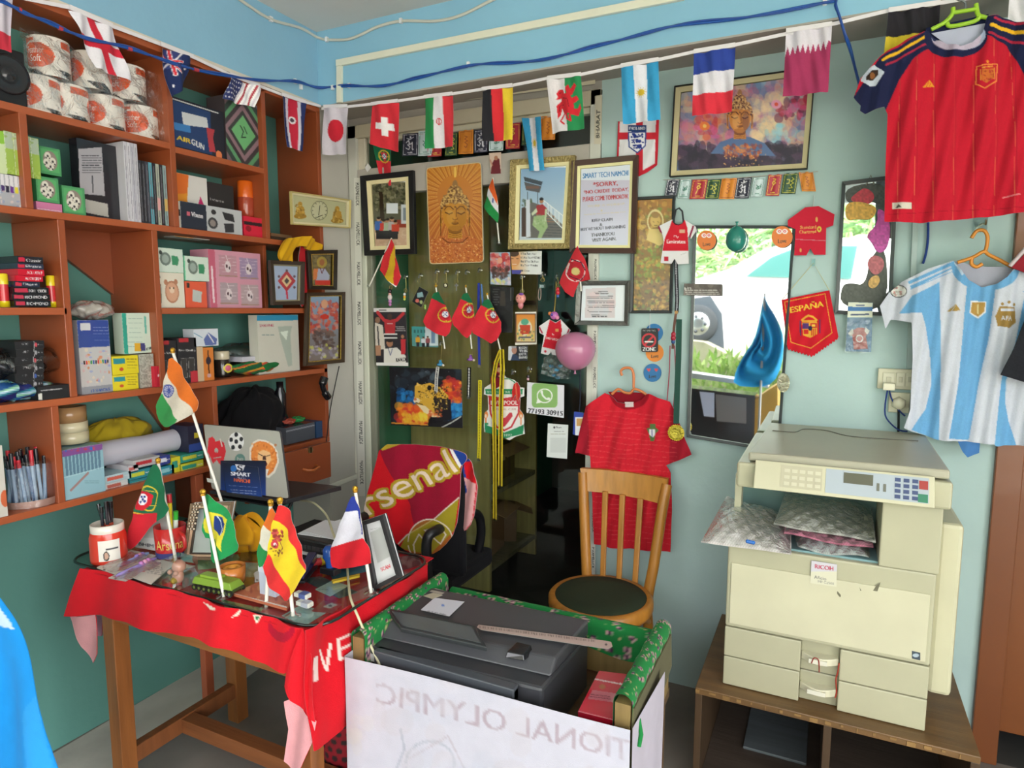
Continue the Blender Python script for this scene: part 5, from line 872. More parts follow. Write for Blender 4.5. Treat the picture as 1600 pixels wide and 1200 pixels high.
def ja(c):
    W,S='c6cad6','6ba3d0';c.rect(1370,400,1660,720,W);c.poly([(1460,445),(1469,440),(1470,560),(1467,690),(1424,672),(1447,640),(1456,600),(1453,550),(1446,510),(1440,488),(1405,490),(1425,462)],S)
    c.poly([(1511,445),(1555,450),(1545,530),(1530,600),(1514,688),(1482,685),(1496,600),(1504,520)],S);c.poly([(1598,455),(1610,455),(1600,470),(1585,540),(1565,590),(1560,640),(1553,700),(1590,698),(1578,660),(1571,630),(1572,595),(1600,520),(1640,470)],S)
    c.poly([(1418,440),(1490,408),(1492,418),(1424,452)],S);c.line([(1420,446),(1486,417)],2.6,W);c.line([(1422,452),(1489,424)],1.2,S);c.ell(1541,418,53,36,S);c.ell(1541,411,45,27,'a8a8b8');c.line([(1499,418),(1520,424),(1560,426),(1583,421)],3.5,'c8ccda');c.line([(1493,410),(1503,428)],4,'b8cce0');c.poly([(1480,400),(1600,400),(1597,418),(1560,420),(1520,419),(1492,408)],'5590c4')
    c.poly([(1480,487),(1493,475),(1501,485)],'a88a4c');c.line([(1487,486),(1492,478)],.7,W);c.poly([(1517,470),(1542,471),(1541,488),(1529,498),(1515,489)],'dcdce0');c.poly([(1519,472),(1540,473),(1539,487),(1529,495),(1517,488)],'b08c4c');c.line([(1529,476),(1529,490)],2,'d8c890');c.poly([(1561,478),(1585,480),(1587,504),(1576,512),(1558,509),(1554,494)],'9a7c44');c.rect(1563,482,1583,486,'c6cad6');c.text('AFA',1563,500,1580,501,7,'c6cad6',bold=.2)
    for x,y in ((1565,475),(1575,472),(1584,476)): c.ell(x,y,2.4,2.4,'9a7c44')
    c.ell(1404,455,13,10,'3a3c40');c.ell(1404,455,11.6,8.6,'d8d8d4');c.blotch(['3a4a44','b05050','8a8a80'],16,3,1396,449,1412,461,(1,2));c.line([(1330,505),(1345,500)],1,'b0b4c4')
t=jersey('football_jersey','sky blue and white striped jersey on an orange hanger',[(1490,407),(1500,420),(1514,438),(1535,449),(1556,444),(1574,432),(1587,416),(1600,420),(1680,450),(1700,520),(1640,545),(1620,600),(1612,640),(1600,697),(1556,697),(1553,694),(1510,690),(1466,688),(1424,674),(1412,668),(1422,640),(1426,560),(1424,504),(1400,500),(1392,500),(1384,514),(1375,478),(1389,458),(1410,440),(1450,420)],ja,2.53,wav((.009,.09,.01,0),(.006,.05,-.02,2),(.003,.3,.05,1)),'jersey_body','c6cad6')
m=MB();m.px([(1489,408),(1540,417),(1598,417),(1588,430),(1556,446),(1535,450),(1510,440)],'a4a6b6',step=3,thick=.002,off=-.01,mat='cloth',Y=2.53);m.build('collar_back',t)
m=MB();m.px([(1494,684),(1532,690),(1530,708),(1512,715),(1504,706)],'4a7cb8',step=1.6,thick=.002,off=.002,disp=wav((.004,.2,.1,0)),mat='cloth',Y=2.53);m.build('tail_tip',t)
t=hang('orange plastic hanger under the striped jersey',[[(1496,410),(1520,402),(1537,393),(1545,398),(1565,408),(1583,418)],[(1518,372),(1526,361),(1537,360),(1543,370),(1541,388),(1537,395)],[(1519,402),(1518,412),(1526,417),(1535,412)]],.0055,'d88a2c',2.535)
def jp(c):
    c.rect(890,600,1090,870,'d02434');c.poly([(885,600),(918,625),(922,740),(885,740)],'a81e30');c.poly([(1048,615),(1046,700),(1044,740),(1090,740),(1090,600)],'a81e30')
    for i in range(26): y=640+i*8;c.line([(918+j*10,y+j*.8+1.6*math.sin(j*.9+i*1.3)) for j in range(15)],.8,'e05a5c',.6)
    for i in range(12): c.line([(925+i*11,640),(922+i*11,860)],.5,'b8202e',.5)
    c.ell(983,613,32,27,'9a1626');c.ell(982,608,25,18,'7a1420');c.rect(977,630,989,636,'d8c8c8');c.poly([(1016,662),(1024,662),(1025,668),(1030,672),(1024,678),(1022,690),(1016,690),(1014,678),(1010,670),(1015,668)],'5c7444');c.poly([(1015,671),(1024,671),(1024,679),(1019.5,684),(1015,679)],'e0dce0');c.line([(1019,672),(1019,682)],1.5,'34489c');c.ell(1033,836,2.6,2.6,'e0c0c0')
t=jersey('football_jersey','plain red jersey on an orange hanger behind the wooden chair',[(945,614),(952,617),(964,628),(983,632),(1000,626),(1010,616),(1014,615),(1047,628),(1053,640),(1064,665),(1081,710),(1040,728),(1047,740),(1050,800),(1048,862),(1000,860),(960,856),(928,850),(927,800),(922,712),(898,708),(905,670),(915,635)],jp,2.57,wav((.007,.13,.01,0),(.005,.06,-.03,2),(.003,.3,.1,1)),'jersey_body','d02434')
m=MB();m.px([(950,612),(1010,614),(1004,626),(983,634),(962,628)],'8a1424',step=3,thick=.002,off=-.01,mat='cloth',Y=2.57);m.px([(976,628),(990,628),(989,636),(977,636)],'d8c8c8',step=2,thick=.001,off=.012,mat='cloth',Y=2.57);m.build('collar_back',t)
hang('orange plastic hanger with a hook above the plain red jersey',[[(956,616),(966,608),(975,613),(985,614),(991,608),(1003,612),(1010,617)],[(972,587),(970,580),(976,575),(986,576),(990,586),(990,606)]],.0055,'d8804c',2.575)
shape('hanging_garment','black garment edge hanging in front of the striped jersey','garment',[(1610,480),(1600,505),(1585,545),(1564,586),(1600,597),(1640,600),(1640,480)],lambda c: c.mix(.1,2),2.47,.01,step=2,bg='24252b',back='1c1c20')
shape('hanging_garment','dark red garment corner at the right edge above the striped jersey','garment',[(1640,370),(1598,400),(1580,418),(1640,440)],None,2.50,.008,step=2,bg='8c2430',back='701c28')
m=MB();m.tube([P(1578,416,Y=2.49),P(1610,380,Y=2.49)],.006,'c8b8bc','plastic',8);tag(m.build('plastic_rod'),'pale rod crossing the brown door post at the right edge','rod')
p=P(1531,352,Y=2.612);t=thing('wall_hook','clear wall hook with a strip of tape holding the orange hanger','hook',p-[0,0,.02]);m=MB();m.box(p-[.02,.004,.025],p+[.02,0,.03],'d8dadc','clearbox');m.build('tape_strip',t);m=MB();m.tube([p,p+[0,-.05,0],p+[.002,-.08,-.006],p+[.002,-.085,.008]],.003,'c0b090','metal',6);m.build('hook',t)
# ---- sockets and cords
t=thing('switch_board','cream wall socket and switch plate by the striped jersey','socket',P(1400,610,Y=2.61));a,b=P(1372,575,Y=2.612),P(1428,609,Y=2.612);CR='d0cdb4'
m=MB();m.box(a,b+[0,-.014,0],CR,'plastic');m.build('plate',t,bevel=.003)
for x0,x1 in ((1380,1397),(1401,1413),(1416,1427)): a,b=P(x0,582,Y=2.598),P(x1,604,Y=2.598);m=MB();m.box(a,b+[0,-.004,0],'d8d5bf','plastic');m.box(a*.7+b*.3+[0,-.004,0],a*.3+b*.7+[0,-.007,0],'c4c1aa','plastic');m.build('switch',t,bevel=.001)
p=P(1388,603,Y=2.595);m=MB();m.box(p+[-.018,-.035,-.012],p+[.018,0,.012],'e0dcc4','plastic');tag(m.build('plug',bevel=.003),'cream plug in the wall socket','plug')
t=thing('socket_plate','lower cream socket with a round plug below the switch plate','socket',P(1402,645,Y=2.61));a,b=P(1389,612,Y=2.612),P(1420,645,Y=2.612);m=MB();m.box(a,b+[0,-.014,0],CR,'plastic');m.build('plate',t,bevel=.003);m=MB();m.lathe(P(1404,630,Y=2.598),[(0,.03),(.018,.03),(.024,0)],'d8d4bc','plastic',6,ax=(0,-1,0));m.build('round_plug',t)
string('electric_lead','thin blue cord looping down from the plug','cord',[P(x,y,Y=2.58) for x,y in ((1388,604),(1384,625),(1383,648),(1392,662),(1405,672),(1418,674))],.0028,'2c3f7c');string('electric_lead','second blue cord crossing towards the striped jersey','cord',[P(x,y,Y=2.585) for x,y in ((1389,604),(1392,620),(1402,638),(1414,650))],.0028,'2c3f7c');string('electric_lead','black cord dropping behind the photocopier','cord',[P(x,y,Y=2.59) for x,y in ((1404,640),(1404,665),(1402,700))],.004,'26282a');string('wire_drop','blue wire running down the wall below the red jersey','wire',[P(x,y,Y=2.605) for x,y in ((1450,335),(1450,370),(1447,395),(1442,412))],.004,'2c4486')
m=MB();bar(m,(1430,250),(1416,575),.016,.01,'a6bab8','plastic',True,Y=2.612);struct(m.build('trim_7'))
# ================================================================ desk
GZ=.765
def T(x,y,z=GZ): return P(x,y,Z=z)
DW='8a5428'
dk=thing('desk','brown wooden desk under a red cloth and a glass sheet','desk',(-1.56,1.42,0))
def bx(name,par,a,b,col,mat='plastic',bevel=.002): m=MB();m.box(a,b,col,mat);return m.build(name,par,bevel=bevel)
for x in (-1.98,-1.2):
    for y in (1.185,1.625): bx('leg',dk,(x,y,0),(x+.052,y+.05,.74),DW,'wood')
    bx('stretcher',dk,(x+.012,1.235,.10),(x+.045,1.625,.155),'7c4a28','wood')
bx('stretcher',dk,(-1.935,1.40,.10),(-1.188,1.45,.15),'86502c','woodx');bx('apron',dk,(-1.93,1.19,.60),(-1.20,1.21,.74),'8f5a2a','woodx');bx('apron',dk,(-1.93,1.645,.60),(-1.20,1.665,.74),'8a5428','woodx');bx('tabletop',dk,(-2.02,1.175,.735),(-1.12,1.70,.752),'8a5428','woodx')
RC='d51c28'
tc=thing('tablecloth','red football cloth draped over the desk with white letters on its side','tablecloth',(-1.55,1.4,.752))
m=MB();m.hexa([(-2.03,1.165,.7525),(-1.112,1.165,.7525),(-1.112,1.72,.7525),(-2.03,1.72,.7525)],[(-2.03,1.165,.755),(-1.112,1.165,.755),(-1.112,1.72,.755),(-2.03,1.72,.755)],'c41a26','towel');m.build('cloth_top',tc)
cv=Cv(95,870,500,1060,bg=RC);cv.poly([(316,942),(332,946),(345,950),(330,952)],'e8d8c8');cv.poly([(362,965),(376,950),(372,962)],'e8d8c8');cv.poly([(394,962),(408,962),(400,976)],'e8dcc8');cv.poly([(398,964),(405,964),(400,972)],'3a7c50');cv.ell(440,982,24,20,'a81430',.9);cv.ell(440,972,20,16,RC)
m=MB();m.px([(128,887),(300,932),(474,981),(479,1010),(470,1040),(448,1050),(420,1043),(385,1029),(350,1013),(297,996),(245,989),(196,972),(157,963),(102,962),(112,930)],cv,step=2,disp=wav((.006,.05,.01,0),(.004,.11,.02,1)),thick=.002,mat='towel',back='c8323a',Y=1.163);m.build('front_drop',tc)
m=MB();m.px([(474,981),(484,1030),(494,1127),(470,1110),(455,1093),(445,1072),(448,1048)],RC,step=2,disp=wav((.006,.15,.02,0)),thick=.002,mat='towel',back='c8323a',Y=1.15);m.px([(446,1094),(455,1092),(494,1127),(488,1160),(469,1206),(452,1203),(443,1190),(450,1140)],'d99a9e',step=2,disp=wav((.006,.15,.02,1)),thick=.002,mat='towel',back=RC,Y=1.155);m.build('corner_fold',tc)
m=MB();m.px([(105,963),(146,962),(149,990),(152,1022),(143,1037),(128,1010),(118,985)],'d99a9e',step=2,disp=wav((.006,.15,.02,1)),thick=.002,mat='towel',back=RC,Y=1.175);m.px([(146,962),(160,962),(159,994),(149,994)],'b8849a',step=2,thick=.002,mat='towel',back=RC,Y=1.25);m.build('corner_fold',tc)
cv=Cv(465,870,690,1200,bg='c81824');cv.poly([(491,1028),(500,1025),(501,1064),(492,1067)],'e0ccc4');cv.line([(505,1018),(514,1048),(521,1008)],4,'e0ccc4');cv.line([(530,1000),(531,1030)],5,'e0ccc4');[cv.line([(530,y),(548,y-9)],3.4,'e0ccc4') for y in (1000,1015,1030)]
m=MB();m.px([(474,984),(560,942),(670,882),(672,925),(668,960),(640,1060),(600,1105),(545,1130),(512,1160),(485,1172),(480,1100)],cv,step=2,disp=wav((.008,.06,.03,0),(.004,.13,0,1)),thick=.002,mat='towel',back='c8323a',X=-1.112);m.build('side_drop',tc)
m=MB();rr=rrect(-2.14,1.18,-1.10,1.70,.07,5);m.hexa([(x,y,.757) for x,y in rr],[(x,y,.764) for x,y in rr],'ffffff','tableglass');g=tag(m.build('glass_sheet'),'rounded clear glass sheet lying on the red desk cloth','glass sheet')
m=MB();A=[np.array([x,y,.7605]) for x,y in rr];m.tube(A+[A[0]],.0042,'1d2c28','gloss',6);ge=m.build('polished_edge',g)
def flat(name,label,cat,q,paint,bg,z=.7555,th=.0006,step=1.2,mat='print',group=None):
    q=np.array(q,float);cv=Cv(*q.min(0),*q.max(0),bg=bg,sc=2);paint(cv) if paint else None;m=MB();m.px([tuple(p) for p in q],cv,step=step,thick=th,mat=mat,back=bg,Z=z);return tag(m.build(name),label,cat,group)
def blk(cols,n,seed,lines=None):
    def f(c): c.blotch(cols,n,seed,r=(2,7),al=.7);lines and c.lines(c.x0+6,c.y0+5,c.x0+c.w/c.sc-6,c.y0+c.h/c.sc-6,lines,'5a5a5e',seed,1)
    return f
GP='papers under the glass sheet'
for q,c,cols,lb in (([(176,897),(240,872),(300,885),(262,918)],'6c5c5c',['8c4444','4a5a50','b0a48c'],'dull collage print under the glass beside the pen packs'),([(300,868),(372,866),(380,884),(310,890)],'8cb08c',['7ca47c','c8d8b0','a8c4a0'],'pale green leaflet under the glass in front of the photo frame'),([(310,902),(352,896),(420,905),(400,930)],'8c3c3c',['a84848','5c5048','c88878'],'dark red leaflet under the glass behind the toy tank'),([(362,878),(420,880),(418,902),(374,902)],'9aa8a8',['b8c4c8','7c8c90'],'grey leaflet under the glass beside the orange tape'),([(345,936),(380,944),(412,950),(400,966),(352,950)],'8c9c6c',['5c8c5c','b8a878','a04840'],'green and cream print under the glass at the front edge'),([(440,962),(470,945),(512,956),(476,978)],'b0c0c4',['98b0b8','c8d4d4'],'pale blue card under the glass at the front corner'),([(500,868),(560,862),(585,890),(520,905)],'5c88a8',['4a7ca4','88aac0'],'blue print under the glass behind the striped flag'),([(470,905),(500,900),(560,925),(530,935)],'4c5054',['3c4044','686c6c'],'dark grey print under the glass beside the white card'),([(610,872),(652,866),(660,882),(622,893)],'3c3c40',['88888c','242428'],'black and white print under the glass at the right end'),([(380,852),(430,858),(440,880),(372,876)],'6c4a3c',['8c5c44','4c382c'],'brown leaflet under the glass behind the india flag')):
    flat('paper_sheet',lb,'paper',q,blk(cols,26,len(lb)),c,group=GP)
flat('payment_card','white card with small writing flat under the glass by the stapler','card',[(492,921),(519,907),(545,915),(516,932)],lambda c: c.lines(498,917,512,926,3,'4a4a4e',3,.8),'c9cfcc',z=.7562);flat('picture_card','red card with a white oval picture at the front right','card',[(486,955),(505,938),(535,944),(520,958)],lambda c: (c.poly([(504,948),(518,942),(528,945),(515,951)],'d8d4cc'),c.ell(516,946.5,3,1.6,'6a6460')),'b0343c',z=.7562)
# ---- flags standing on the desk
FG='hand flags standing on the glass sheet'
def deskflag(name,label,top,base,outline,paint,seed=0,fin=.008,at=None,r=.0048,wob=.009,dpt=.012):
    b=T(*base);Y=b[1] if at is None else at;o=np.array(outline,float)
    return handflag(name,label,(top,base if at is None else base),[o.min(0),(o.max(0)[0],o.min(0)[1]),o.max(0),(o.min(0)[0],o.max(0)[1])],lambda f: paint(f.cv),at=Y,outline=smooth_poly(o,1),finial=fin,cup=.021,wob=wob*.4,seed=seed,r=r,dpt=dpt)
def d1(c): c.rect(190,700,290,870,'1f6b48');c.poly([(190,870),(200,800),(208,798),(224,803),(245,802),(252,840),(190,880)],'cf2634');c.ell(232,779,13,21,'dcc43a',1,.88);c.line([(226,765),(243,770)],1,'dcc43a');c.line([(226,790),(244,790)],1,'dcc43a');c.poly([(220,766),(230,768),(238,775),(236,788),(224,798),(214,795),(214,778)],'cf2634');c.ell(224,780,6.5,9,'f0eef4');[c.ell(224+a,780+b,1.7,2,'2a3c86') for a,b in ((0,0),(2.4,-4),(-2.6,4),(3,3),(-2,-4))];c.poly([(203,800),(214,800),(224,804),(212,802)],'dcc43a')
deskflag('portugal_flag','large green and red crested flag at the left of the desk',(247,722),(275,877),[(246,721),(233,735),(229,752),(221,770),(212,790),(205,820),(198,845),(202,860),(212,853),(222,838),(236,822),(265,802),(259,775),(251,745)],d1,1)
def d2(c): c.rect(310,760,380,890,'239050');c.poly([(319,812),(328,799),(357,811),(350,838),(346,862),(337,846),(322,832)],'dcd03c');c.poly([(334,806),(346,809),(353,818),(348,832),(342,838),(333,828)],'233a7c');c.line([(337,807),(345,815),(348,826),(344,836)],1.2,'c8d4e0');c.rect(318,880,330,885,'1f7c48')
deskflag('brazil_flag','green flag with yellow diamond and blue disc on the desk',(317,772),(350,932),[(318,771),(329,775),(347,790),(367,809),(365,831),(373,859),(359,868),(329,883),(328,843),(317,840),(320,794)],d2,2,dpt=-.011)
def d3(c): c.rect(390,780,440,900,'e4dccb');c.poly([(390,780),(440,780),(440,838),(408,820),(400,815)],'e8742c');c.poly([(390,845),(402,849),(420,861),(430,900),(390,900)],'2c8c4c')
deskflag('india_flag','orange white and green flag half hidden behind the red and yellow flag',(423,788),(416,948),[(422.6,791),(431,801),(436,815),(430,845),(418,870),(409,889),(401,875),(402.5,848.5),(409.5,819)],d3,3,at=1.225)
def d4(c): c.rect(400,780,490,950,'e0c02c');c.poly([(420,780),(437,780),(460,780),(490,860),(480,892),(468,880),(458,852),(448,828),(436,815),(425,810)],'d03030');c.poly([(400,880),(411,875),(418,866),(430,885),(444,908),(455,930),(450,950),(400,950)],'d03030');c.blotch(['8c3430','b84a48'],24,4,427,828,440,846,(1.5,3.5),.9);c.ell(429,851,5.5,7,'c03c48');c.ell(429,851,2,3,'e8dce0');c.blotch(['5c3428','8c5030','4a2c28'],16,5,422,850,442,870,(.8,2),.9);c.line([(438,848),(442,856),(436,864)],1.4,'7c3c38')
deskflag('spain_flag','yellow and red crested flag at the front of the desk',(437.5,785),(458,962),[(437.5,787),(446,792),(454,804),(464,831),(471,866),(481,889),(472.5,903),(458,926),(448,942),(434,929),(418,912),(409,894),(418,862),(425,824),(432,800)],d4,4)
def d5(c): c.rect(510,760,590,900,'d8d8e2');c.poly([(530,815),(536,800),(557,798),(562,815),(566,834),(590,840),(590,740),(530,740)],'2c3c94');c.poly([(538,803),(556,799),(565,838),(518,855)],'d8d8e2');c.poly([(510,857),(545,847),(568,840),(590,850),(590,900),(510,900)],'d0222e')
deskflag('france_flag','blue white and red flag at the right end of the desk',(555,767),(580,926),[(554,768),(560,795),(568,836),(583,879),(568,884),(552,886),(521,891),(516,869),(519,854),(530,824),(540,798)],d5,5)
def d6(c): c.rect(235,545,320,680,'d8d0c0');c.poly([(255,560),(270,545),(320,640),(305,646),(286,625),(268,600),(264,590)],'e0742c');c.poly([(235,640),(253,614),(262,632),(278,656),(262,680),(235,680)],'3a9250');c.ell(262,611,7.5,10.5,'3a4a94');c.ell(262,611,6,8.6,'a8aac8');[c.line([(262,611),(262+6*math.cos(i*PI/6),611+8.6*math.sin(i*PI/6))],.7,'3a4a94') for i in range(12)]
b=T(372,864);handflag('india_flag','tall orange white and green flag leaning in front of the shelves',((270,550),(364,838)),[(242,555),(312,555),(312,670),(242,670)],lambda f: d6(f.cv),at=b[1],finial=.008,cup=.021,outline=smooth_poly([(268,554),(280,572),(298,606),(313,638),(301,647),(278,659),(259,670),(248,659),(242,642),(253,614),(261,582)],1),wob=.004,seed=7,r=.0048,dpt=.012)
# ---- mugs, pens
t=thing('pen_pot','orange-red jar with a white rim holding black pens','pen pot',T(171,874));c0=T(171,874);r=.052
m=MB();m.lathe(c0,[(0,.001),(r,.001),(r,.012),(r*.985,.08),(r*.9,.095)],'cf3a28','gloss',32);m.lathe(c0,[(r*.86,.09),(r*.9,.095),(r*.9,.118),(r*.8,.12),(r*.8,.10),(0,.10)],'ddd8cc','gloss',32);m.build('jar',t)
m=MB();cvl=lambda U,V: np.stack([c0[0]+(r+.0008)*np.cos(-1.1+U*1.15),c0[1]+(r+.0008)*np.sin(-1.1+U*1.15),c0[2]+.012+V*.065],1)
def cc(U,V): a=np.tile(np.array(lin('e0dcd2')),(len(U),1));a[((U-.35)/.14)**2+((V-.25)/.24)**2 < 1]=lin('2a2422');a[((U-.35)/.09)**2+((V-.25)/.17)**2 < 1]=lin('c09a84');a[(V > .55) & (V < .63) & (U > .35) & (U < .9)]=lin('34343c');return a
m.grid(cvl,40,26,cc,'print');m.build('paper_label',t)
for i,(dx,dy) in enumerate(((-.015,0),(0,.01),(.012,-.006),(.0,-.014),(-.006,.018))):
    a=c0+[dx,dy,.1];b_=c0+[dx*1.3-.012+.004*i,dy,.155+.006*(i % 3)];o=MB();o.tube([a,b_],.005,'23232a','gloss',8);o.tube([b_,b_+(b_-a)*.35],.0058,'17171a','gloss',8);o.tube([a+(b_-a)*.1,a+(b_-a)*.25],.0055,'d0583c','gloss',8);tag(o.build('pen'),'black pen standing in the orange-red jar','pen','black pens in the orange-red jar')
t=thing('mug','red mug with yellow club lettering holding felt pens','mug',T(268,868));c0=T(268,868);r=.047
m=MB();m.lathe(c0,[(0,.001),(r*.9,.001),(r*.93,.01),(r,.1),(r*.93,.1),(r*.85,.01),(0,.01)],'bf2a28','gloss',32);m.build('mug_body',t)
m=MB();V=[c0+[r*.9,-.0,.085],c0+[r+.028,-.01,.08],c0+[r+.032,-.01,.045],c0+[r*.92,0,.02]];m.tube(smoothpath(V),.006,'bf2a28','gloss',8);m.build('handle',t)
vt,tt=text_tris('Arsenal');q_=(vt-vt.min(0))/(vt.max(0)-vt.min(0));an=-1.62+q_[:,0]*1.9;rr_=r*.96+.0022;m=MB();m.add(np.stack([c0[0]+rr_*np.cos(an),c0[1]+rr_*np.sin(an),c0[2]+.034+q_[:,1]*.03],1),tt,'e0c060','print');m.build('lettering',t)
m=MB();m.lathe(c0,[(r*.905+.0015,.004),(r*.93+.0015,.022)],'3a3f7c','print',32);m.build('base_band',t)
for dx,dy,dz,c1,c2,lb in ((.004,.0,.14,'e0cc2c','e0cc2c','yellow felt pen standing in the red mug'),(.02,.008,.12,'3cae3c','dce4dc','green capped felt pen leaning out of the red mug'),(-.01,.012,.16,'dcdcd4','c8343c','white pen with a red cap in the red mug')):
    a=c0+[dx*.5,dy,.012];b_=c0+[dx,dy,dz];o=MB();o.tube([a,b_],.007,c2 if c1 == '3cae3c' else c1,'gloss',10);o.tube([b_,b_+(b_-a)*.25],.0075,c1 if c1 == '3cae3c' else c2,'gloss',10);tag(o.build('felt_pen'),lb,'pen')
def stand_card(name,label,cat,q,Y,paint,bg,th=.004,mat='print',sup=True,fw=0,fc='2a2a2c',step=1.1):
    q=np.array(q,float);pts=PV(q,Y=Y);t=thing(name,label,cat,[pts[:,0].mean(),Y,pts[:,2].min()]);cv=Cv(*q.min(0),*q.max(0),bg=bg,sc=2.2);paint(cv)
    m=MB();m.px([tuple(p) for p in q],cv,step=step,thick=th,mat=mat,back=bg if not fw else fc,Y=Y);m.build('card_face',t)
    if fw:
        i1=PV(inset(q,fw),Y=Y);n=np.array([0,-.016,0]);m=MB()
        for i in range(4): j=(i+1) % 4;m.hexa([pts[i],pts[j],i1[j],i1[i]],[pts[i]+n,pts[j]+n,i1[j]+n,i1[i]+n],fc,'plastic')
        m.build('frame',t,bevel=.001)
    if sup: z0=GZ;m=MB();c=pts.mean(0);m.hexa([c+[-.015,.003,0],c+[.015,.003,0],[c[0]+.015,Y+.07,z0],[c[0]-.015,Y+.07,z0]],[c+[-.015,.006,0],c+[.015,.006,0],[c[0]+.015,Y+.073,z0],[c[0]-.015,Y+.073,z0]],bg if not fw else fc,'plastic');m.build('easel_leg',t)
    return t
stand_card('payment_stand','white slanted payment stand behind the large crested flag','stand',[(236,812),(262,797),(262,864),(211,855)],T(236,862)[1]+.01,lambda c: (c.poly([(238,814),(260,802),(260,842),(222,840)],'bfc2be'),c.text('BHIM UPI',217,852,258,859,5,'2c2c34',bold=.3)),'d5d6d2')
t=stand_card('framed_photo','bronze and cream striped photo frame with a beaded corner on the desk','picture frame',[(304,785),(368,783),(352,873),(291,872)],T(322,873)[1],lambda c: (c.rect(300,790,380,872,'c4ccd4'),c.grad(300,790,360,872,'8c9498','cfdcd0')),'c8ccd0',fw=4.5,fc='8a745c');
i0,i1,i2=inset([(304,785),(368,783),(352,873),(291,872)],5),inset([(304,785),(368,783),(352,873),(291,872)],8),inset([(304,785),(368,783),(352,873),(291,872)],10);Yf=T(322,873)[1]
for a,b_,c,d in ((i0,i1,'d8b898',.013),(i1,i2,'4c4238',.010)):
    A,B_=PV(a,Y=Yf),PV(b_,Y=Yf);m=MB();n=np.array([0,-d,0]);[m.hexa([A[i],A[(i+1) % 4],B_[(i+1) % 4],B_[i]],[A[i]+n,A[(i+1) % 4]+n,B_[(i+1) % 4]+n,B_[i]+n],c,'plastic') for i in range(4)];m.build('inner_band',t)
m=MB();[m.ball(P(303+2.2*i+(j % 2)*1.1-j*1.1,787+j*4.4,Y=Yf-.018),.0035,'d0c0a8' if (i+j) % 2 else '5a4a3c','gloss',8,6) for i in range(5) for j in range(10)];m.build('beaded_corner',t)
t=stand_card('payment_sign','glittery black frame with a white scan card at the right of the desk','picture frame',[(567,814),(603,802),(631,899),(587,921)],T(600,914)[1]-.01,lambda c: (c.poly([(578,832),(600,822),(612,868),(590,880)],'b9bdba'),c.text('SCAN',596,893,610,887,6,'d03848',up=(-1.5,-5.5),bold=.3),c.lines(578,826,594,829,1,'9a9a9c',3,.8,-.2)),'d8dadb',fw=6.5,fc='2c2c2e')
def lying(name,label,cat,q,paint,bg,th=.004,group=None,mat='print',z=GZ-.001): return flat(name,label,cat,q,paint,bg,z=z,th=th,group=group,mat=mat)
def pack(label,q,pen,col,col2):
    q=np.array(q,float);c=PV(q,Z=GZ).mean(0);t=thing('pen_pack',label,'pen pack',c,'pen packs lying at the left of the glass');cv=Cv(*q.min(0),*q.max(0),bg='d8d4c8',sc=2);cv.ell(*(q[0]*.7+q[3]*.3+[4,0]),2,1.6,'3a3430');cv.blotch(['c8505a'],2,3,r=(1,2));m=MB();m.px([tuple(p) for p in q],cv,step=1.3,thick=.0015,Z=GZ-.0005);m.build('card_back',t)
    a,b_=P(*pen[0],Z=GZ+.008),P(*pen[1],Z=GZ+.008);m=MB();m.tube([a,a+(b_-a)*.08,a+(b_-a)*.9,b_],[.002,.0065,.0065,.003],col,'gloss',10);m.build('pen_body',t);m=MB();[m.ball(a+(b_-a)*(.62+.09*k)+[0,0,.004],.008,c_,'gloss',10,8) for k,c_ in enumerate((col2,'e0a0c0',col2))];m.build('toy_topper',t)
    m=MB();qq=inset(q,4);m.px([tuple(p) for p in qq],'ffffff',step=3,thick=.001,off=.014,disp=wav((.003,.3,.2,1)),mat='film',Z=GZ);m.build('blister',t)
pack('pen pack with a pale blue pen, rearmost of the three',[(150,887),(205,859),(246,868),(180,898)],((183,885),(232,864)),'88a4d4','8c7cc8');pack('pen pack with a lilac pen, in front of the pale blue one',[(168,903),(240,872),(262,880),(196,908)],((180,901),(244,872)),'9c8cd0','c07cc0')
lying('pen_card','white cardboard pen card with small print in front of the pen packs','card',[(208,902),(252,874),(274,880),(236,912)],lambda c: (c.lines(230,882,256,896,5,'5a5a58',3,.8,.15),c.rect(222,890,226,893,'c84048')),'dcd8cc',th=.003)
t=thing('toy_box','clear little box with a sleeping baby figurine','box',T(281,912));c0=T(281,912);m=MB();m.box(c0+[-.036,-.03,0],c0+[.036,.034,.075],'eef2f2','clearbox');m.build('clear_case',t);m=MB();m.ball(c0+[0,0,.052],.019,'d8a08c','gloss');m.ball(c0+[0,-.004,.024],.017,'d09884','gloss',sq=(1,.9,1.2));m.ball(c0+[.012,-.02,.04],.007,'d8a08c','gloss');m.ball(c0+[-.012,-.02,.04],.007,'d8a08c','gloss');m.build('baby',t);m=MB();m.ball(c0+[0,-.018,.016],.010,'d8b43c','gold');m.build('gold_bead',t)
t=thing('toy_tank','green toy military vehicle with a row of black wheels','toy',T(330,925));c0,c1=T(300,922),T(362,935);d=(c1-c0);L=np.linalg.norm(d[:2]);d=d/L;nn=np.array([-d[1],d[0],0]);M=lambda v: c0+v[:,:1]*d+v[:,1:2]*nn+v[:,2:]*np.array([0,0,1])
m=MB();m.box((0,.005,.012),(L,.045,.022),'3c4a24','plastic',M);m.hexa(M(np.array([(0,0,.02),(L,0,.02),(L,.05,.02),(0,.05,.02)])),M(np.array([(.004,.006,.038),(L-.012,.006,.038),(L-.012,.044,.038),(.004,.044,.038)])),'7a9a34','plastic');m.build('hull',t,bevel=.002);m=MB();m.box((.02,.012,.038),(L*.6,.038,.044),'88a83c','plastic',M);m.build('deck',t)
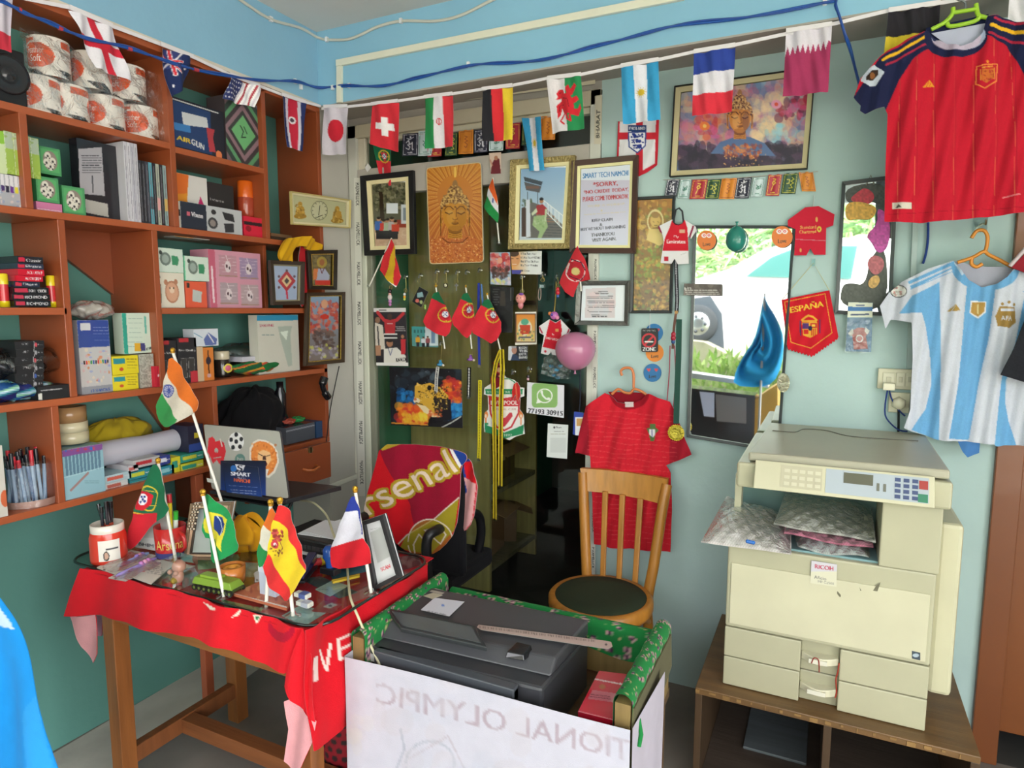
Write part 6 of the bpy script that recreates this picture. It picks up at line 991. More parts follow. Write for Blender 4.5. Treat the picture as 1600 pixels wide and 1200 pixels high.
for s_ in (0,.044):
    for k in range(8): m=MB();p=M(np.array([[.008+k*(L-.016)/7,s_,.010]]))[0];m.cyl(p,p+nn*.006,.009,'23241f','plastic',14);m.cyl(p-nn*.001,p,.004,'6a7a3c','plastic',10);m.build('wheel',t)
t=thing('tape_dispenser','orange mug-shaped tape holder behind the toy vehicle','tape dispenser',T(364,912));c0=T(364,912);m=MB();m.lathe(c0,[(0,.001),(.03,.001),(.035,.02),(.036,.055),(.032,.055),(.028,.012),(0,.012)],'c87a34','gloss',24);m.build('holder',t);m=MB();m.lathe(c0,[(.012,.03),(.026,.03),(.026,.05),(.012,.05),(.012,.03)],'e09a34','gloss',20);m.build('tape_roll',t)
t=thing('name_card_box','small white upright paper box before the flags','box',T(419,937));a=T(406,931);m=MB();m.box(a,a+[.058,.03,.085],'b8c0d0','card');m.build('box_body',t,bevel=.001);m=MB();m.box(a+[-.001,-.001,.07],a+[.059,.031,.086],'c6ccd8','card');m.build('lid',t)
lying('booklet','patterned orange booklet with a white edge at the front of the desk','booklet',[(364,927),(406,908),(462,928),(448,950)],lambda c: (c.blotch(['c8764a','a85438','d8a878','8c3c34'],60,4,r=(2,5)),c.line([(364,928),(448,949)],2.5,'dcd8d0')),'b8684a',th=.008)
t=thing('stapler','black and navy stapler with a yellow grip','stapler',T(478,908));a,b_=T(468,912),T(484,893);d=(b_-a);L=np.linalg.norm(d);d /= L;nn=np.array([-d[1],d[0],0]);M=lambda v: a+v[:,:1]*d+v[:,1:2]*nn+v[:,2:]*np.array([0,0,1]);L=.12;m=MB();m.box((0,-.015,0),(L,.015,.008),'1c1c22','plastic',M);m.build('base',t,bevel=.002);m=MB();m.hexa(M(np.array([(0,-.013,.012),(L,-.013,.02),(L,.013,.02),(0,.013,.012)])),M(np.array([(0,-.013,.026),(L,-.013,.05),(L,.013,.05),(0,.013,.026)])),'262a4c','gloss');m.build('arm',t,bevel=.003);m=MB();m.box((.0,.018,0),(.02,.03,.03),'d8c82c','plastic',M);m.build('grip',t)
t=thing('glue_bottle','red and yellow glue tube with its cap on the desk','glue',T(492,880));a,b_=P(476,884,Z=GZ+.012),P(505,876,Z=GZ+.012);m=MB();m.tube([a,a+(b_-a)*.5,b_],[.008,.011,.012],'c83a3c','gloss',12);m.build('tube',t);m=MB();m.tube([b_-(b_-a)*.15,b_+(b_-a)*.2],.0135,'d8bc2c','gloss',12);m.build('cap',t)
t=thing('rubber_stamp','blue handled rubber stamp beside the striped flag','stamp',T(514,900));c0=T(516,896);m=MB();m.box(c0+[-.028,-.015,0],c0+[.028,.018,.02],'1c1c22','plastic');m.build('base',t,bevel=.003);m=MB();m.lathe(c0,[(.012,.02),(.014,.04),(.02,.05),(.02,.075),(.012,.085),(0,.086)],'2454a8','gloss',20);m.build('handle',t)
for q,z_,lb in (((462,946),0,'lower white eraser at the front of the desk'),((459,939),.012,'upper white eraser with a blue sleeve at the front of the desk')):
    a=T(*q)+[0,0,z_];t=thing('eraser',lb,'eraser',a);m=MB();m.box(a,a+[.045,.02,.012],'dcdcd0','card');m.build('rubber',t,bevel=.002);m=MB();m.box(a+[.018,-.0006,-.0003],a+[.04,.0206,.0125],'5a6ca8' if z_ else 'b8bcc8','print');m.build('sleeve',t)
lying('pencil','yellow pencil lying near the black scan frame','pencil',[(518,906),(562,896),(562,899),(520,909)],None,'d0b02c',th=.006);t=thing('tissue_pouch','pink rounded pouch lying behind the red and yellow flag','pouch',T(476,866));c0=T(478,866);m=MB();m.ball(c0+[0,0,.012],.034,'c888a8','gloss',sq=(1,.7,.42));m.build('pouch_body',t)
m=MB();c0=T(388,858);m.grid(lambda U,V: c0+np.stack([.07*np.sin(V*PI)*np.cos(U*2*PI)*(1+.25*np.sin(5*U*6.28)),.045*np.sin(V*PI)*np.sin(U*2*PI),.055+.055*np.cos(V*PI)*(1+.2*np.sin(U*12.6))+.012*np.sin(U*18)*np.sin(V*9)],1),36,20,'d89a1c','cloth');tag(m.build('yellow_cloth'),'crumpled golden yellow cloth beside the green flag','cloth')
m=MB();[m.px([(396+i,896-i),(418,888-i*1.5),(420,908),(400-i,910)],(lambda c: (c.blotch(['3a3a40'],12,i,r=(1,2.5),al=.7),c)[1])(Cv(390,880,425,915,bg='d6d8d8')),step=1.5,thick=.001,off=.001*i*2,Z=GZ) for i in range(3)];tag(m.build('paper_slips'),'little fan of printed paper slips beside the white box','paper')
# ---- laptop on its stand
YLp=1.60;lt=thing('laptop','open silver laptop seen from behind with stickers on its lid','laptop',P(390,770,Y=YLp));LQ=[(318,663),(437,674),(451,779),(331,764)]
def jl(c):
    c.rect(310,655,460,790,'a5a59c');c.ell(369,690,12,14.5,'e6e6e6');c.ell(369,690,10.6,13,'dadada');[c.ell(369+a,690+b,3,3.6,'22242a') for a,b in ((0,0),(-8,-3),(8,-4),(-5,9),(6,8),(0,-11))]
    R_='d02a34';c.poly([(326,685),(332,682),(336,690),(344,688),(350,692),(353,705),(350,718),(345,727),(338,718),(333,725),(328,712),(324,706)],R_);c.ell(332,689,4,5,R_);c.ell(338,704,3,4,'a5a59c');c.line([(344,686),(347,697)],2,'c8c0b8');[c.line([(326+i*4,700+i*2),(322+i*5,712+i*3)],1,R_) for i in range(5)];c.line([(334,716),(345,714)],1.4,'a5a59c')
    O='d8803c';c.poly([(396,690),(404,686),(416,688),(427,694),(434,706),(436,722),(430,738),(420,747),(410,744),(398,733),(390,718),(390,700)],'d8d0c4');c.poly([(398,692),(406,689),(416,691),(426,697),(432,708),(433,722),(427,736),(419,743),(408,740),(398,730),(392,716),(393,702)],O);c.blotch(['b05c28','e8a05c'],70,4,393,692,432,738,(.8,2.2),.7)
    c.poly([(404,706),(412,703),(422,707),(424,718),(418,728),(408,726),(402,716)],'e4b480');c.line([(404,709),(410,712)],1.2,'2a2020');c.line([(422,711),(416,713)],1.2,'2a2020');c.poly([(411,712),(415,712),(416,719),(410,719)],'4a2c24');c.ell(413,725,4.4,5,'5c1c1c');c.ell(413,729,3,1.4,'e8e4dc');c.poly([(406,733),(420,733),(417,743),(411,742)],'e0dcd4');c.ell(375,718,8,9,'5c8078');c.text('hp',371,723,380,722,9,'a5a59c',bold=.2)
    c.grad(345,720,415,780,'14182c','24469c')
def jl2(c): c.grad(340,720,415,780,'131626','234a9c');c.ell(365,732,5,5,'2c6cb8');c.poly([(367,725),(383,727),(380,735),(372,737)],'dcdce4');c.text('S',371,736,379,736,9,'14182c',bold=.4);c.text('SMART',361,743,391,745,6,'e4e4ec',bold=.6);c.text('TECH',371,748,383,749,2.6,'c8c8d4',bold=.1);c.text('NAMCHI',366,752.5,390,755,5.4,'d8603c',bold=.4);c.lines(357,757,402,760,1,'8c9cd0',3,.7,.07);c.lines(360,763,400,771,2,'c8d0e8',4,.8,.07);c.line([(358,771),(366,772)],2,'e0e0f0')
cv=Cv(310,655,460,790,bg='a5a59c',sc=2.5);jl(cv)
cv.poly([(347,722),(404,730),(410,777),(353,769)],'18203c')
m=MB();m.px(round_q(LQ,4),cv,step=.9,thick=.008,mat='plastic',back='3a3a3c',Y=YLp);m.build('lid',lt)
cv=Cv(340,715,420,785,bg='131626',sc=3);jl2(cv);m=MB();m.px([(348,722),(403,730),(409.5,776.5),(354,769)],cv,step=.8,thick=.0006,off=.0082,Y=YLp);m.build('sticker',lt);m=MB();m.px([(323,747),(334,749),(334,755),(324,753)],'dcdcd4',thick=.0006,off=.0082,Y=YLp);m.build('sticker',lt)
a,b_=P(331,764,Y=YLp),P(451,779,Y=YLp);m=MB();m.hexa([a+[0,-.01,-.016],b_+[0,-.01,-.016],b_+[.02,.24,-.03],a+[.02,.24,-.03]],[a+[0,-.01,-.002],b_+[0,-.01,-.002],b_+[.02,.24,-.014],a+[.02,.24,-.014]],'2c2c30','plastic');m.build('keyboard_base',lt,bevel=.002)
st=thing('laptop_stand','black folding stand carrying the laptop above the desk','stand',(a[0]+.15,YLp+.06,GZ));zt=a[2]-.02
for s_ in (.04,.30):
    for y0,y1 in ((YLp-.005,YLp+.09),(YLp+.09,YLp-.005)): m=MB();m.tube([np.array([a[0]+s_,y0,GZ+.004]),np.array([a[0]+s_,y1,zt])],.006,'1b1b1e','plastic',8);m.build('leg',st)
m=MB();m.box((a[0]+.02,YLp-.01,zt-.004),(a[0]+.32,YLp+.095,zt),'1b1b1e','plastic');m.build('platform',st)
t=thing('desktop_printer','low black device with a row of keys and white sheets on it','printer',T(500,850));a=T(455,862);m=MB();m.box((a[0]-.02,1.50,GZ),(a[0]+.26,1.67,GZ+.07),'1f2022','plastic');m.build('device_body',t,bevel=.006)
m=MB();[m.box((a[0]+.02+i*.018,1.497,GZ+.04),(a[0]+.034+i*.018,1.50,GZ+.052),'3c3c40','plastic') for i in range(12)];m.build('keys',t);m=MB();m.box((a[0]-.01,1.494,GZ+.022),(a[0]+.25,1.50,GZ+.03),'c8cccc','plastic');m.build('trim_line',t)
for k,(dx,rot) in enumerate(((0,.1),(.03,-.12))): m=MB();c0=np.array([a[0]+.13+dx,1.60,GZ+.0715+k*.003]);M=lambda v: c0+np.stack([v[:,0]*math.cos(rot)-v[:,1]*math.sin(rot),v[:,0]*math.sin(rot)+v[:,1]*math.cos(rot),v[:,2]],1);m.box((-.09,-.07,0),(.1,.075,.0025),'dcdde2','card',M);tag(m.build('paper_sheet'),('lower' if k == 0 else 'upper')+' white sheet lying on the low black device','paper')
V=[P(470,782,Y=1.75),P(490,786,Y=1.7),P(510,805,Y=1.62),P(520,832,Y=1.5),P(530,855,Y=1.44),T(541,878,.775),T(544,905,.772),T(548,935,.77),P(560,965,Z=.74),P(575,1000,Y=1.325),P(592,1036,Y=1.315),P(596,1050,Y=1.33)];m=MB();m.tube(smoothpath(V),.0036,'cdc8a4','plastic',8);tag(m.build('charging_cable'),'cream cable running from the laptop over the desk edge','cable')
# ================================================================ office chair with club towel
oc=thing('office_chair','black office chair behind the desk covered by a club towel','chair',(-1.42,2.15,0))
m=MB();m.box((-1.62,2.13,.5),(-1.24,2.17,1.0),'17171a','cloth');m.build('backrest',oc,bevel=.02);m=MB();m.box((-1.66,2.12,.42),(-1.3,2.5,.5),'17171a','cloth');m.build('seat',oc,bevel=.02);m=MB();m.cyl((-1.43,2.3,.08),(-1.43,2.3,.42),.025,'2a2a2c','metal');m.build('gas_column',oc)
for k in range(5): an=k*2*PI/5+.3;e_=np.array([-1.43+.25*math.cos(an),2.3+.25*math.sin(an),.05]);m=MB();m.tube([(-1.43,2.3,.09),e_],[.02,.014],'1a1a1c','plastic',8);m.build('base_arm',oc);m=MB();m.ball(e_-[0,0,.022],.026,'101012','plastic',12,8);m.build('caster',oc)
for xx in (-1.34,-1.70): m=MB();V=[(xx,2.42,.48),(xx+.02,2.42,.60),(xx+.02,2.36,.69),(xx+.01,2.10,.70),(xx-.01,2.04,.66),(xx-.01,2.06,.45)];m.tube(smoothpath(V),.02,'17171a','plastic',10);m.build('armrest',oc)
def tw(c):
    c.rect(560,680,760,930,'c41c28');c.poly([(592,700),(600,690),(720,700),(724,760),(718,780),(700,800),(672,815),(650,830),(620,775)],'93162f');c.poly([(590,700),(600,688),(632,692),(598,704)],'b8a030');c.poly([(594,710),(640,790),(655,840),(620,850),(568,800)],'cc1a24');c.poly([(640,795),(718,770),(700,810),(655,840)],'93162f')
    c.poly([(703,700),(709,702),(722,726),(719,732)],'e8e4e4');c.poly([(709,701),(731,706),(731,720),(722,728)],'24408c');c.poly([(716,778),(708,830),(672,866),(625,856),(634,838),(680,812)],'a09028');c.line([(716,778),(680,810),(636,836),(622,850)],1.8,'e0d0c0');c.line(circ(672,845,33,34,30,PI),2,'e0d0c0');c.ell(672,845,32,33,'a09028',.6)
    c.line([(656,834),(648,850),(650,866)],2,'e0d0c0');c.line([(656,834),(668,850),(672,868)],2,'e0d0c0');c.line([(664,828),(690,826),(696,836),(688,850),(664,828)],2,'e0d0c0')
    for b,col in ((3.2,'b0962c'),(1.6,'b0962c'),(0,'e4cdbc')):
        for dy in ((-b,0,b) if b else (0,)): c.text('rsenal',577,806+dy,717,736+dy,30,col,up=(-22,-34),bold=b)
TO=[(594,695),(634,693),(704,700),(720,705),(729,710),(730,718),(720,730),(718,776),(710,832),(690,858),(672,868),(640,862),(620,852),(590,825),(572,806),(570,792),(586,732)]
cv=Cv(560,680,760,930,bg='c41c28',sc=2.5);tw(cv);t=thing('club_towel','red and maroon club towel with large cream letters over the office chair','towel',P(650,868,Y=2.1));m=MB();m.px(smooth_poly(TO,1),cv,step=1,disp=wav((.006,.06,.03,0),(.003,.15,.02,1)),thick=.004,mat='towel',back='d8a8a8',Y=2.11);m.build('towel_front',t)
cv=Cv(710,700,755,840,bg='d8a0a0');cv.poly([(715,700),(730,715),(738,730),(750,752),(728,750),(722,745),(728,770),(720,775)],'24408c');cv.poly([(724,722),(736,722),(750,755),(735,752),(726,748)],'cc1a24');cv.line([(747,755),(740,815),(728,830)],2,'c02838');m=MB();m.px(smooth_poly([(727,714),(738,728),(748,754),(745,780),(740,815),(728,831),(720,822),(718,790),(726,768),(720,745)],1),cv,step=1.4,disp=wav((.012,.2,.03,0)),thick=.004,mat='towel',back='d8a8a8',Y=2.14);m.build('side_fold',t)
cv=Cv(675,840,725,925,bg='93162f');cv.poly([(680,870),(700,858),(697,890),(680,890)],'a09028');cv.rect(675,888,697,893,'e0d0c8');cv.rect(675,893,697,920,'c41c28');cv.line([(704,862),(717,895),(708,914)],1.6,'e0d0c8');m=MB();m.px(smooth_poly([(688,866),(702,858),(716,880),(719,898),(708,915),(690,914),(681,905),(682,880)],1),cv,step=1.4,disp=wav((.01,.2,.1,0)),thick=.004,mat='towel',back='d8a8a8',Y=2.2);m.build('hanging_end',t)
# ================================================================ wooden chair
CW='b0762c'
wc=thing('wooden_chair','light wooden chair with a round dark green seat and slatted back','chair',(-.735,2.29,0));sc0=np.array([-.733,2.285,0])
m=MB();m.lathe(sc0,[(0,.44),(.165,.44),(.19,.425),(.197,.44),(.197,.468),(.188,.478),(.172,.476)],CW,'wood',48);m.build('seat_rim',wc);m=MB();m.lathe(sc0,[(.176,.470),(.168,.479),(.1,.483),(0,.484)],'22301c','matte',48);m.build('seat',wc)
pp=lambda x,y,Y: P(x,y,Y=Y)
for V in ([pp(917,905,2.45),pp(914,830,2.475),pp(911,738,2.52)],[pp(1012,935,2.44),pp(1022,880,2.455),pp(1034,800,2.49),pp(1042,757,2.52)]):
    b_=V[0];V=[np.array([b_[0]*1.0+(.015 if b_[0] > -.7 else -.015),2.53,.0]),np.array([b_[0],2.46,.30]),b_]+V[1:];m=MB();S=smoothpath(V,5);m.tube(S,[.015+.006*math.sin(min(1,i/6)*PI/2) for i in range(len(S))],CW,'wood',12);m.build('back_post',wc)
for a,b_ in (((945,768),(941,905)),((972,773),(966,910)),((1000,779),(991,918))): m=MB();p,q=pp(*a,2.51),pp(*b_,2.455);q[2]=.45;m.hexa([q+[-.011,0,0],q+[.011,0,0],q+[.011,.014,0],q+[-.011,.014,0]],[p+[-.012,0,0],p+[.012,0,0],p+[.012,.014,0],p+[-.012,.014,0]],CW,'wood');m.build('slat',wc,bevel=.004)
a,b_,c,d=pp(908,731,2.52),pp(1044,748,2.52),pp(1040,788,2.505),pp(913,766,2.505);m=MB()
def rail(U,V): q=(a[None]*(1-U[:,None])+b_[None]*U[:,None])*(1-V[:,None])+(d[None]*(1-U[:,None])+c[None]*U[:,None])*V[:,None];q[:,1]+=.03*(1-(2*U-1)**2);return q
m.grid(lambda U,V: rail(U,V)-[0,.012,0],16,6,'bb8236','wood');m.grid(lambda U,V: rail(1-U,V)+[0,.012,0],16,6,'bb8236','wood');m.grid(lambda U,V: rail(U,V*0)+np.stack([U*0,(V-.5)*.024,U*0],1),16,3,'bb8236','wood');m.grid(lambda U,V: rail(U,V*0+1)+np.stack([U*0,(V-.5)*.024,U*0],1),16,3,'bb8236','wood');m.build('top_rail',wc)
for dx,dy in ((.13,-.11),(-.13,-.11)): m=MB();m.tube([sc0+[dx*1.12,dy*1.25,0],sc0+[dx,dy*1.1,.25],sc0+[dx,dy,.44]],[.014,.019,.022],CW,'wood',12);m.build('leg',wc)
m=MB();m.tube(smoothpath([sc0+[-.13,-.115,.33],sc0+[-.05,-.125,.40],sc0+[.05,-.125,.40],sc0+[.13,-.115,.33]]),.012,CW,'wood',8);m.tube(smoothpath([sc0+[.14,-.1,.33],sc0+[.15,0,.41],sc0+[.15,.14,.34]]),.012,CW,'wood',8);m.build('curved_brace',wc)
# ================================================================ printer stand wrapped in floral cloth and a banner
zb=.65;A0,A1,A2=P(545,1022,Z=zb),P(988,1132,Z=zb),P(1029,1060,Z=zb);yb=A0[1];W3='bcbbc6'
ps=thing('printer_stand','wooden stand with green floral covered rails carrying the black printer','stand',(-.72,1.5,0))
bx('platform',ps,(A0[0]+.01,A0[1]+.06,.47),(A1[0]-.01,1.75,.50),'5a4630','woodx')
for x in (A0[0]+.03,A1[0]-.06):
    for y in (1.41,1.71): bx('leg',ps,(x,y,0),(x+.04,y+.04,.47),'6a5238','wood')
def floral(x0,y0,x1,y1,seed):
    c=Cv(x0,y0,x1,y1,bg='1f7a3c');r=random.Random(seed)
    for i in range(int((x1-x0)*(y1-y0)/90)):
        x,y=r.uniform(x0,x1),r.uniform(y0,y1);k=r.random()
        if k < .55: c.poly([(x,y),(x+r.uniform(-6,6),y+r.uniform(-5,5)),(x+r.uniform(-6,6),y+r.uniform(-5,5))],'b8a878')
        else: c.ell(x,y,3.6,3,'c8a0a0');c.ell(x,y,2.4,2,'4a2448')
    return c
def railpx(p,q,r,dz,nm='padded_rail'):
    """cloth wrapped rail from p to q: rounded profile, flowers printed on the cloth"""
    p,q=np.array(p),np.array(q);d=(q-p)/np.linalg.norm(q-p);n=np.array([-d[1],d[0],0]);cvf=floral(0,0,260,100,int(p[0]*99));L=np.linalg.norm(q-p)
    def f(U,V):
        w=2*V-1;k=np.clip(np.abs(w)-.5,0,1)*2;an=np.clip(w/.5,-1,1)*PI/2
        return p+d*(U*L)[:,None]+n*(np.sin(an)*r*(1+.06*np.sin(U*31)))[:,None]+np.stack([U*0,U*0,np.cos(an)*r-k*dz*(.45+.12*np.sin(U*9))],1)
    m=MB();m.grid(f,90,40,lambda U,V: cvf.sample(U*250*min(1,L/.4),V*95),'cloth');m.build(nm,ps)
    m=MB();m.hexa([p+n*r*.8+[0,0,-dz],p-n*r*.8+[0,0,-dz],q-n*r*.8+[0,0,-dz],q+n*r*.8+[0,0,-dz]],[p+n*r*.8,p-n*r*.8,q-n*r*.8,q+n*r*.8],'8a7448','wood');m.build('rail_wood',ps)
def Rp(x,y,z): return P(x,y,Z=z)
railpx([A0[0]+.015,yb+.02,.69],[A0[0]+.015,1.72,.69],.022,.18);railpx([A1[0]-.025,A1[1]+.01,.685],[A1[0]-.025,1.72,.685],.022,.18);railpx([A0[0]+.04,1.735,.64],[A1[0]-.04,1.735,.64],.022,.13)
m=MB();m.hexa([(A1[0]-.004,1.32,.50),(A1[0]-.004,1.72,.58),(A1[0]-.004,1.70,.68),(A1[0]-.004,1.33,.68)],[(A1[0]+.001,1.32,.50),(A1[0]+.001,1.72,.58),(A1[0]+.001,1.70,.68),(A1[0]+.001,1.33,.68)],'5d5a40','cloth');m.tube([(A1[0]+.003,1.36,.64),(A1[0]+.012,1.352,.61),(A1[0]+.009,1.345,.585)],.005,'1f7a3c','cloth',8);m.build('hanging_cloth',ps)
bn=thing('banner','white reversed banner wrapped round the front of the printer stand','banner',(-.7,yb-.01,0))
cv=Cv(530,1010,1010,1420,bg=W3);w_=np.array([-1,0]);cv.text('TIONAL OLYMPIC',985,1190,588,1098,30,'a3959e',up=(0,-32),bold=1.0,al=.6);cv.line([(620,1200),(632,1170),(626,1140)],4,'9a9eac',.6);cv.line(circ(672,1192,38,34,20,PI),4,'a0a4b0',.6);cv.line([(640,1185),(700,1150),(730,1210)],3,'a89ea6',.6);cv.blotch(['b4b7c4','c0bec8','b8b0b4'],60,3,540,1060,980,1300,(10,30),.25);cv.blotch(['c4c0bc'],6,4,550,1120,580,1170,(8,16),.3)
def bf(U,V): x=A0[0]+(A1[0]-A0[0])*U;y=yb-.012+(A1[1]-yb)*U;zt=zb+.012*np.sin(U*5)*.3;z=zt*(1-V)+.0*V;o=.006*np.sin(U*9+V*2)*V+.004*np.sin(U*23)*V;return np.stack([x,y-o-.004,z],1)
def bcol(U,V):
    w=bf(U,V);d=w-np.array([0,0,EYE]);zc=d@_F;return cv.sample(800+FPX*(d@_R)/zc,600-FPX*(d@_U)/zc)
m=MB();m.grid(bf,170,120,bcol,'cloth');m.build('front_panel',bn);m=MB();m.grid(lambda U,V: np.stack([A1[0]+.004+.006*np.sin(U*12)*V+.012*U,A1[1]-.012+(A2[1]-A1[1]+.05)*U,zb*(1-V)],1),30,30,'b6b0bc','cloth');m.build('side_panel',bn);m=MB();m.grid(lambda U,V: np.stack([A0[0]-.004-.004*np.sin(U*12)*V,yb-.012+.42*U,zb*(1-V)],1),20,20,'c2bec8','cloth');m.build('side_panel',bn)
PK='3c3d41';pr=thing('printer','large dark grey office printer with a tilted front panel','printer',(-.8,1.5,.5))
zt=.70;B0,B1,B2,B3=P(572,1003,Z=.668),P(848,1068,Z=.668),P(920,968,Z=zt),P(672,917,Z=zt)
B1=np.array([B1[0],max(B1[1],yb+.03),B1[2]]);F0=P(610,962,Z=.69);F1=P(800,1010,Z=.69);dn=lambda p,z: np.array([p[0],p[1],z])
m=MB();m.hexa([dn(p,.50) for p in (B0,B1,B2,B3)],[dn(p,.655) for p in (B0,B1,B2,B3)],PK,'plastic');m.build('body',pr,bevel=.008)
ym=B0[1]+.10;m=MB();m.hexa([dn(B0,.657)+[0,.05,0],dn(B1,.657)+[0,.05,0],dn(B2,.657),dn(B3,.657)],[dn(B0,.69)+[.004,.085,0],dn(B1,.69)+[0,.085,0],dn(B2,.70),dn(B3,.70)],'46474b','plastic');m.build('scanner_lid',pr,bevel=.006)
m=MB();m.box((B0[0]+.03,B0[1]-.006,.535),(B1[0]-.06,B0[1]+.02,.65),'2b2c30','plastic');m.box((B0[0]+.03,B0[1]-.008,.62),(B1[0]-.06,B0[1]+.02,.655),'4c5056','plastic');m.build('paper_outlet',pr,bevel=.003);m=MB();m.box((B0[0]+.002,B0[1]-.003,.62),(B0[0]+.04,B0[1]-.0005,.64),'c8c8c4','print');m.build('label',pr)
q=[P(602,949,Y=B0[1]+.115),P(742,977,Y=B0[1]+.115),P(761,1011,Y=B0[1]+.045),P(626,981,Y=B0[1]+.045)];nv=np.cross(q[1]-q[0],q[3]-q[0]);nv /= np.linalg.norm(nv);nv*=-1 if nv[1] > 0 else 1
m=MB();m.hexa([p-nv*.014 for p in q],q,'34383a','plastic');m.build('tilt_panel',pr,bevel=.003);g_=lambda u,v: (q[0]*(1-u)+q[1]*u)*(1-v)+(q[3]*(1-u)+q[2]*u)*v
m=MB();m.hexa([g_(.05,.14),g_(.95,.14),g_(.95,.86),g_(.05,.86)],[g_(a_,b_)+nv*.001 for a_,b_ in ((.05,.14),(.95,.14),(.95,.86),(.05,.86))],'565a5c','gloss');m.build('display',pr)
m=MB();a=P(800,1018,Z=.69);m.hexa([a+[-.01,-.02,-.01],a+[.04,-.012,-.01],a+[.045,.03,-.01],a+[-.005,.03,-.01]],[a+[-.008,-.012,.004],a+[.035,-.008,.004],a+[.04,.03,.012],a+[-.0,.03,.012]],'1c1d20','gloss');m.build('button_pad',pr,bevel=.002)
for q_,c_,nm in (([(657,953),(679,934),(726,940),(702,963)],'cfd2dc','sticker'),([(661,931),(677,926),(692,930),(676,936)],'b8b49c','label'),([(671,924),(680,919),(698,924),(690,929)],'a8a498','label')):
    cv=Cv(650,915,735,970,bg=c_);nm == 'sticker' and (cv.lines(664,950,700,958,1,'4a4c58',2,1,.2),cv.ell(692,946,2.5,2,'6a8cd0'));m=MB();m.px(q_,cv,thick=.0008,Z=.6985);m.build(nm,pr)
m=MB();q_=[(745,980),(752,984),(950,1014),(957,1010),(955,1003),(946,1001),(748,976)];cv=Cv(740,970,960,1020,bg='b8a29a');[cv.line([(750+i*2.6,978+i*.32),(750+i*2.6,981+i*.32)],.6,'4a3c3a') for i in range(70)];cv.ell(947,1007,2,1.6,'3a3434');m.px(q_,cv,step=1,thick=.0012,Z=.7005,mat='plastic');tag(m.build('steel_ruler'),'steel ruler lying across the dark printer lid','ruler')
cv=Cv(895,1045,990,1140,bg='c01a30');cv.line([(925,1060),(985,1072)],2,'e0b8bc');cv.poly([(926,1078),(968,1084),(964,1098),(918,1092)],'c8707c');cv.ell(941,1073,5,4,'b05a34');cv.line([(905,1112),(968,1128)],3,'e0b0b4',.6);cv.text('LAMINATING POUCH',942,1065,982,1072,3,'e8dcdc');cv.lines(922,1083,955,1090,2,'4a2028',4,1,.12)
m=MB();m.px([(936,1048),(986,1054),(968,1128),(903,1112)],cv,step=1.2,thick=.03,mat='gloss',back='a01428',Z=.60);tag(m.build('paper_pack'),'red glossy packet standing beside the printer','packet')
bk=thing('plastic_basket','red perforated plastic basket on the floor under the right end of the desk','basket',(-1.33,1.56,0));bc=np.array([-1.33,1.56,0]);cvb=Cv(0,0,200,100,bg='9c2430');[cvb.ell(5+i*11+(j % 2)*5.5,6+j*9,3.4,3,'3a2c2c') for i in range(18) for j in range(10)]
m=MB();m.grid(lambda U,V: bc+np.stack([(.09+.012*V)*np.cos(U*2*PI),(.09+.012*V)*np.sin(U*2*PI),V*.3],1),200,60,lambda U,V: cvb.sample(U*200,V*95),'plastic');m.lathe(bc,[(.102,.295),(.108,.295),(.108,.305),(.102,.305)],'a82634','plastic',40);m.build('basket_wall',bk);m=MB();m.lathe(bc,[(0,.003),(.09,.003),(.09,.008),(0,.008)],'8c2430','plastic',30);m.build('base',bk)
# ================================================================ photocopier on its low cabinet
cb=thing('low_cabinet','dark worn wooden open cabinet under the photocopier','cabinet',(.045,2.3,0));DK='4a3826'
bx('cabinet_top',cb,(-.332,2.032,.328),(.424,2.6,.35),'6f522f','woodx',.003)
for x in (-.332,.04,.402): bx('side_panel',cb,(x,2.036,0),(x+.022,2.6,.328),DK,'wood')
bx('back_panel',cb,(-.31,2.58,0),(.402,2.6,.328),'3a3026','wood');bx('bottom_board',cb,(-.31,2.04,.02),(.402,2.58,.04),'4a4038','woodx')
m=MB();[m.box((-.33+i*.0415,2.0295,.335+.004*math.sin(i*2.1)),(-.33+i*.0415+.012+.01*math.sin(i),2.0318,.345),'8c6c40','wood') for i in range(18)];m.build('worn_edge',cb)
bx('wood_offcut',None,(-.2,2.25,.04),(.0,2.5,.05),'5c6468','woodx');tag(SC.objects['wood_offcut'],'grey board lying inside the left bay of the low cabinet','board')
YC=2.09;cp=thing('photocopier','large cream office photocopier with two paper drawers','photocopier',(.02,2.3,.35));CC,CD='b2b094','a4a288'
X0,X1=-.256,.300;Zf=lambda x,y,Y=YC: P(x,y,Y=Y)[2];Xf=lambda x,y,Y=YC: P(x,y,Y=Y)[0]
z1,z2,z3,z4=.352,Zf(1131,1023),Zf(1133,977),Zf(1137,849)
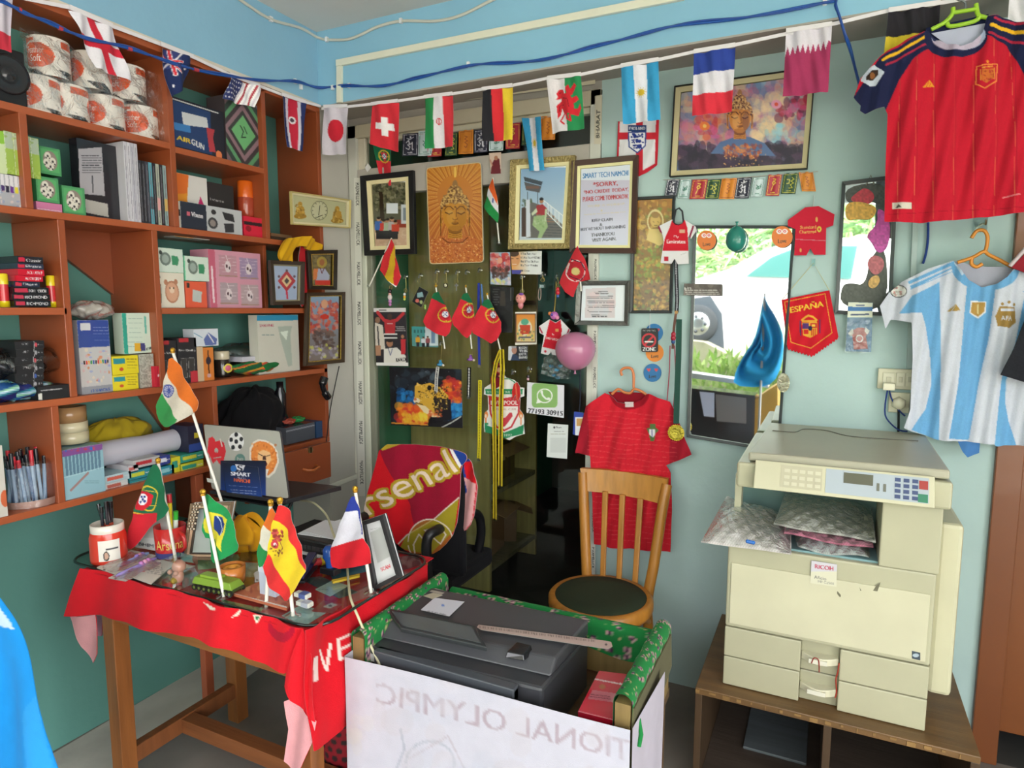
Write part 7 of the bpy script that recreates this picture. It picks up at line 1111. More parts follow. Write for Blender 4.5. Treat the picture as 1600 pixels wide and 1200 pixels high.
for za,zc,nm in ((z1,z2-.003,'paper_drawer'),(z2,z3-.003,'paper_drawer')):
    m=MB();xa,xb=Xf(1250,1040),Xf(1311,1050);m.box((X0,YC,za),(xa,YC+.03,zc),CC,'plastic');m.box((xb,YC,za),(X1,YC+.03,zc),CC,'plastic');m.box((xa,YC+.022,za),(xb,YC+.03,zc),CD,'plastic');m.box((X0+.01,YC+.03,za),(X1-.01,2.55,zc),CD,'plastic');o=m.build(nm,cp,bevel=.003)
    m=MB();mid=(xa+xb)/2;V=[(xa+.002+(xb-xa-.004)*i/10,YC+.012-.026*math.sin(PI*i/10)) for i in range(11)];zz=(za+zc)/2+.002;m.hexa([(x,y,zz-.012) for x,y in V]+[(xb-.002,YC+.024,zz-.012),(xa+.002,YC+.024,zz-.012)],[(x,y,zz+.010) for x,y in V]+[(xb-.002,YC+.024,zz+.010),(xa+.002,YC+.024,zz+.010)],'cfccb2','plastic');m.build('handle',o,bevel=.002)
    m=MB();m.box((mid-.03,YC-.0175,zz-.007),(mid+.02,YC-.0135,zz+.006),'d8d6c4','print');m.build('size_label',o)
m=MB();V=[P(x,y,Y=YC-.018) for x,y in ((1268,1036),(1272,1028),(1279,1032),(1280,1050))];m.tube(smoothpath(V),.0018,'8c2c24','plastic',6);V=[P(x,y,Y=YC-.012) for x,y in ((1311,1036),(1309,1050),(1306,1062),(1307,1080),(1305,1090))];m.tube(smoothpath(V),.0022,'9c3a2c','cloth',6);m.build('red_string',cp)
m=MB();m.box((X0,YC,z3),(X1,2.57,z4),CC,'plastic');m.build('main_body',cp,bevel=.006);m=MB();m.box((X0+.012,YC-.004,z3+.012),(X1-.012,YC,z4-.06),'c8c5a8','plastic');fd=m.build('front_door',cp,bevel=.003)
m=MB();m.px([(1268,876),(1308,882),(1307,917),(1266,911)],(lambda c: (c.rect(1266,874,1310,893,'c8c6cc'),c.text('RICOH',1273.5,888,1302,892,6.5,'b02848',bold=.3),c.text('Aficio',1272,904,1291,907,5,'5c5c5c'),c.text('MP C2500',1278,910,1303,914,3.6,'7a7a74'),c)[-1])(Cv(1262,870,1312,920,bg='d2d0b8',sc=3)),step=.7,thick=.0015,off=.004,Y=YC);m.build('maker_badge',fd);m=MB();m.px([(1425,1017),(1438,1020),(1438,1032),(1425,1029)],(lambda c: (c.ell(1431,1024,5,3,'a8b8c0'),c)[-1])(Cv(1422,1014,1440,1034,bg='3c4a54')),step=.8,thick=.001,off=.004,Y=YC);m.build('energy_sticker',fd)
m=MB();[m.px(q_,'6c6a54',thick=.0004,off=.0042,Y=YC) for q_ in ([(1308,923),(1314,930),(1313,934),(1308,928)],[(1370,914),(1376,910),(1371,924),(1364,923)],[(1343,917),(1346,923),(1344,923)])];m.build('scuff_marks',fd)
z5=Zf(1150,757,2.07);xt=Xf(1374,860);zs=Zf(1151,720,2.06);XL2=P(1151,757,Y=2.06)[0]
m=MB();m.box((xt,YC-.002,z4),(X1+.004,2.3,z5),CC,'plastic');m.build('right_tower',cp,bevel=.004);m=MB();m.box((X0+.005,2.36,z4),(X1,2.57,z5),'6f8f8a','plastic');m.box((X0+.01,YC+.02,z4-.004),(xt,2.36,z4+.006),'7fa3a8','plastic');m.build('output_tray',cp);m=MB();m.box((X0+.0,YC+.12,z4),(X0+.02,YC+.17,z5),CC,'plastic');m.build('support_post',cp)
m=MB();m.box((XL2,2.045,z5),(X1+.015,2.585,zs),CC,'plastic');m.build('scan_unit',cp,bevel=.008)
q_=[P(1180,728,Y=2.04),P(1459,772,Y=2.04)];zp=q_[0][2];m=MB();xa,xb=q_[0][0],q_[1][0];m.hexa([(xa,2.045,z5+.004),(xb,2.045,z5+.004),(xb,2.06,zs+.004),(xa,2.06,zs+.004)],[(xa,2.005,z5+.012),(xb,2.005,z5+.012),(xb,2.04,zs+.014),(xa,2.04,zs+.014)],'c6c3a6','plastic');cpn=m.build('control_panel',cp,bevel=.003)
pf_=lambda u,v: np.array([xa+(xb-xa)*u,2.0045+.035*v,z5+.012+(zs-z5+.002)*v])
def pad(u0,v0,u1,v1,col,nm,mat='plastic',h=.002):
    n_=np.array([0,-h,h*.4]);m=MB();Q=[pf_(u0,v0),pf_(u1,v0),pf_(u1,v1),pf_(u0,v1)];m.hexa(Q,[p+n_ for p in Q],col,mat);m.build(nm,cpn)
pad(.42,.12,.97,.92,'a9b4bc','key_field','print',.0008);pad(.16,.15,.40,.9,'b8b49a','key_field','print',.0008);pad(.52,.5,.68,.85,'5a5c4c','lcd_screen','gloss')
for i in range(3):
    for j in range(4): pad(.795+i*.045,.18+j*.18,.825+i*.045,.3+j*.18,'3c4c74','button')
for i in range(5):
    for j in range(3): pad(.18+i*.045,.22+j*.22,.212+i*.045,.34+j*.22,'cac7ae','button')
pad(.70,.35,.715,.6,'6a6c60','button');pad(.735,.35,.75,.6,'6a6c60','button');pad(.92,.55,.965,.82,'a03a34','stop_button');pad(.915,.14,.965,.4,'2c7a5c','start_button')
L0,L1_,L2_,L3=P(1168,700,Y=2.065),P(1466,734,Y=2.065),None,None;zl=zs+.03
m=MB();m.hexa([(XL2+.03,2.06,zs+.004),(X1+.008,2.06,zs+.004),(X1+.008,2.575,zs+.004),(XL2+.05,2.575,zs+.004)],[(XL2+.03,2.062,zl),(X1+.008,2.062,zl),(X1+.004,2.575,zl+.012),(XL2+.05,2.575,zl+.012)],'a9a692','plastic');ld=m.build('platen_lid',cp,bevel=.006)
m=MB();V=[np.array([XL2+.07,2.42,0]),np.array([XL2+.14,2.42,0]),np.array([XL2+.17,2.49,0]),np.array([XL2+.24,2.49,0]),np.array([XL2+.32,2.42,0]),np.array([X1-.03,2.43,0])];V=[p+[0,0,zl+.012*(p[1]-2.06)/.51+.0006] for p in V];m.tube(smoothpath(V),.0022,'5a584c','plastic',6);m.build('lid_seam',ld)
m=MB();m.box((X1+.002,2.13,z3-.10),(X1+.062,2.40,z5-.06),'c2bfa0','plastic');m.build('side_cover',cp,bevel=.012)
bx('rear_vent',cp,(X1,2.2,z4),(X1+.03,2.5,z4+.12),CD,'plastic')
def parcel(label,outl,Y,amp,col,seed,th=.02):
    o=np.array(outl,float);c=PV(o,Y=Y);t=thing('bubble_wrap_parcel',label,'parcel',[c[:,0].mean(),Y+.05,c[:,2].min()],'parcels in the photocopier tray')
    return t
def pmesh(t,corners,h,cols,seed,foil=True):
    a,b_,c,d=[np.array(p,float) for p in corners];r=np.random.RandomState(seed)
    def f(top): return lambda U,V: (a*(1-U[:,None])+b_*U[:,None])*(1-V[:,None])+(d*(1-U[:,None])+c*U[:,None])*V[:,None]+np.stack([U*0,U*0,top*h*(1-np.abs(2*U-1)**4)*(1-np.abs(2*V-1)**4)+.003*np.sin(U*37+seed)*np.sin(V*29)+.006*np.sin(U*7+seed)*np.sin(V*6+seed)+(.0012*np.sin(U*240)*np.sin(V*160) if top > .5 else 0)],1)
    def cl(U,V): k=np.array(lin(cols[0]))*(1-V[:,None])+np.array(lin(cols[1]))*V[:,None];return np.clip(k*(1+.10*np.sin(U*220)[:,None]*np.sin(V*150)[:,None]),0,1)
    m=MB();m.grid(f(1),110,80,cl,'gloss');m.build('wrapped_body',t);m=MB();m.grid(f(-.3),16,12,cols[0],'gloss');m.build('underside',t);m=MB();m.grid(lambda U,V: f(1)(U*.98+.01,V*.98+.01)+[0,0,.003],40,30,'ffffff','film');m.build('bubble_wrap',t)
zt_=z4+.012
for lb,cr,h,cols,sd in (('large greyish bubble wrapped parcel sticking out left of the copier tray',[(X0-.07,2.0,zt_+.01),(X0+.185,2.04,zt_-.0),(X0+.17,2.28,zt_+.03),(X0-.04,2.32,zt_+.075)],.035,('c4c0bc','a09c9a'),3),('lowest bubble wrapped parcel inside the copier tray',[(X0+.20,2.1,zt_),(xt-.02,2.11,zt_-.002),(xt-.02,2.34,zt_+.01),(X0+.17,2.34,zt_+.01)],.03,('a8b0ac','8c9c9c'),5),('bubble wrapped parcel with pink inside, in the middle of the stack',[(X0+.16,2.08,zt_+.045),(xt-.015,2.09,zt_+.035),(xt-.015,2.34,zt_+.05),(X0+.16,2.34,zt_+.055)],.018,('c07c90','a88890'),7),('topmost grey bubble wrapped parcel of the stack',[(X0+.13,2.07,zt_+.075),(xt-.01,2.09,zt_+.055),(xt-.01,2.34,zt_+.09),(X0+.15,2.34,zt_+.115)],.018,('b0b0aa','848c88'),9)):
    t=thing('bubble_wrap_parcel',lb,'parcel',cr[0],'parcels in the photocopier tray');pmesh(t,cr,h,cols,sd)
m=MB();[m.ball(P(1168+i*3,846+i*.6,Y=2.0),.006,'2c6cc0','gloss',8,6) for i in range(4)];m.build('blue_mark',SC.objects['bubble_wrap_parcel'])
cv=Cv(-80,840,110,1260,bg='1690e0');cv.poly([(-80,930),(0,945),(18,985),(0,980),(-80,960)],'c8dcec');cv.poly([(40,1110),(62,1080),(90,1230),(60,1230)],'2c9ae4');t=thing('blue_banner','bright blue cloth hanging at the lower left corner of the photo','flag',P(30,1230,Y=.8));m=MB();m.px(smooth_poly([(-70,850),(-10,905),(10,950),(24,985),(50,1060),(76,1140),(95,1240),(-70,1240)],1),cv,step=3,disp=wav((.012,.04,.01,0),(.005,.1,-.02,1)),thick=.002,mat='cloth',back='1480c8',Y=.8);m.build('flag_cloth',t);m=MB();a=P(-60,1240,Y=.81);m.cyl((a[0],.815,0),(a[0],.815,1.6),.012,'c8c8c8','plastic');m.build('pole',t)
# ================================================================ goods on the shelves
def pix(p): d=np.array(p,float)-np.array([0,0,EYE]);z=d@_F;return (800+FPX*(d@_R)/z,600-FPX*(d@_U)/z)
ZA,ZB,ZC_,ZD,ZE,ZF=2.133,2.125,1.842,1.552,1.272,.945
XF=XS-.025
def sbox(name,label,cat,x0,x1,yt,zb,col,paint=None,d=.15,X=XF,group=None,yb=None,mat='card',tilt=0,side=None):
    """box on a shelf: x0,x1 its front edges, yt its top in the photograph, zb the board it stands on"""
    xm=(x0+x1)/2;z1=P(xm,yt,X=X)[2];zb=zb+.0005 if yb is None else P(xm,yb,X=X)[2];zm=pix((X,P(xm,yt,X=X)[1],(z1+zb)/2))[1];y0,y1=P(x0,zm,X=X)[1],P(x1,zm,X=X)[1]
    m=MB();m.box((max(X-d,XL+.008),y0,zb),(X,y1,z1),side or col,mat)
    q=[pix((X,y0,z1)),pix((X,y1,z1)),pix((X,y1,zb)),pix((X,y0,zb))];cv=Cv(*np.min(q,0),*np.max(q,0),bg=col,sc=2.5)
    if paint: f=Fq(q);f.cv=cv;paint(f)
    m.px(q,cv,step=1.0,thick=.0012,mat=mat,back=col,X=X);return tag(m.build(name),label,cat,group)
tx=lambda f,s,u0,v0,u1,v1,h,c,b=.15: f.cv.text(s,*f.m([(u0,v0)])[0],*f.m([(u1,v1)])[0],h,c,bold=b)
def roll_col(U,V):
    c=np.tile(np.array(lin('ece6de')),(len(U),1));u=(U*2) % 1;c[(V < .2) & (np.sin(U*19+V*9) > .2)]=lin('2c2c30');c[(np.abs(V-.85) < .09) & (np.sin(U*13) > -.2)]=lin('dc5424');c[((u-.5)/.33)**2+((V-.5)/.36)**2 < 1]=lin('ece4dc');c[((u-.5)/.3)**2+((V-.5)/.32)**2 < 1]=lin('e0521c');return c
c0=np.array([-2.235,1.3,ZA+.001]);rl=thing('toilet_roll','x','toilet roll',c0,'wrapped toilet rolls on the top shelf');R_=.056
m=MB();m.grid(lambda U,V: c0+np.stack([R_*np.cos(U*2*PI),R_*np.sin(U*2*PI),V*.115],1),120,40,roll_col,'gloss');m.lathe(c0,[(R_,.115),(R_*.8,.121),(.02,.122),(0,.116)],'d8d4cc','gloss',32);m.build('wrapped_paper',rl)
for w,zz in (('Feather',.062),('Soft',.038)):
    v,t_=text_tris(w);q=(v-v.min(0))/(v.max(0)-v.min(0));k=.9 if w == 'Feather' else .6
    for cen in (PI,0): pass
    an=lambda c_: c_-k/2+q[:,0]*k;m=MB();[m.add(np.stack([c0[0]+(R_+.001)*np.cos(an(c_)),c0[1]+(R_+.001)*np.sin(an(c_)),c0[2]+zz+q[:,1]*.02],1),t_,'f0e4dc','print') for c_ in (PI/2,-PI/2)];m.build('printed_name',rl)
RL=[(78,150,0,-.9,'front left wrapped toilet roll of the lower row'),(124,160,0,-1.3,'second wrapped toilet roll from the left in the lower row'),(182,180,0,-1.1,'third wrapped toilet roll from the left in the lower row'),(236,195,0,-.7,'wrapped toilet roll at the right end of the lower row'),(94,95,1,-.8,'wrapped toilet roll with the clearest lettering, on top at the left'),(160,110,1,-1.5,'upper wrapped toilet roll behind the red cross flag'),(216,130,1,-1.0,'upper wrapped toilet roll at the right')]
for i,(x,y,lv,rz,lb) in enumerate(RL):
    o=rl if i == 0 else rl.copy()
    if i: COLL.objects.link(o);[(lambda c: (setattr(c,'parent',o),COLL.objects.link(c)))(ch.copy()) for ch in rl.children if ch.name.count('.') == 0 or ch.name in ('printed_name.001',)]
    o.location=(-2.235,P(x,y,X=-2.18)[1],ZA+.001+lv*.124);o.rotation_euler=(0,0,rz+PI/2-.4);o['label']=lb
ya,yb_=P(44,150,X=-2.16)[1],P(268,200,X=-2.16)[1];m=MB();m.grid(lambda U,V: np.stack([-2.165+.006*np.sin(U*40)*np.sin(V*17)-.012*(V > .85),ya+(yb_-ya)*U,ZA+.01+.225*V-.03*np.sin(PI*U)**8*V],1),80,24,'ffffff','film');tag(m.build('plastic_wrap'),'clear shrink wrap round the pack of toilet rolls','wrapping')
t=thing('speaker','black loudspeaker at the far left of the top shelf','speaker',P(20,165,X=XF));y0,y1=P(-40,120,X=XF)[1],P(41,120,X=XF)[1];m=MB();m.box((XF-.15,y0,ZA),(XF,y1,ZA+.16),'1b1c20','plastic');m.build('cabinet',t,bevel=.006);p=np.array([XF,P(14,120,X=XF)[1],ZA+.085]);m=MB();m.lathe(p,[(.052,0),(.055,.004),(.045,.003),(.02,-.001),(.014,.004),(0,.006)],'26272b','gloss',30,ax=(1,0,0));m.build('cone',t)
def airgun(f): f.r(0,0,1,1,'1c1f2c');f.p([(.0,.08),(.75,.08),(.75,.95),(0,.95)],'1d3a68');tx(f,'AIR',.08,.82,.35,.84,7,'d8b82c',.4);tx(f,'GUN',.36,.84,.6,.9,9,'d8d8d8',.4);f.p([(.2,.25),(.68,.22),(.7,.42),(.22,.5)],'c8ccd0');f.p([(.02,.5),(.35,.48),(.36,.62),(.05,.64)],'3a7ab8');f.p([(.66,.42),(.82,.42),(.78,.6),(.82,.88),(.7,.9)],'b03a44');f.e(.88,.92,.06,.09,'e08050');f.l([(.05,.05),(.9,.05)],1.5,'d8d8d8')
sbox('air_gun_box','dark blue boxed tool with yellow and white lettering','box',269,350,163,ZB,'1c1f2c',airgun,.12)
def diam(f):
    f.r(0,0,1,1,'5a5054')
    for k,c in ((1.25,'3a5048'),(1.1,'7a6068'),(.95,'35423e'),(.8,'5a9468'),(.68,'3c3438'),(.56,'8c7078'),(.44,'3a3e3c'),(.34,'6cb074')): f.p([(.5-k,.5),(.5,.5-k*.8),(.5+k,.5),(.5,.5+k*.8)],c)
    f.l([(.42,.4),(.5,.48),(.44,.58),(.56,.56)],1.6,'2c4034');f.l([(.52,.4),(.6,.5)],1.4,'2c4034')
sbox('patterned_box','grey box patterned with green nested diamonds','box',353,408,158,ZB,'4c4448',diam,.10)
def gpk(f): f.r(0,0,1,1,'9ab850');f.r(0,0,1,.4,'a8b8a0');f.cv.blotch(['7c9c3c','b4cc70'],20,3,r=(1,3),al=.5);f.r(0,-.1,.08,1.1,'dce8c0')
for i,(a,b) in enumerate(((8,22),(22,36),(36,49),(49,62))): sbox('green_carton',('first','second','third','last')[i]+' from the left of the upright green cartons on the pen box','carton',a,b,206+i*3.4,0,'8cac48',gpk,.08,yb=272+i*2.4,X=XF+.004,group='upright green cartons',mat='gloss')
sbox('green_carton','pale end carton of the green pack at the left picture edge','carton',-14,8,204,0,'c8d8a8',lambda f: f.e(.8,.1,.5,.2,'8cc040'),.08,yb=270,X=XF+.004,mat='gloss')
def pens(f):
    f.r(0,0,1,1,'a8acb4')
    for i in range(9): f.r(.02+i*.11,0,.1+i*.11,.35,'d8d8dc');f.r(.02+i*.11,.35,.1+i*.11,.55,['3a3c44','2c4c9c','3a7cc0','4a3a6c','2c2c40','6a3a8c','d8d040','3c6c8c','24242c'][i])
    f.cv.blotch(['c8d0e0','8898b8','d8c8c0'],30,3,*f.m([(0,.6)])[0],*f.m([(1,1)])[0],(1,3),.7)
sbox('felt_pen_set','clear set of felt pens under the green cartons','pen set',-20,44,273,ZC_,'a8acb4',pens,.1,mat='gloss')
def ball_(f): f.r(0,0,1,1,'4a9460');f.r(.08,.08,.9,.9,'58a868');f.e(.5,.48,.34,.36,'8c8078');[(f.e(a,b,.15,.15,'d8d4c8'),f.e(a,b,.05,.05,'26262a'),f.e(a+.09,b+.08,.035,.035,'26262a'),f.e(a-.08,b+.07,.035,.035,'26262a')) for a,b in ((.4,.32),(.32,.58),(.62,.5),(.5,.7))]
sbox('football_toy_box','upper green box with small footballs in its round window','box',62,95,231,0,'3c8c54',ball_,.07,yb=273,X=XF-.02);sbox('football_toy_box','middle green football toy box above the pink strip','box',57,92,277,0,'3c8c54',ball_,.07,yb=316);sbox('football_toy_box','lower right green football toy box beside the dark folder','box',98,133,292,ZC_,'3c8c54',ball_,.08);sbox('pink_box','flat pink box under the middle football toy box','box',57,97,317,ZC_,'c878a0',lambda f: f.l([(.05,.8),(.95,.8)],1,'e8d0d8'),.12)
def fold(f): f.r(0,0,1,1,'26262c');f.p([(.03,.14),(.55,.05),(.55,.68),(.0,.7)],'a8a6ac');f.cv.lines(*f.m([(.08,.2)])[0],*f.m([(.5,.4)])[0],8,'3a3a40',3,1.4);f.l([(.3,.45),(.29,.66)],2,'4a4a50');f.p([(.1,.76),(.6,.78),(.6,.95),(.1,.93)],'b4b2ac')
sbox('document_case','tall dark document case with printed sheets inside','case',124,194,224,ZC_,'26262c',fold,.04,mat='gloss',X=XF-.04)
r=random.Random(4)
for i in range(12):
    a=196+i*5.5;w=i < 4;c=['c8c8d0','d0d0d8','bcbcc8','c4c4cc','2c2c34','26262c','3a3c48','5aa0b0','202028','a8b0a0','2a2a30','8ca8a8'][i]
    sbox('notebook',['white bound notebook, number %s from the left end of the row' % ('one','two','three','four')[i] if w else 'x','x'][0] if w else 'slim %s notebook spine beside the white notebooks, %s' % (('black','dark','grey blue','pale blue','near black','pale green','dark grey','light teal')[i-4],('nearest them','next but one','third along','fourth along','fifth along','sixth along','seventh along','against the post')[i-4]),'notebook',a,a+5,(222 if w else 246)+i*1.2,ZC_,c,(lambda f,k=i: (f.l([(.5,.05),(.5,.95)],1.2,'8c8c98' if k < 4 else '6c6c74'),f.r(0,.55,1,.75,['d8a0a0','4c4c54','c8a860'][k % 3]) if k in (7,9,11) else None)),.17,group='notebooks in a row')
def ow(f): f.r(0,0,1,1,'dcdcd8');f.p([(0,0),(.5,0),(.42,.4),(.56,.8),(.54,1),(0,1)],'e8982c');f.p([(0,0),(.5,0),(.42,.3),(0,.35)],'e4742c');f.p([(.7,.75),(.7,.5),(.8,.3),(.92,.5),(.92,.8)],'c8246c');f.l([(.76,.8),(.76,.98)],1,'4a4a4a');f.l([(.86,.8),(.86,.98)],1,'4a4a4a')
sbox('gadget_box','orange and white box with a magenta lamp picture','box',270,325,274,0,'dcdcd8',ow,.06,yb=372,X=XF-.06);sbox('gadget_box','plain black gift box behind the camera box','box',327,366,288,ZC_,'2a2a2c',lambda f: tx(f,'Incense',.05,.35,.6,.36,4,'a8a8a8'),.06,X=XF-.06)
def vx(f): f.r(0,0,1,1,'b8bcc0');f.r(0,0,.42,1,'232c3c');tx(f,'Vixen',.17,.5,.36,.53,7,'e0e0e4',.3);f.r(.1,.35,.15,.5,'c86070');f.e(.52,.65,.08,.22,'3a3c40');f.e(.52,.65,.05,.13,'8c8480');f.p([(.68,.15),(.86,.2),(.88,.5),(.72,.45)],'2c2e34');f.p([(.7,.6),(.86,.55),(.86,.9),(.72,.95)],'34363c');f.e(.54,.22,.04,.1,'2c2c30')
sbox('camera_box','blue and white security camera box','box',283,378,322,ZC_,'8c949c',vx,.09);sbox('tube_box','narrow white carton left of the camera box','box',272,282,314,ZC_,'c8c6bc',lambda f: f.r(0,.3,1,.55,'2c2c30'),.08)
sbox('red_box','red toy box at the right end beside the spray can','box',381,418,340,ZC_,'d0203c',lambda f: (f.r(0,.25,1,.42,'2c1a20'),f.e(.2,.6,.12,.15,'8c1428')),.1)
def can(label,x,y,z,r,h,prof,mat='gloss',name='spray_can',cat='can'):
    c=np.array([XF-.07,P(x,y,X=XF-.07)[1],z+.001]);t=thing(name,label,cat,c);[(lambda m: (m.lathe(c,[(r*a,h*b) for a,b in pr],col,mat,28),m.build(nm,t)))(MB()) for nm,col,pr in prof];return t,c
can('orange spray can standing behind the red toy box',384,320,ZC_,.033,.235,(('can_body','a8442c',[(0,0),(1,0),(1,.68),(.95,.72)]),('cap','e0661c',[(.95,.7),(.97,.72),(.95,.98),(.85,1),(0,1)])))
y0=P(440,370,X=XF)[1];m=MB();m.box((XF-.12,y0-.06,ZC_),(XF,y0+.10,ZC_+.016),'3a2c22','card');m.box((XF-.11,y0-.05,ZC_+.016),(XF-.01,y0+.07,ZC_+.03),'7a5c40','card');tag(m.build('book_pile'),'dark books lying in the corner niche under the clock','books');m=MB();m.box((XF-.12,y0-.1,ZC_),(XF-.01,y0-.082,ZC_+.17),'a8987c','card');tag(m.build('leaning_book'),'narrow upright book in the corner niche','book')
names=[('Classic','22242c','c83048'),('Elegant','2c3448','c83048'),('ACCUGRIP','c81c34','c81c34'),('ACCUGRIP','c81c34','c81c34'),('Elegant','262e40','c83048'),('SOFT TOUCH','18191d','c03850'),('RICHMOND','18191d','c03850'),('RICHMOND','18191d','c03850')]
ys=[401,412,421,431,440,449,459.5,469,479.5];xs=[(27,67),(26,68),(28,69),(25,67),(22,62),(20,76),(19,78),(22,79.5)];wd=('topmost','second','third','fourth','fifth','sixth','seventh','lowest')
for i,(w,c,c2) in enumerate(names): sbox('pen_box','%s %s pen box in the stack between the two glue sticks' % (wd[i],'red' if c == 'c81c34' else 'black' if i in (0,5,6,7) else 'navy'),'pen box',xs[i][0],xs[i][1],ys[i],0,c,lambda f,w=w,c2=c2: (f.r(.05,.2,.3 if len(w) < 9 else .42,.8,c2),tx(f,w,.34 if len(w) < 9 else .45,.75,.92,.75,4.4,'d8d8dc',.15)),.14,yb=ys[i+1]-.4,group='stack of pen boxes',mat='gloss')
XF+=.045
for x,lb in ((6,'yellow capped glue stick at the left edge of the shelf'),(80.5,'yellow capped glue stick right of the pen boxes')): can(lb,x,460,ZD,.0125,.098,(('tube','c82c34',[(1,.18),(1,.7)]),('cap','dcc81c',[(1.05,.68),(1.05,.97),(.9,1),(0,1)]),('base','dcc81c',[(0,0),(1.05,0),(1.05,.18)])),name='glue_stick',cat='glue stick')
XF -= .045
for i in range(6): sbox('ink_box','%s black printer ink box of the pile in the lower left shelf' % wd[i],'ink box',23+(i % 2)*2,69-(i % 3)*.7,533+i*12.3,0,'17181c',lambda f,k=i: (f.l([(.66,0),(.66,1)],.9,'a8a8ac'),f.e(.72,.5,.045,.28,('c84854','9a9aa0','c84854','9a9aa0','3a5ca8','9a9aa0')[k]),tx(f,'TONER INK',.78,.6,.95,.6,2.2,'b8b8bc',0),tx(f,'CARTRIDGE',.25,.45,.45,.45,3,'a8a8ac',0)),.16,yb=545.2+i*12.3,group='black ink boxes')
sbox('ink_box','small black ink box lying in front at the shelf edge','ink box',90-31,113-0,602,ZE,'17181c',lambda f: (f.l([(.1,.3),(.7,.3)],1.5,'a8a8ac'),f.r(.0,.5,.12,.95,'c8c8c0')),.06,X=XS-.005)
def crinkle(label,ctr,sz,col,mat,cat='bag',name='plastic_bag',seed=0,cols=None):
    c=np.array(ctr,float);sx,sy,sz_=sz
    def f(U,V): a=U*2*PI;b=V*PI;w=1+.13*np.sin(5*a+seed)*np.sin(4*b)+.07*np.sin(13*a+3*b+seed);return c+np.stack([sx*np.sin(b)*np.cos(a)*w,sy*np.sin(b)*np.sin(a)*w,sz_*(1+np.cos(b)*w*.95)],1)
    def cl(U,V): k=np.array([lin(q) for q in cols]);return k[((np.sin(U*11+V*7+seed)+1)*.499*len(cols)).astype(int)]
    m=MB();m.grid(f,48,28,cl if cols else col,mat);return tag(m.build(name),label,cat)
yy=P(20,590,X=XF-.05)[1];crinkle('black goods in a crinkled clear bag beside the ink boxes',(XF-.09,yy,ZE+.06),(.08,.10,.045),'2a2c30','foil',seed=2);crinkle('flattened clear bag on top of the black goods',(XF-.06,yy+.04,ZE+.07),(.06,.12,.045),'ffffff','film',seed=3)
crinkle('teal and green foil packets at the lower left shelf edge',(XF-.035,yy-.02,ZE+.002),(.05,.11,.032),None,'gloss','packet','foil_packet',5,['1f4f8c','7cb890','a8c4d8','2c7c8c','1c2c6c'])
def cray(f): f.r(0,0,1,.45,'2c4490');f.r(.1,.04,.42,.14,'c8ccd0');f.cv.lines(*f.m([(.5,.08)])[0],*f.m([(.95,.4)])[0],7,'8898c8',4,.7);f.r(0,.37,1,1,'b8b8b8');f.cv.blotch(['c87848','8c98c8','c8a0a0','d8c8b0'],40,3,*f.m([(.1,.4)])[0],*f.m([(.9,.88)])[0],(1,3),.7);[f.r(.12+i*.075,.55,.17+i*.075,.6,['2c2c30','c84030','e0a030','3c8c50','2c4c9c'][i % 5]) for i in range(11)];f.r(0,.9,1,1,'8c9098');tx(f,'12 SHADES',.3,.98,.9,.98,4,'2c4c9c',.2)
sbox('crayon_box','tall stack of wrapped colour pencil boxes with a blue top','crayon box',124,173,500,ZE,'a8aab0',cray,.1,mat='gloss');yy=P(143,485,X=XF-.05)[1];crinkle('grey goods in clear bags on top of the colour pencil boxes',(XF-.05,yy,P(143,500,X=XF)[2]+.002),(.05,.065,.03),None,'gloss',seed=4,cols=['a8a49c','8c8a88','9c6c64','b4b0a8'])
def yb2(f): f.r(0,0,1,1,'d8c820');f.r(.06,.12,.5,.42,'2c8c94');f.cv.lines(*f.m([(.55,.1)])[0],*f.m([(.95,.8)])[0],4,'6c5c1c',3,1);f.e(.35,.72,.08,.1,'c04c2c')
sbox('eraser_box','upper yellow box with a teal logo patch','box',175,216,556,0,'d8c820',yb2,.1,yb=584.5);sbox('eraser_box','lower yellow box with a teal logo patch','box',176,216,585,ZE,'d8c820',yb2,.1);sbox('clear_box','frosted clear box beside the two yellow boxes','box',218,241,553,ZE,'a4a498',lambda f: f.cv.mix(.15,2),.08,mat='gloss')
def grn(f): f.r(0,0,1,1,'c4d4c4');f.r(0,0,.14,1,'2c9c88');f.cv.lines(*f.m([(.2,.08)])[0],*f.m([(.6,.9)])[0],7,'7c9c94',3,.8);f.l([(.75,.1),(.75,.5)],3,'5cac9c');f.r(.35,.75,.6,.95,'d8a82c');f.r(.55,.75,.7,.95,'3c3c74');tx(f,'RITESHINE',.72,.95,.98,.9,4,'2c3c3c',.2)
sbox('adhesive_box','upright white and green printed box on the clear box','box',192,240,489,0,'c4d4c4',grn,.05,yb=552,X=XF-.015)
def bear(f): f.r(0,0,1,1,'ccdcd0');f.e(.36,.45,.2,.28,'6c7c74');f.e(.36,.45,.13,.18,'98a8a0');f.e(.2,.2,.06,.09,'34403c');f.p([(.58,.3),(.8,.3),(.85,.45),(.8,.7),(.6,.68)],'3c8c64');f.r(-.1,0,.04,1,'6cc89c')
sbox('toy_fan_box','mint green bear gadget box, upper left','box',243,286,388,0,'7cc8a0',bear,.09,yb=425.5);sbox('toy_fan_box','mint green bear gadget box beside the pink box','box',288,326,401,0,'7cc8a0',bear,.09,yb=439)
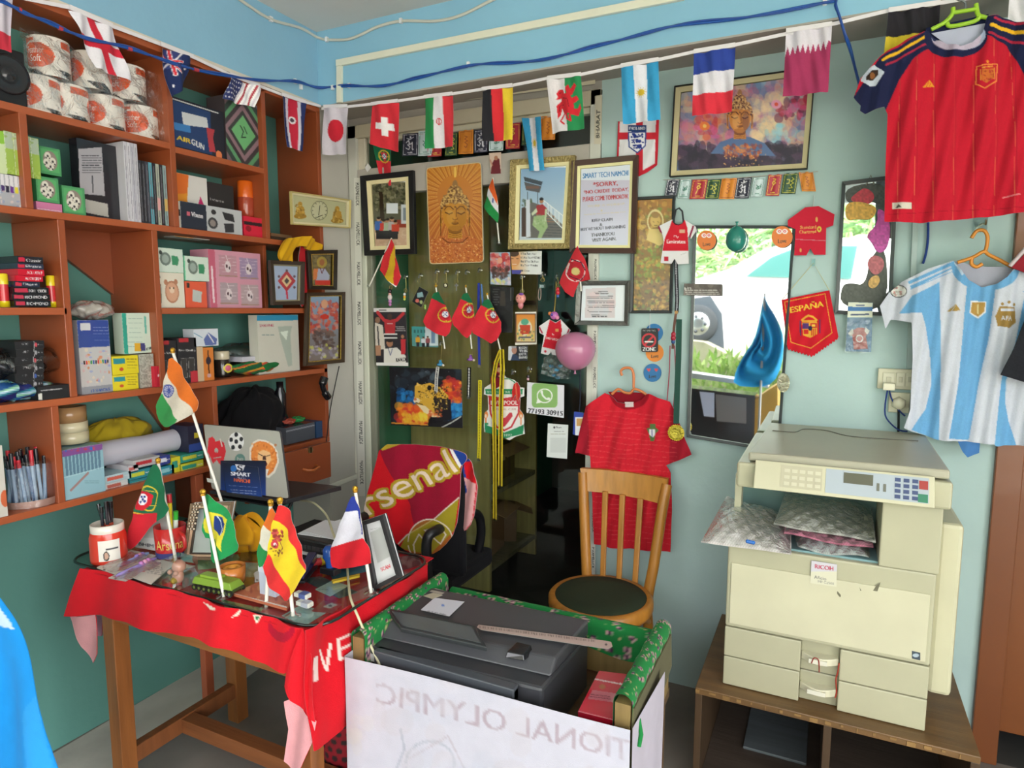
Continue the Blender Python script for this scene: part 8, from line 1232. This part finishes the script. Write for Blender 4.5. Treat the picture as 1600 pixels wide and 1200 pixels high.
sbox('bear_box','cream box with a brown bear face drawing','box',246,288,426,ZD,'d8d4c4',lambda f: (f.e(.54,.55,.26,.32,'b07c60'),f.e(.54,.55,.22,.27,'cfa084'),f.e(.33,.28,.07,.08,'b07c60'),f.e(.7,.26,.07,.08,'b07c60'),f.e(.54,.5,.09,.09,'e0c8b0'),f.e(.47,.44,.02,.03,'3a2c24'),f.e(.61,.44,.02,.03,'3a2c24'),tx(f,'A',.06,.18,.14,.17,5,'3a4438'),f.l([(.13,.35),(.12,.85)],1.5,'7a7468')),.09);sbox('power_bank_box','orange-red box with a white device picture','box',290,323,440,ZD,'d85c40',lambda f: (f.p([(.35,.3),(.78,.38),(.72,.8),(.3,.75)],'b4bcb8'),f.r(.08,.05,.2,.25,'2c2c2c')),.09)
def pink(f):
    f.r(0,0,1,1,'cc92a4');f.r(0,0,.13,1,'c06078');f.l([(.06,.3),(.07,.9)],3,'e8d0d8')
    for a,b,c in ((.2,.08,'b88c98'),(.6,.1,'9c88a8'),(.2,.56,'a898a0'),(.6,.58,'b09ca0')): f.r(a,b,a+.34,b+.38,c);f.l([(a,b+.36),(a+.34,b+.36)],1.6,'a08070');[f.l([(a,b+.05+k*.06),(a+.34,b+.05+k*.06)],.4,'d8c8d0') for k in range(5)];f.e(a+.17,b+.2,.06,.1,'d8ccd0');f.e(a+.15,b+.19,.02,.03,'4c2c38');f.e(a+.2,b+.22,.015,.03,'3c3440');f.l([(a+.14,b),(a+.18,b+.12)],.7,'e8e0e4')
sbox('jewellery_box','large pink gift box with four windowed compartments','box',327,408,393,ZD,'c88ca0',pink,.1)
def bq(f): f.r(0,0,1,1,'26262a');f.r(.1,0,.6,.09,'b02c34');tx(f,'Best Quality',.08,.3,.95,.32,4,'c8c8c8',.1);[f.r(a,.45,a+.3,.88,'3c3a38') for a in (.15,.55)];[f.l([(a,.45),(a+.3,.45),(a+.3,.88),(a,.88),(a,.45)],.6,'9a9a98') for a in (.15,.55)]
sbox('torch_box','black best quality box, left one behind the orange flag','box',249,277,532,ZE,'26262a',bq,.1);sbox('torch_box','black best quality box, right one with a red corner','box',278,308,528,ZE,'26262a',lambda f: (bq(f),f.r(.62,.75,1.1,1.1,'c03440')),.1);sbox('red_packet','red fluted packet at the front beside the orange flag','packet',242,257,572,ZE,'c82038',lambda f: (f.l([(.3,0),(.3,1)],.8,'801424'),f.l([(.6,0),(.6,1)],.8,'801424'),f.r(.3,.4,.8,.5,'e0c0c4')),.03,X=XS-.006)
sbox('cable_box','small white box with a blue swirl on top of the cream box','box',303,341,514,0,'ccd4dc',lambda f: (f.p([(.4,.6),(.6,.2),(.95,.6),(.9,.95),(.45,.95)],'5c6ca4'),f.l([(.6,.3),(.8,.8)],2,'d8d8e0'),f.l([(.0,.2),(.35,.5)],1.2,'5c94b0')),.06,yb=541);sbox('cream_box','cream carton behind the orange box','box',308,318,541,ZE,'c8b090',None,.08);sbox('watch_box','narrow orange box with a watch picture','box',318,334,543,ZE,'d07c34',lambda f: (f.l([(.5,.1),(.5,.9)],2,'4a3020'),f.e(.5,.4,.25,.12,'2c2430'),f.e(.5,.85,.2,.06,'c8a0a0')),.07)
t,c=can('black jar with a cream lid and a rainbow round picture',347,570,ZE,.031,.105,(('jar','26221e',[(0,0),(1,0),(1.02,.1),(1.02,.6),(.9,.68)]),('lid','c8c0a4',[(.95,.68),(.97,.7),(.97,.95),(.9,1),(0,1)])),name='jar',cat='jar');m=MB();m.lathe(c+[.0325,.0,.036],[(.019,0),(.012,.003)],'d8c848','print',18,ax=(1,-.35,0));m.lathe(c+[.0325,0,.036],[(.012,.003),(0,.005)],'c85878','print',18,ax=(1,-.35,0));m.build('round_picture',t)
yy=P(400,575,X=XF-.03)[1];crinkle('crumpled green red and yellow folded flags',(XF-.03,yy,ZE+.002),(.05,.12,.028),None,'cloth','flag','folded_flags',1,['1f6b38','246b3c','c82c34','d8a82c','1f5b38']);m=MB();m.box((XF-.12,yy-.08,ZE+.058),(XF-.02,yy+.03,ZE+.078),'bcbcc8','card');tag(m.build('paper_block'),'white block of paper lying on the folded flags','paper');crinkle('large loose clear plastic bag behind the folded flags',(XF-.11,yy,ZE+.04),(.07,.15,.045),'ffffff','film',seed=8)
sbox('phone_case_box','white hanging box with a blue top strip and clear window','box',403,467,492,ZE,'c8c8bc',lambda f: (f.r(0,0,1,.1,'2c8cb4'),tx(f,'SAMSUNG',.06,.2,.4,.2,4,'a8445c',.1),f.cv.lines(*f.m([(.1,.32)])[0],*f.m([(.4,.36)])[0],1,'5c7c80',3,1),f.p([(.5,.2),(.85,.2),(.8,.35),(.82,.9),(.72,.92),(.55,.4)],'a8b4a8'),f.p([(.55,.3),(.75,.28),(.7,.45)],'d8e4d8')),.05)
FX=XS+.012
def fr3(name,label,cat,q,bw,mw,fc,mc,paint,bg,edge=None,**k): return framed(name,label,cat,q,bw,mw,fc,mc,paint,ax='X',at=FX,bg=bg,step=.9,depth=.016,edge=edge)
fr3('framed_picture','brown and silver frame with a red diamond craft on pale blue','picture frame',[(418,406.5),(473,409),(471.5,476),(422,477)],6,2,'3a3028','8c8468',lambda c,q: (c.rect(410,400,480,480,'9cacc8'),c.poly([(448,422),(462,439),(448,456),(434,439)],'a82c34'),c.poly([(448,429),(456,439),(448,449),(440,439)],'d8b88c'),c.poly([(448,434),(452,439),(448,444),(444,439)],'3a2c2c'),[c.ell(a,b,2,2,'5a4048') for a,b in ((448,423),(436,432),(460,432),(436,449),(460,449))],c.line([(448,456),(449,466)],3,'b83048')),'9cacc8')
fr3('framed_photo','small black and gilt frame with a robed person','picture frame',[(476.5,391.5),(524,390.5),(523,453),(480,452)],7,0,'221c18',None,lambda c,q: (c.rect(470,385,530,460,'6c6448'),c.blotch(['8c8458','4c4838'],30,3,r=(2,5),al=.5),c.ell(503,410,8,9,'c8b048',.6),c.poly([(492,428),(497,420),(508,420),(515,430),(514,440),(494,440)],'a8b0c8'),c.rect(492,438,517,450,'c8382c'),c.poly([(490,420),(497,420),(495,436),(489,438)],'c8784c'),c.ell(503,410,4,5,'9c6844'),c.line([(500,418),(503,427),(507,418)],1,'5c2c2c')),'6c6448','c8a850')
fr3('framed_picture','tall brown frame with a garlanded red and orange idol scene','picture frame',[(476,457.5),(536,456),(535,566),(473,572)],6.5,0,'3c2c1c',None,lambda c,q: (c.grad(478,460,535,570,'88a4c4','706058'),c.blotch(['c8543c','b8443c','d88068','a83838'],110,5,484,470,528,520,(1.5,4),.7),c.blotch(['4c3c38','6c5850'],60,6,490,515,522,545,(2,4),.7),c.blotch(['c8cc5c','b0a8b8','8c8498'],40,7,482,538,530,560,(1.5,3.5),.7),c.ell(507,475,5,7,'d8a080'),c.ell(507,495,7,4,'c83828')),'706058','c8a850')
t=fr3('wall_clock','gold and cream wall clock with two golden seated figures','clock',[(451.5,299),(545,312.5),(544,357),(453.5,351)],2,3,'c8b878','d8d0a8',lambda c,q: (c.rect(450,298,546,360,'bcbc94'),[(c.ell(x,y-9,3.5,4,'b8903c'),c.poly([(x-8,y+10),(x-6,y-4),(x,y-8),(x+6,y-4),(x+8,y+10)],'b8903c'),c.ell(x,y+10,10,4,'a07c2c'),c.blotch(['d8b860','8c6c2c'],24,int(x),x-7,y-8,x+7,y+12,(.8,1.8),.8)) for x,y in ((469,328),(527,335))],c.ell(499,329,13,15,'6c6c54'),c.ell(499,329,12,14,'c4c4a0'),[c.line([(499+10*math.sin(i*PI/6),329-12*math.cos(i*PI/6)),(499+11.4*math.sin(i*PI/6),329-13.4*math.cos(i*PI/6))],.9,'3a3a30') for i in range(12)]),'bcbc94')
for a,b,w,nm in (((498,336),(500,321),1.3,'hour_hand'),((495,340),(504,336),1.0,'minute_hand')): m=MB();m.tube([P(*a,X=FX+.012),P(*b,X=FX+.012)],.0012,'1c1c1c','metal',6);m.build(nm,t)
sk=MB();sk.px(smooth_poly([(434,404),(438,385),(446,372),(460,372),(478,368),(494,373),(506,388),(492,392),(480,390),(470,383),(462,388),(458,405),(456,410),(436,408)],1),'d0a01c',step=1.5,disp=wav((.012,.2,.1,0),(.006,.5,.3,1)),thick=.012,mat='cloth',back='b8860c',X=FX+.004);tag(sk.build('silk_scarf'),'golden yellow silk scarf draped over the shelf end frames','scarf')
sk=MB();sk.px([(470,383),(480,390),(480,470),(472,480),(466,470),(467,400)],'b02028',step=2,thick=.004,mat='cloth',X=FX-.006);tag(sk.build('red_cloth'),'red cloth hanging between the two left frames','cloth')
t=thing('telephone_handset','black curved handset hanging at the shelf end','handset',P(509,620,X=FX));m=MB();V=[P(x,y,X=FX+.02) for x,y in ((507,590),(504,602),(508,614),(513,621))];m.tube(smoothpath(V),[.019]*6+[.013]*6+[.018]*7,'17171a','gloss',10);m.build('handset_body',t);string('cord','thin black cord hanging below the idol picture frame','cord',[P(x,y,X=XS+.01) for x,y in ((530,572),(524,600),(516,640),(510,690))],.0022,'222226')
yy=P(48,750,X=XF-.05)[1];t=thing('pen_bundle','clear bag of blue pens with red caps in the lower left shelf','pens',(XF-.06,yy,ZF))
for i in range(34): a=i*.37;p=np.array([XF-.06+.03*math.sin(a*2.3),yy-.06+.0036*i,ZF+.003]);m=MB();m.tube([p,p+[0,.012*math.cos(i),.12]],.0055,('8ca8c4','4c6c94','9cb4cc')[i % 3],'gloss',8);m.tube([p+[0,.012*math.cos(i),.12],p+[0,.014*math.cos(i),.145+.012*(i % 3)]],.006,'c82c3c' if i % 4 == 1 else '20242c','gloss',8);m.build('pen',t)
m=MB();m.lathe(np.array([XF-.06,yy,ZF+.001]),[(.075,0),(.078,.022)],'b08c80','print',30);m.build('paper_band',t);m=MB();m.lathe(np.array([XF-.06,yy,ZF+.001]),[(.08,0),(.08,.06),(.072,.13),(.06,.14)],'ffffff','film',30);m.build('bag',t)
sbox('carton','white carton with an orange picture at the left picture edge','box',-16,8,697,ZF,'c8c6bc',lambda f: f.e(.9,.75,.3,.12,'c8643c'),.05,X=XS-.004)
def tp(label,x,y,z,r,h,col): c=np.array([XF-.07,P(x,y,X=XF-.07)[1],z]);m=MB();m.lathe(c,[(r*.62,0),(r,0),(r,h),(r*.62,h),(r*.62,0)],col,'gloss',36);return tag(m.build('tape_roll'),label,'tape roll','tape rolls in a stack')
zt0=P(115,697,X=XF)[2];tp('cream tape roll, lowest of the three in the stack',112,690,zt0,.05,.036,'c4bc9c');tp('cream tape roll in the middle of the stack',111,680,zt0+.037,.05,.032,'ccc4a4');tp('brown tape roll on top of the cream ones',108,655,zt0+.07,.05,.05,'a07c54')
def tray(f): f.r(0,0,1,1,'88b0bc');f.r(0,0,1,.13,'7c4c8c');f.cv.blotch(['c8a030','2c6cb8','b83c50'],10,3,*f.m([(0,0)])[0],*f.m([(1,.1)])[0],(1,3),.8);[f.r(.06+i*.09,.13,.12+i*.09,.55,'5c7c90') for i in range(10)];f.r(0,.52,1,1,'90b8c4');f.l([(0,.54),(1,.5)],1.4,'a8ccd4');f.l([(.15,.82),(.6,.55)],3.4,'9c7c78');f.cv.lines(*f.m([(.5,.68)])[0],*f.m([(.85,.82)])[0],2,'6c8c94',3,.9)
sbox('pen_tray','light blue plastic container full of pens under the tape rolls','pen box',99,163,698,ZF,'88b0bc',tray,.13,X=XS-.01,mat='gloss')
a,b=P(152,708,X=XF-.04),P(282,685,X=XF-.04);zc=ZF+.105;m=MB();m.tube([(XF-.08,a[1],zc),(XF-.08,(a[1]+b[1])/2-.03,zc),(XF-.08,(a[1]+b[1])/2+.03,zc-.002),(XF-.08,b[1],zc)],[.043,.043,.04,.042],'bcbcc8','gloss',28);tag(m.build('paper_roll'),'long white paper roll lying across the small boxes','paper roll');yy=P(165,670,X=XF-.1)[1];crinkle('yellow plastic bag behind the tape rolls',(XF-.14,yy+.06,ZF+.1),(.04,.13,.055),'a08c1c','cloth',seed=6)
for i,(x0,x1,yt,yb_,c,c2,lb) in enumerate(((163,205,740,752,'b0ccd4','c86050','upper pale blue pencil carton beside the pen container'),(164,200,752,764,'c8d0d0','b05c50','lower pale blue pencil carton beside the pen container'),(200,216,727,738,'c8c4c8','c86460','small pale carton end under the paper roll'),(202,236,734,747,'2c8c98','c8d040','upper teal carton behind the crested flag'),(203,234,748,760,'2c8490','58b0a8','lower teal carton behind the crested flag'),(208,250,716,728,'b8b8b8','b83038','white and red carton under the paper roll'),(248,266,712,726,'2c3c88','d8dce8','small dark blue carton under the paper roll'),(250,272,728,742,'2c8ca0','8cc8d0','blue-green carton right of the crested flag pole'),(268,282,714,738,'d0cc2c','2c9480','yellow carton end standing in the lower shelf'),(282,318,708,720,'2c9480','d0d040','upper green and yellow carton near the laptop'),(281,318,722,735,'c8cc34','2c9480','lower green and yellow carton near the laptop'))):
    sbox('small_carton',lb,'carton',x0,x1,yt,0,c,lambda f,c2=c2: (f.r(.1,.25,.7,.7,c2),f.l([(.75,.5),(.95,.5)],1,'d8d8d8')),.12,yb=yb_,group='small cartons in the lower shelf')
sbox('dark_carton','dark carton with yellow print behind the laptop corner','carton',294,318,664,0,'22243c',lambda f: (f.r(.4,.3,.8,.5,'c8b82c'),f.r(0,.7,1,1,'2c4c9c')),.1,yb=705)
XF+=.055;t,c=can('plain white cylinder cup by the black bag',352,655,.94,.024,.12,(('cup','b4b4c4',[(0,0),(.9,0),(1,1),(.9,1)]),),name='cup',cat='cup');XF -= .055;c0=P(400,650,X=XF-.09);crinkle('large black shoulder bag inside the niche behind the laptop',(XF-.11,c0[1],.945),(.09,.17,.13),'131316','cloth',seed=9,name='shoulder_bag');t,c=can('black bottle with gold print at the back of the niche',437,600,.94,.026,.28,(('bottle','15161c',[(0,0),(1,0),(1,.8),(.6,.9),(.6,1),(0,1)]),),name='bottle',cat='bottle')
sbox('tool_box','translucent grey tool box above the drawer','box',447,492,664,0,'50545c',lambda f: f.l([(0,.2),(1,.2)],2,'8c9098'),.12,yb=690,mat='gloss',X=XS-.02);yy=P(470,655,X=XF)[1];z_=P(470,663,X=XF)[2]
for i,(c,dy,lb) in enumerate((('a84c3c',-.03,'red handled pliers on the tool box'),('2c8c4c',.03,'green and red tape reel on the tool box'))): crinkle(lb,(XF-.05,yy+dy,z_+.001),(.03,.035,.014),c,'gloss','tool','hand_tool',i);
sbox('blue_box','dark blue box at the right end of the niche','box',494,506,658,.94,'28486c',None,.1)
# ================================================================ the street in front, seen in the mirrors
m=MB();m.box((-14,-30,-.06),(14,YO,-.01),'c9c5ba','floor');m.box((XR,YO,-.06),(9,5,-.01),'c9c5ba','floor');struct(m.build('floor_2'))
MY=2.605
def mir(x,y,D): """the point at distance D in front of the shop that the wide mirror shows at (x, y)""";p=P(x,y,Y=2*MY-D);return np.array([p[0],D,p[2]])
def mpoly(pts,D,dp,col,mat='plastic'): m=MB();A=[mir(x,y,D) for x,y in pts];m.hexa(A,[a-[0,dp,0] for a in A],col,mat);return m
t=thing('car','white car parked outside, seen in the wide mirror','car',mir(1150,545,-3.6));D=-3.4
mpoly([(1000,600),(1000,440),(1090,436),(1140,420),(1190,392),(1250,372),(1420,372),(1440,520),(1240,520),(1180,480),(1138,505),(1132,560),(1120,590),(1070,600)],D,1.5,'e6e6e8','gloss').build('car_body',t,bevel=.03);mpoly([(1165,432),(1205,402),(1250,384),(1340,384),(1330,436)],D+.03,.02,'4c7c78','gloss').build('side_window',t);mpoly([(1148,440),(1149,485),(1240,486),(1241,440)],D+.012,.008,'dedee2','gloss').build('door_panel',t)
mpoly([(1055,470),(1110,462),(1128,490),(1132,545),(1122,570),(1055,570)],D+.015,.01,'3c444c','matte').build('wheel_arch',t);c=mir(1090,506,D+.05);r=abs(mir(1122,506,D)[0]-c[0]);m=MB();m.lathe(c,[(r*.6,.0),(r*.92,.0),(r,-.03),(r,-.18)],'34383c','matte',36,ax=(0,1,0));m.build('tyre',t);m=MB();m.lathe(c,[(0,.01),(r*.2,.012),(r*.6,.0),(r*.62,-.03)],'c8ccd0','metal',36,ax=(0,1,0));[m.ball(c+[r*.4*math.cos(k*PI/3.5),.006,r*.4*math.sin(k*PI/3.5)],r*.09,'3a3e44','matte',10,6) for k in range(7)];m.build('rim',t)
struct(mpoly([(880,900),(880,545),(1060,530),(1100,535),(1150,560),(1190,545),(1250,540),(1450,540),(1450,900)],-2.75,.3,'a4a088','floor').build('wall_3'))
rn=random.Random(7)
def leaves(name,label,n,D,x0,x1,y0,y1,L,cols,up,cat='plant'):
    m=MB()
    for i in range(n):
        p=mir(rn.uniform(x0,x1),rn.uniform(y0,y1),D-rn.uniform(0,.5));a=rn.uniform(-1,1)*(.7 if up else 1.6);d=np.array([math.sin(a),rn.uniform(-.4,.4),math.cos(a)*(1 if up else rn.choice((-1,-.3,.5)))])*L*rn.uniform(.6,1.2);w=np.array([math.cos(a),0,-math.sin(a)])*L*.07;q=p+d*.55+[0,.02,0];e=p+d+[0,.1,-L*.15]
        m.add([p-w*.5,p+w*.5,q+w,e,q-w],[(0,1,2,4),(4,2,3)],rn.choice(cols),'leaf')
    o=tag(m.build(name),label,cat);o['kind']='stuff'
leaves('bush','bright green foliage behind the car in the wide mirror',2200,-5.6,1000,1400,310,460,.42,['8cb468','a0c47c','6c9458','b4cc90','5c8050'],False);leaves('grass_tufts','tall bright grass along the kerb in the wide mirror',420,-2.15,1060,1250,570,640,.26,['9cbc68','84a458','b8cc88'],True)
m=MB();m.box((-12,-12.2,0),(12,-12,3.2),'8c9c7c','leaf');struct(m.build('wall_4'))
t=thing('display_counter','dark display counter with papers at the shop front, seen in the mirror','counter',mir(1120,650,-1.0));mpoly([(1040,760),(1040,602),(1180,618),(1176,780)],-1.0,.25,'3a3a3c','gloss').build('counter_body',t);mpoly([(1093,612),(1116,614),(1116,652),(1100,650)],-.985,.006,'d8d8f0','print').build('notice',t)
mp=mpoly([(1118,616),(1166,622),(1166,662),(1120,658)],-.985,.006,'8c8484','print');mp.build('notice',t)
m=mpoly([(1060,580),(1200,600),(1200,606),(1060,588)],-.99,.2,'c8cccc','plastic');m.build('counter_top',t);mpoly([(1178,625),(1215,600),(1215,720),(1176,720)],-1.02,.3,'c89848','plastic').build('side_box',t)
cv=[(1193,459),(1200,475),(1216,500),(1226,530),(1222,570),(1208,600),(1185,606),(1146,602),(1150,580),(1162,555),(1178,532),(1186,500)];D=-.8;m=MB();A=np.array([mir(x,y,D) for x,y in smooth_poly(cv,1)]);n=len(A);c=A.mean(0);k=14
V=[c+(a-c)*(j/k)+np.array([0,.035*math.sin(j*.9+i*.5),0]) for j in range(k+1) for i,a in enumerate(A)];m.add(V,[(j*n+i,j*n+(i+1) % n,(j+1)*n+(i+1) % n,(j+1)*n+i) for j in range(k) for i in range(n)],'3cacec','cloth',True);t=thing('blue_flag','bright blue flag outside the shop front, seen in the wide mirror','flag',mir(1165,606,D));m.build('flag_cloth',t);m=MB();a=mir(1195,462,D-.02);m.tube([a+[0,0,.02],[a[0],a[1],0]],.01,'c8c8c8','plastic',8);m.build('pole',t)
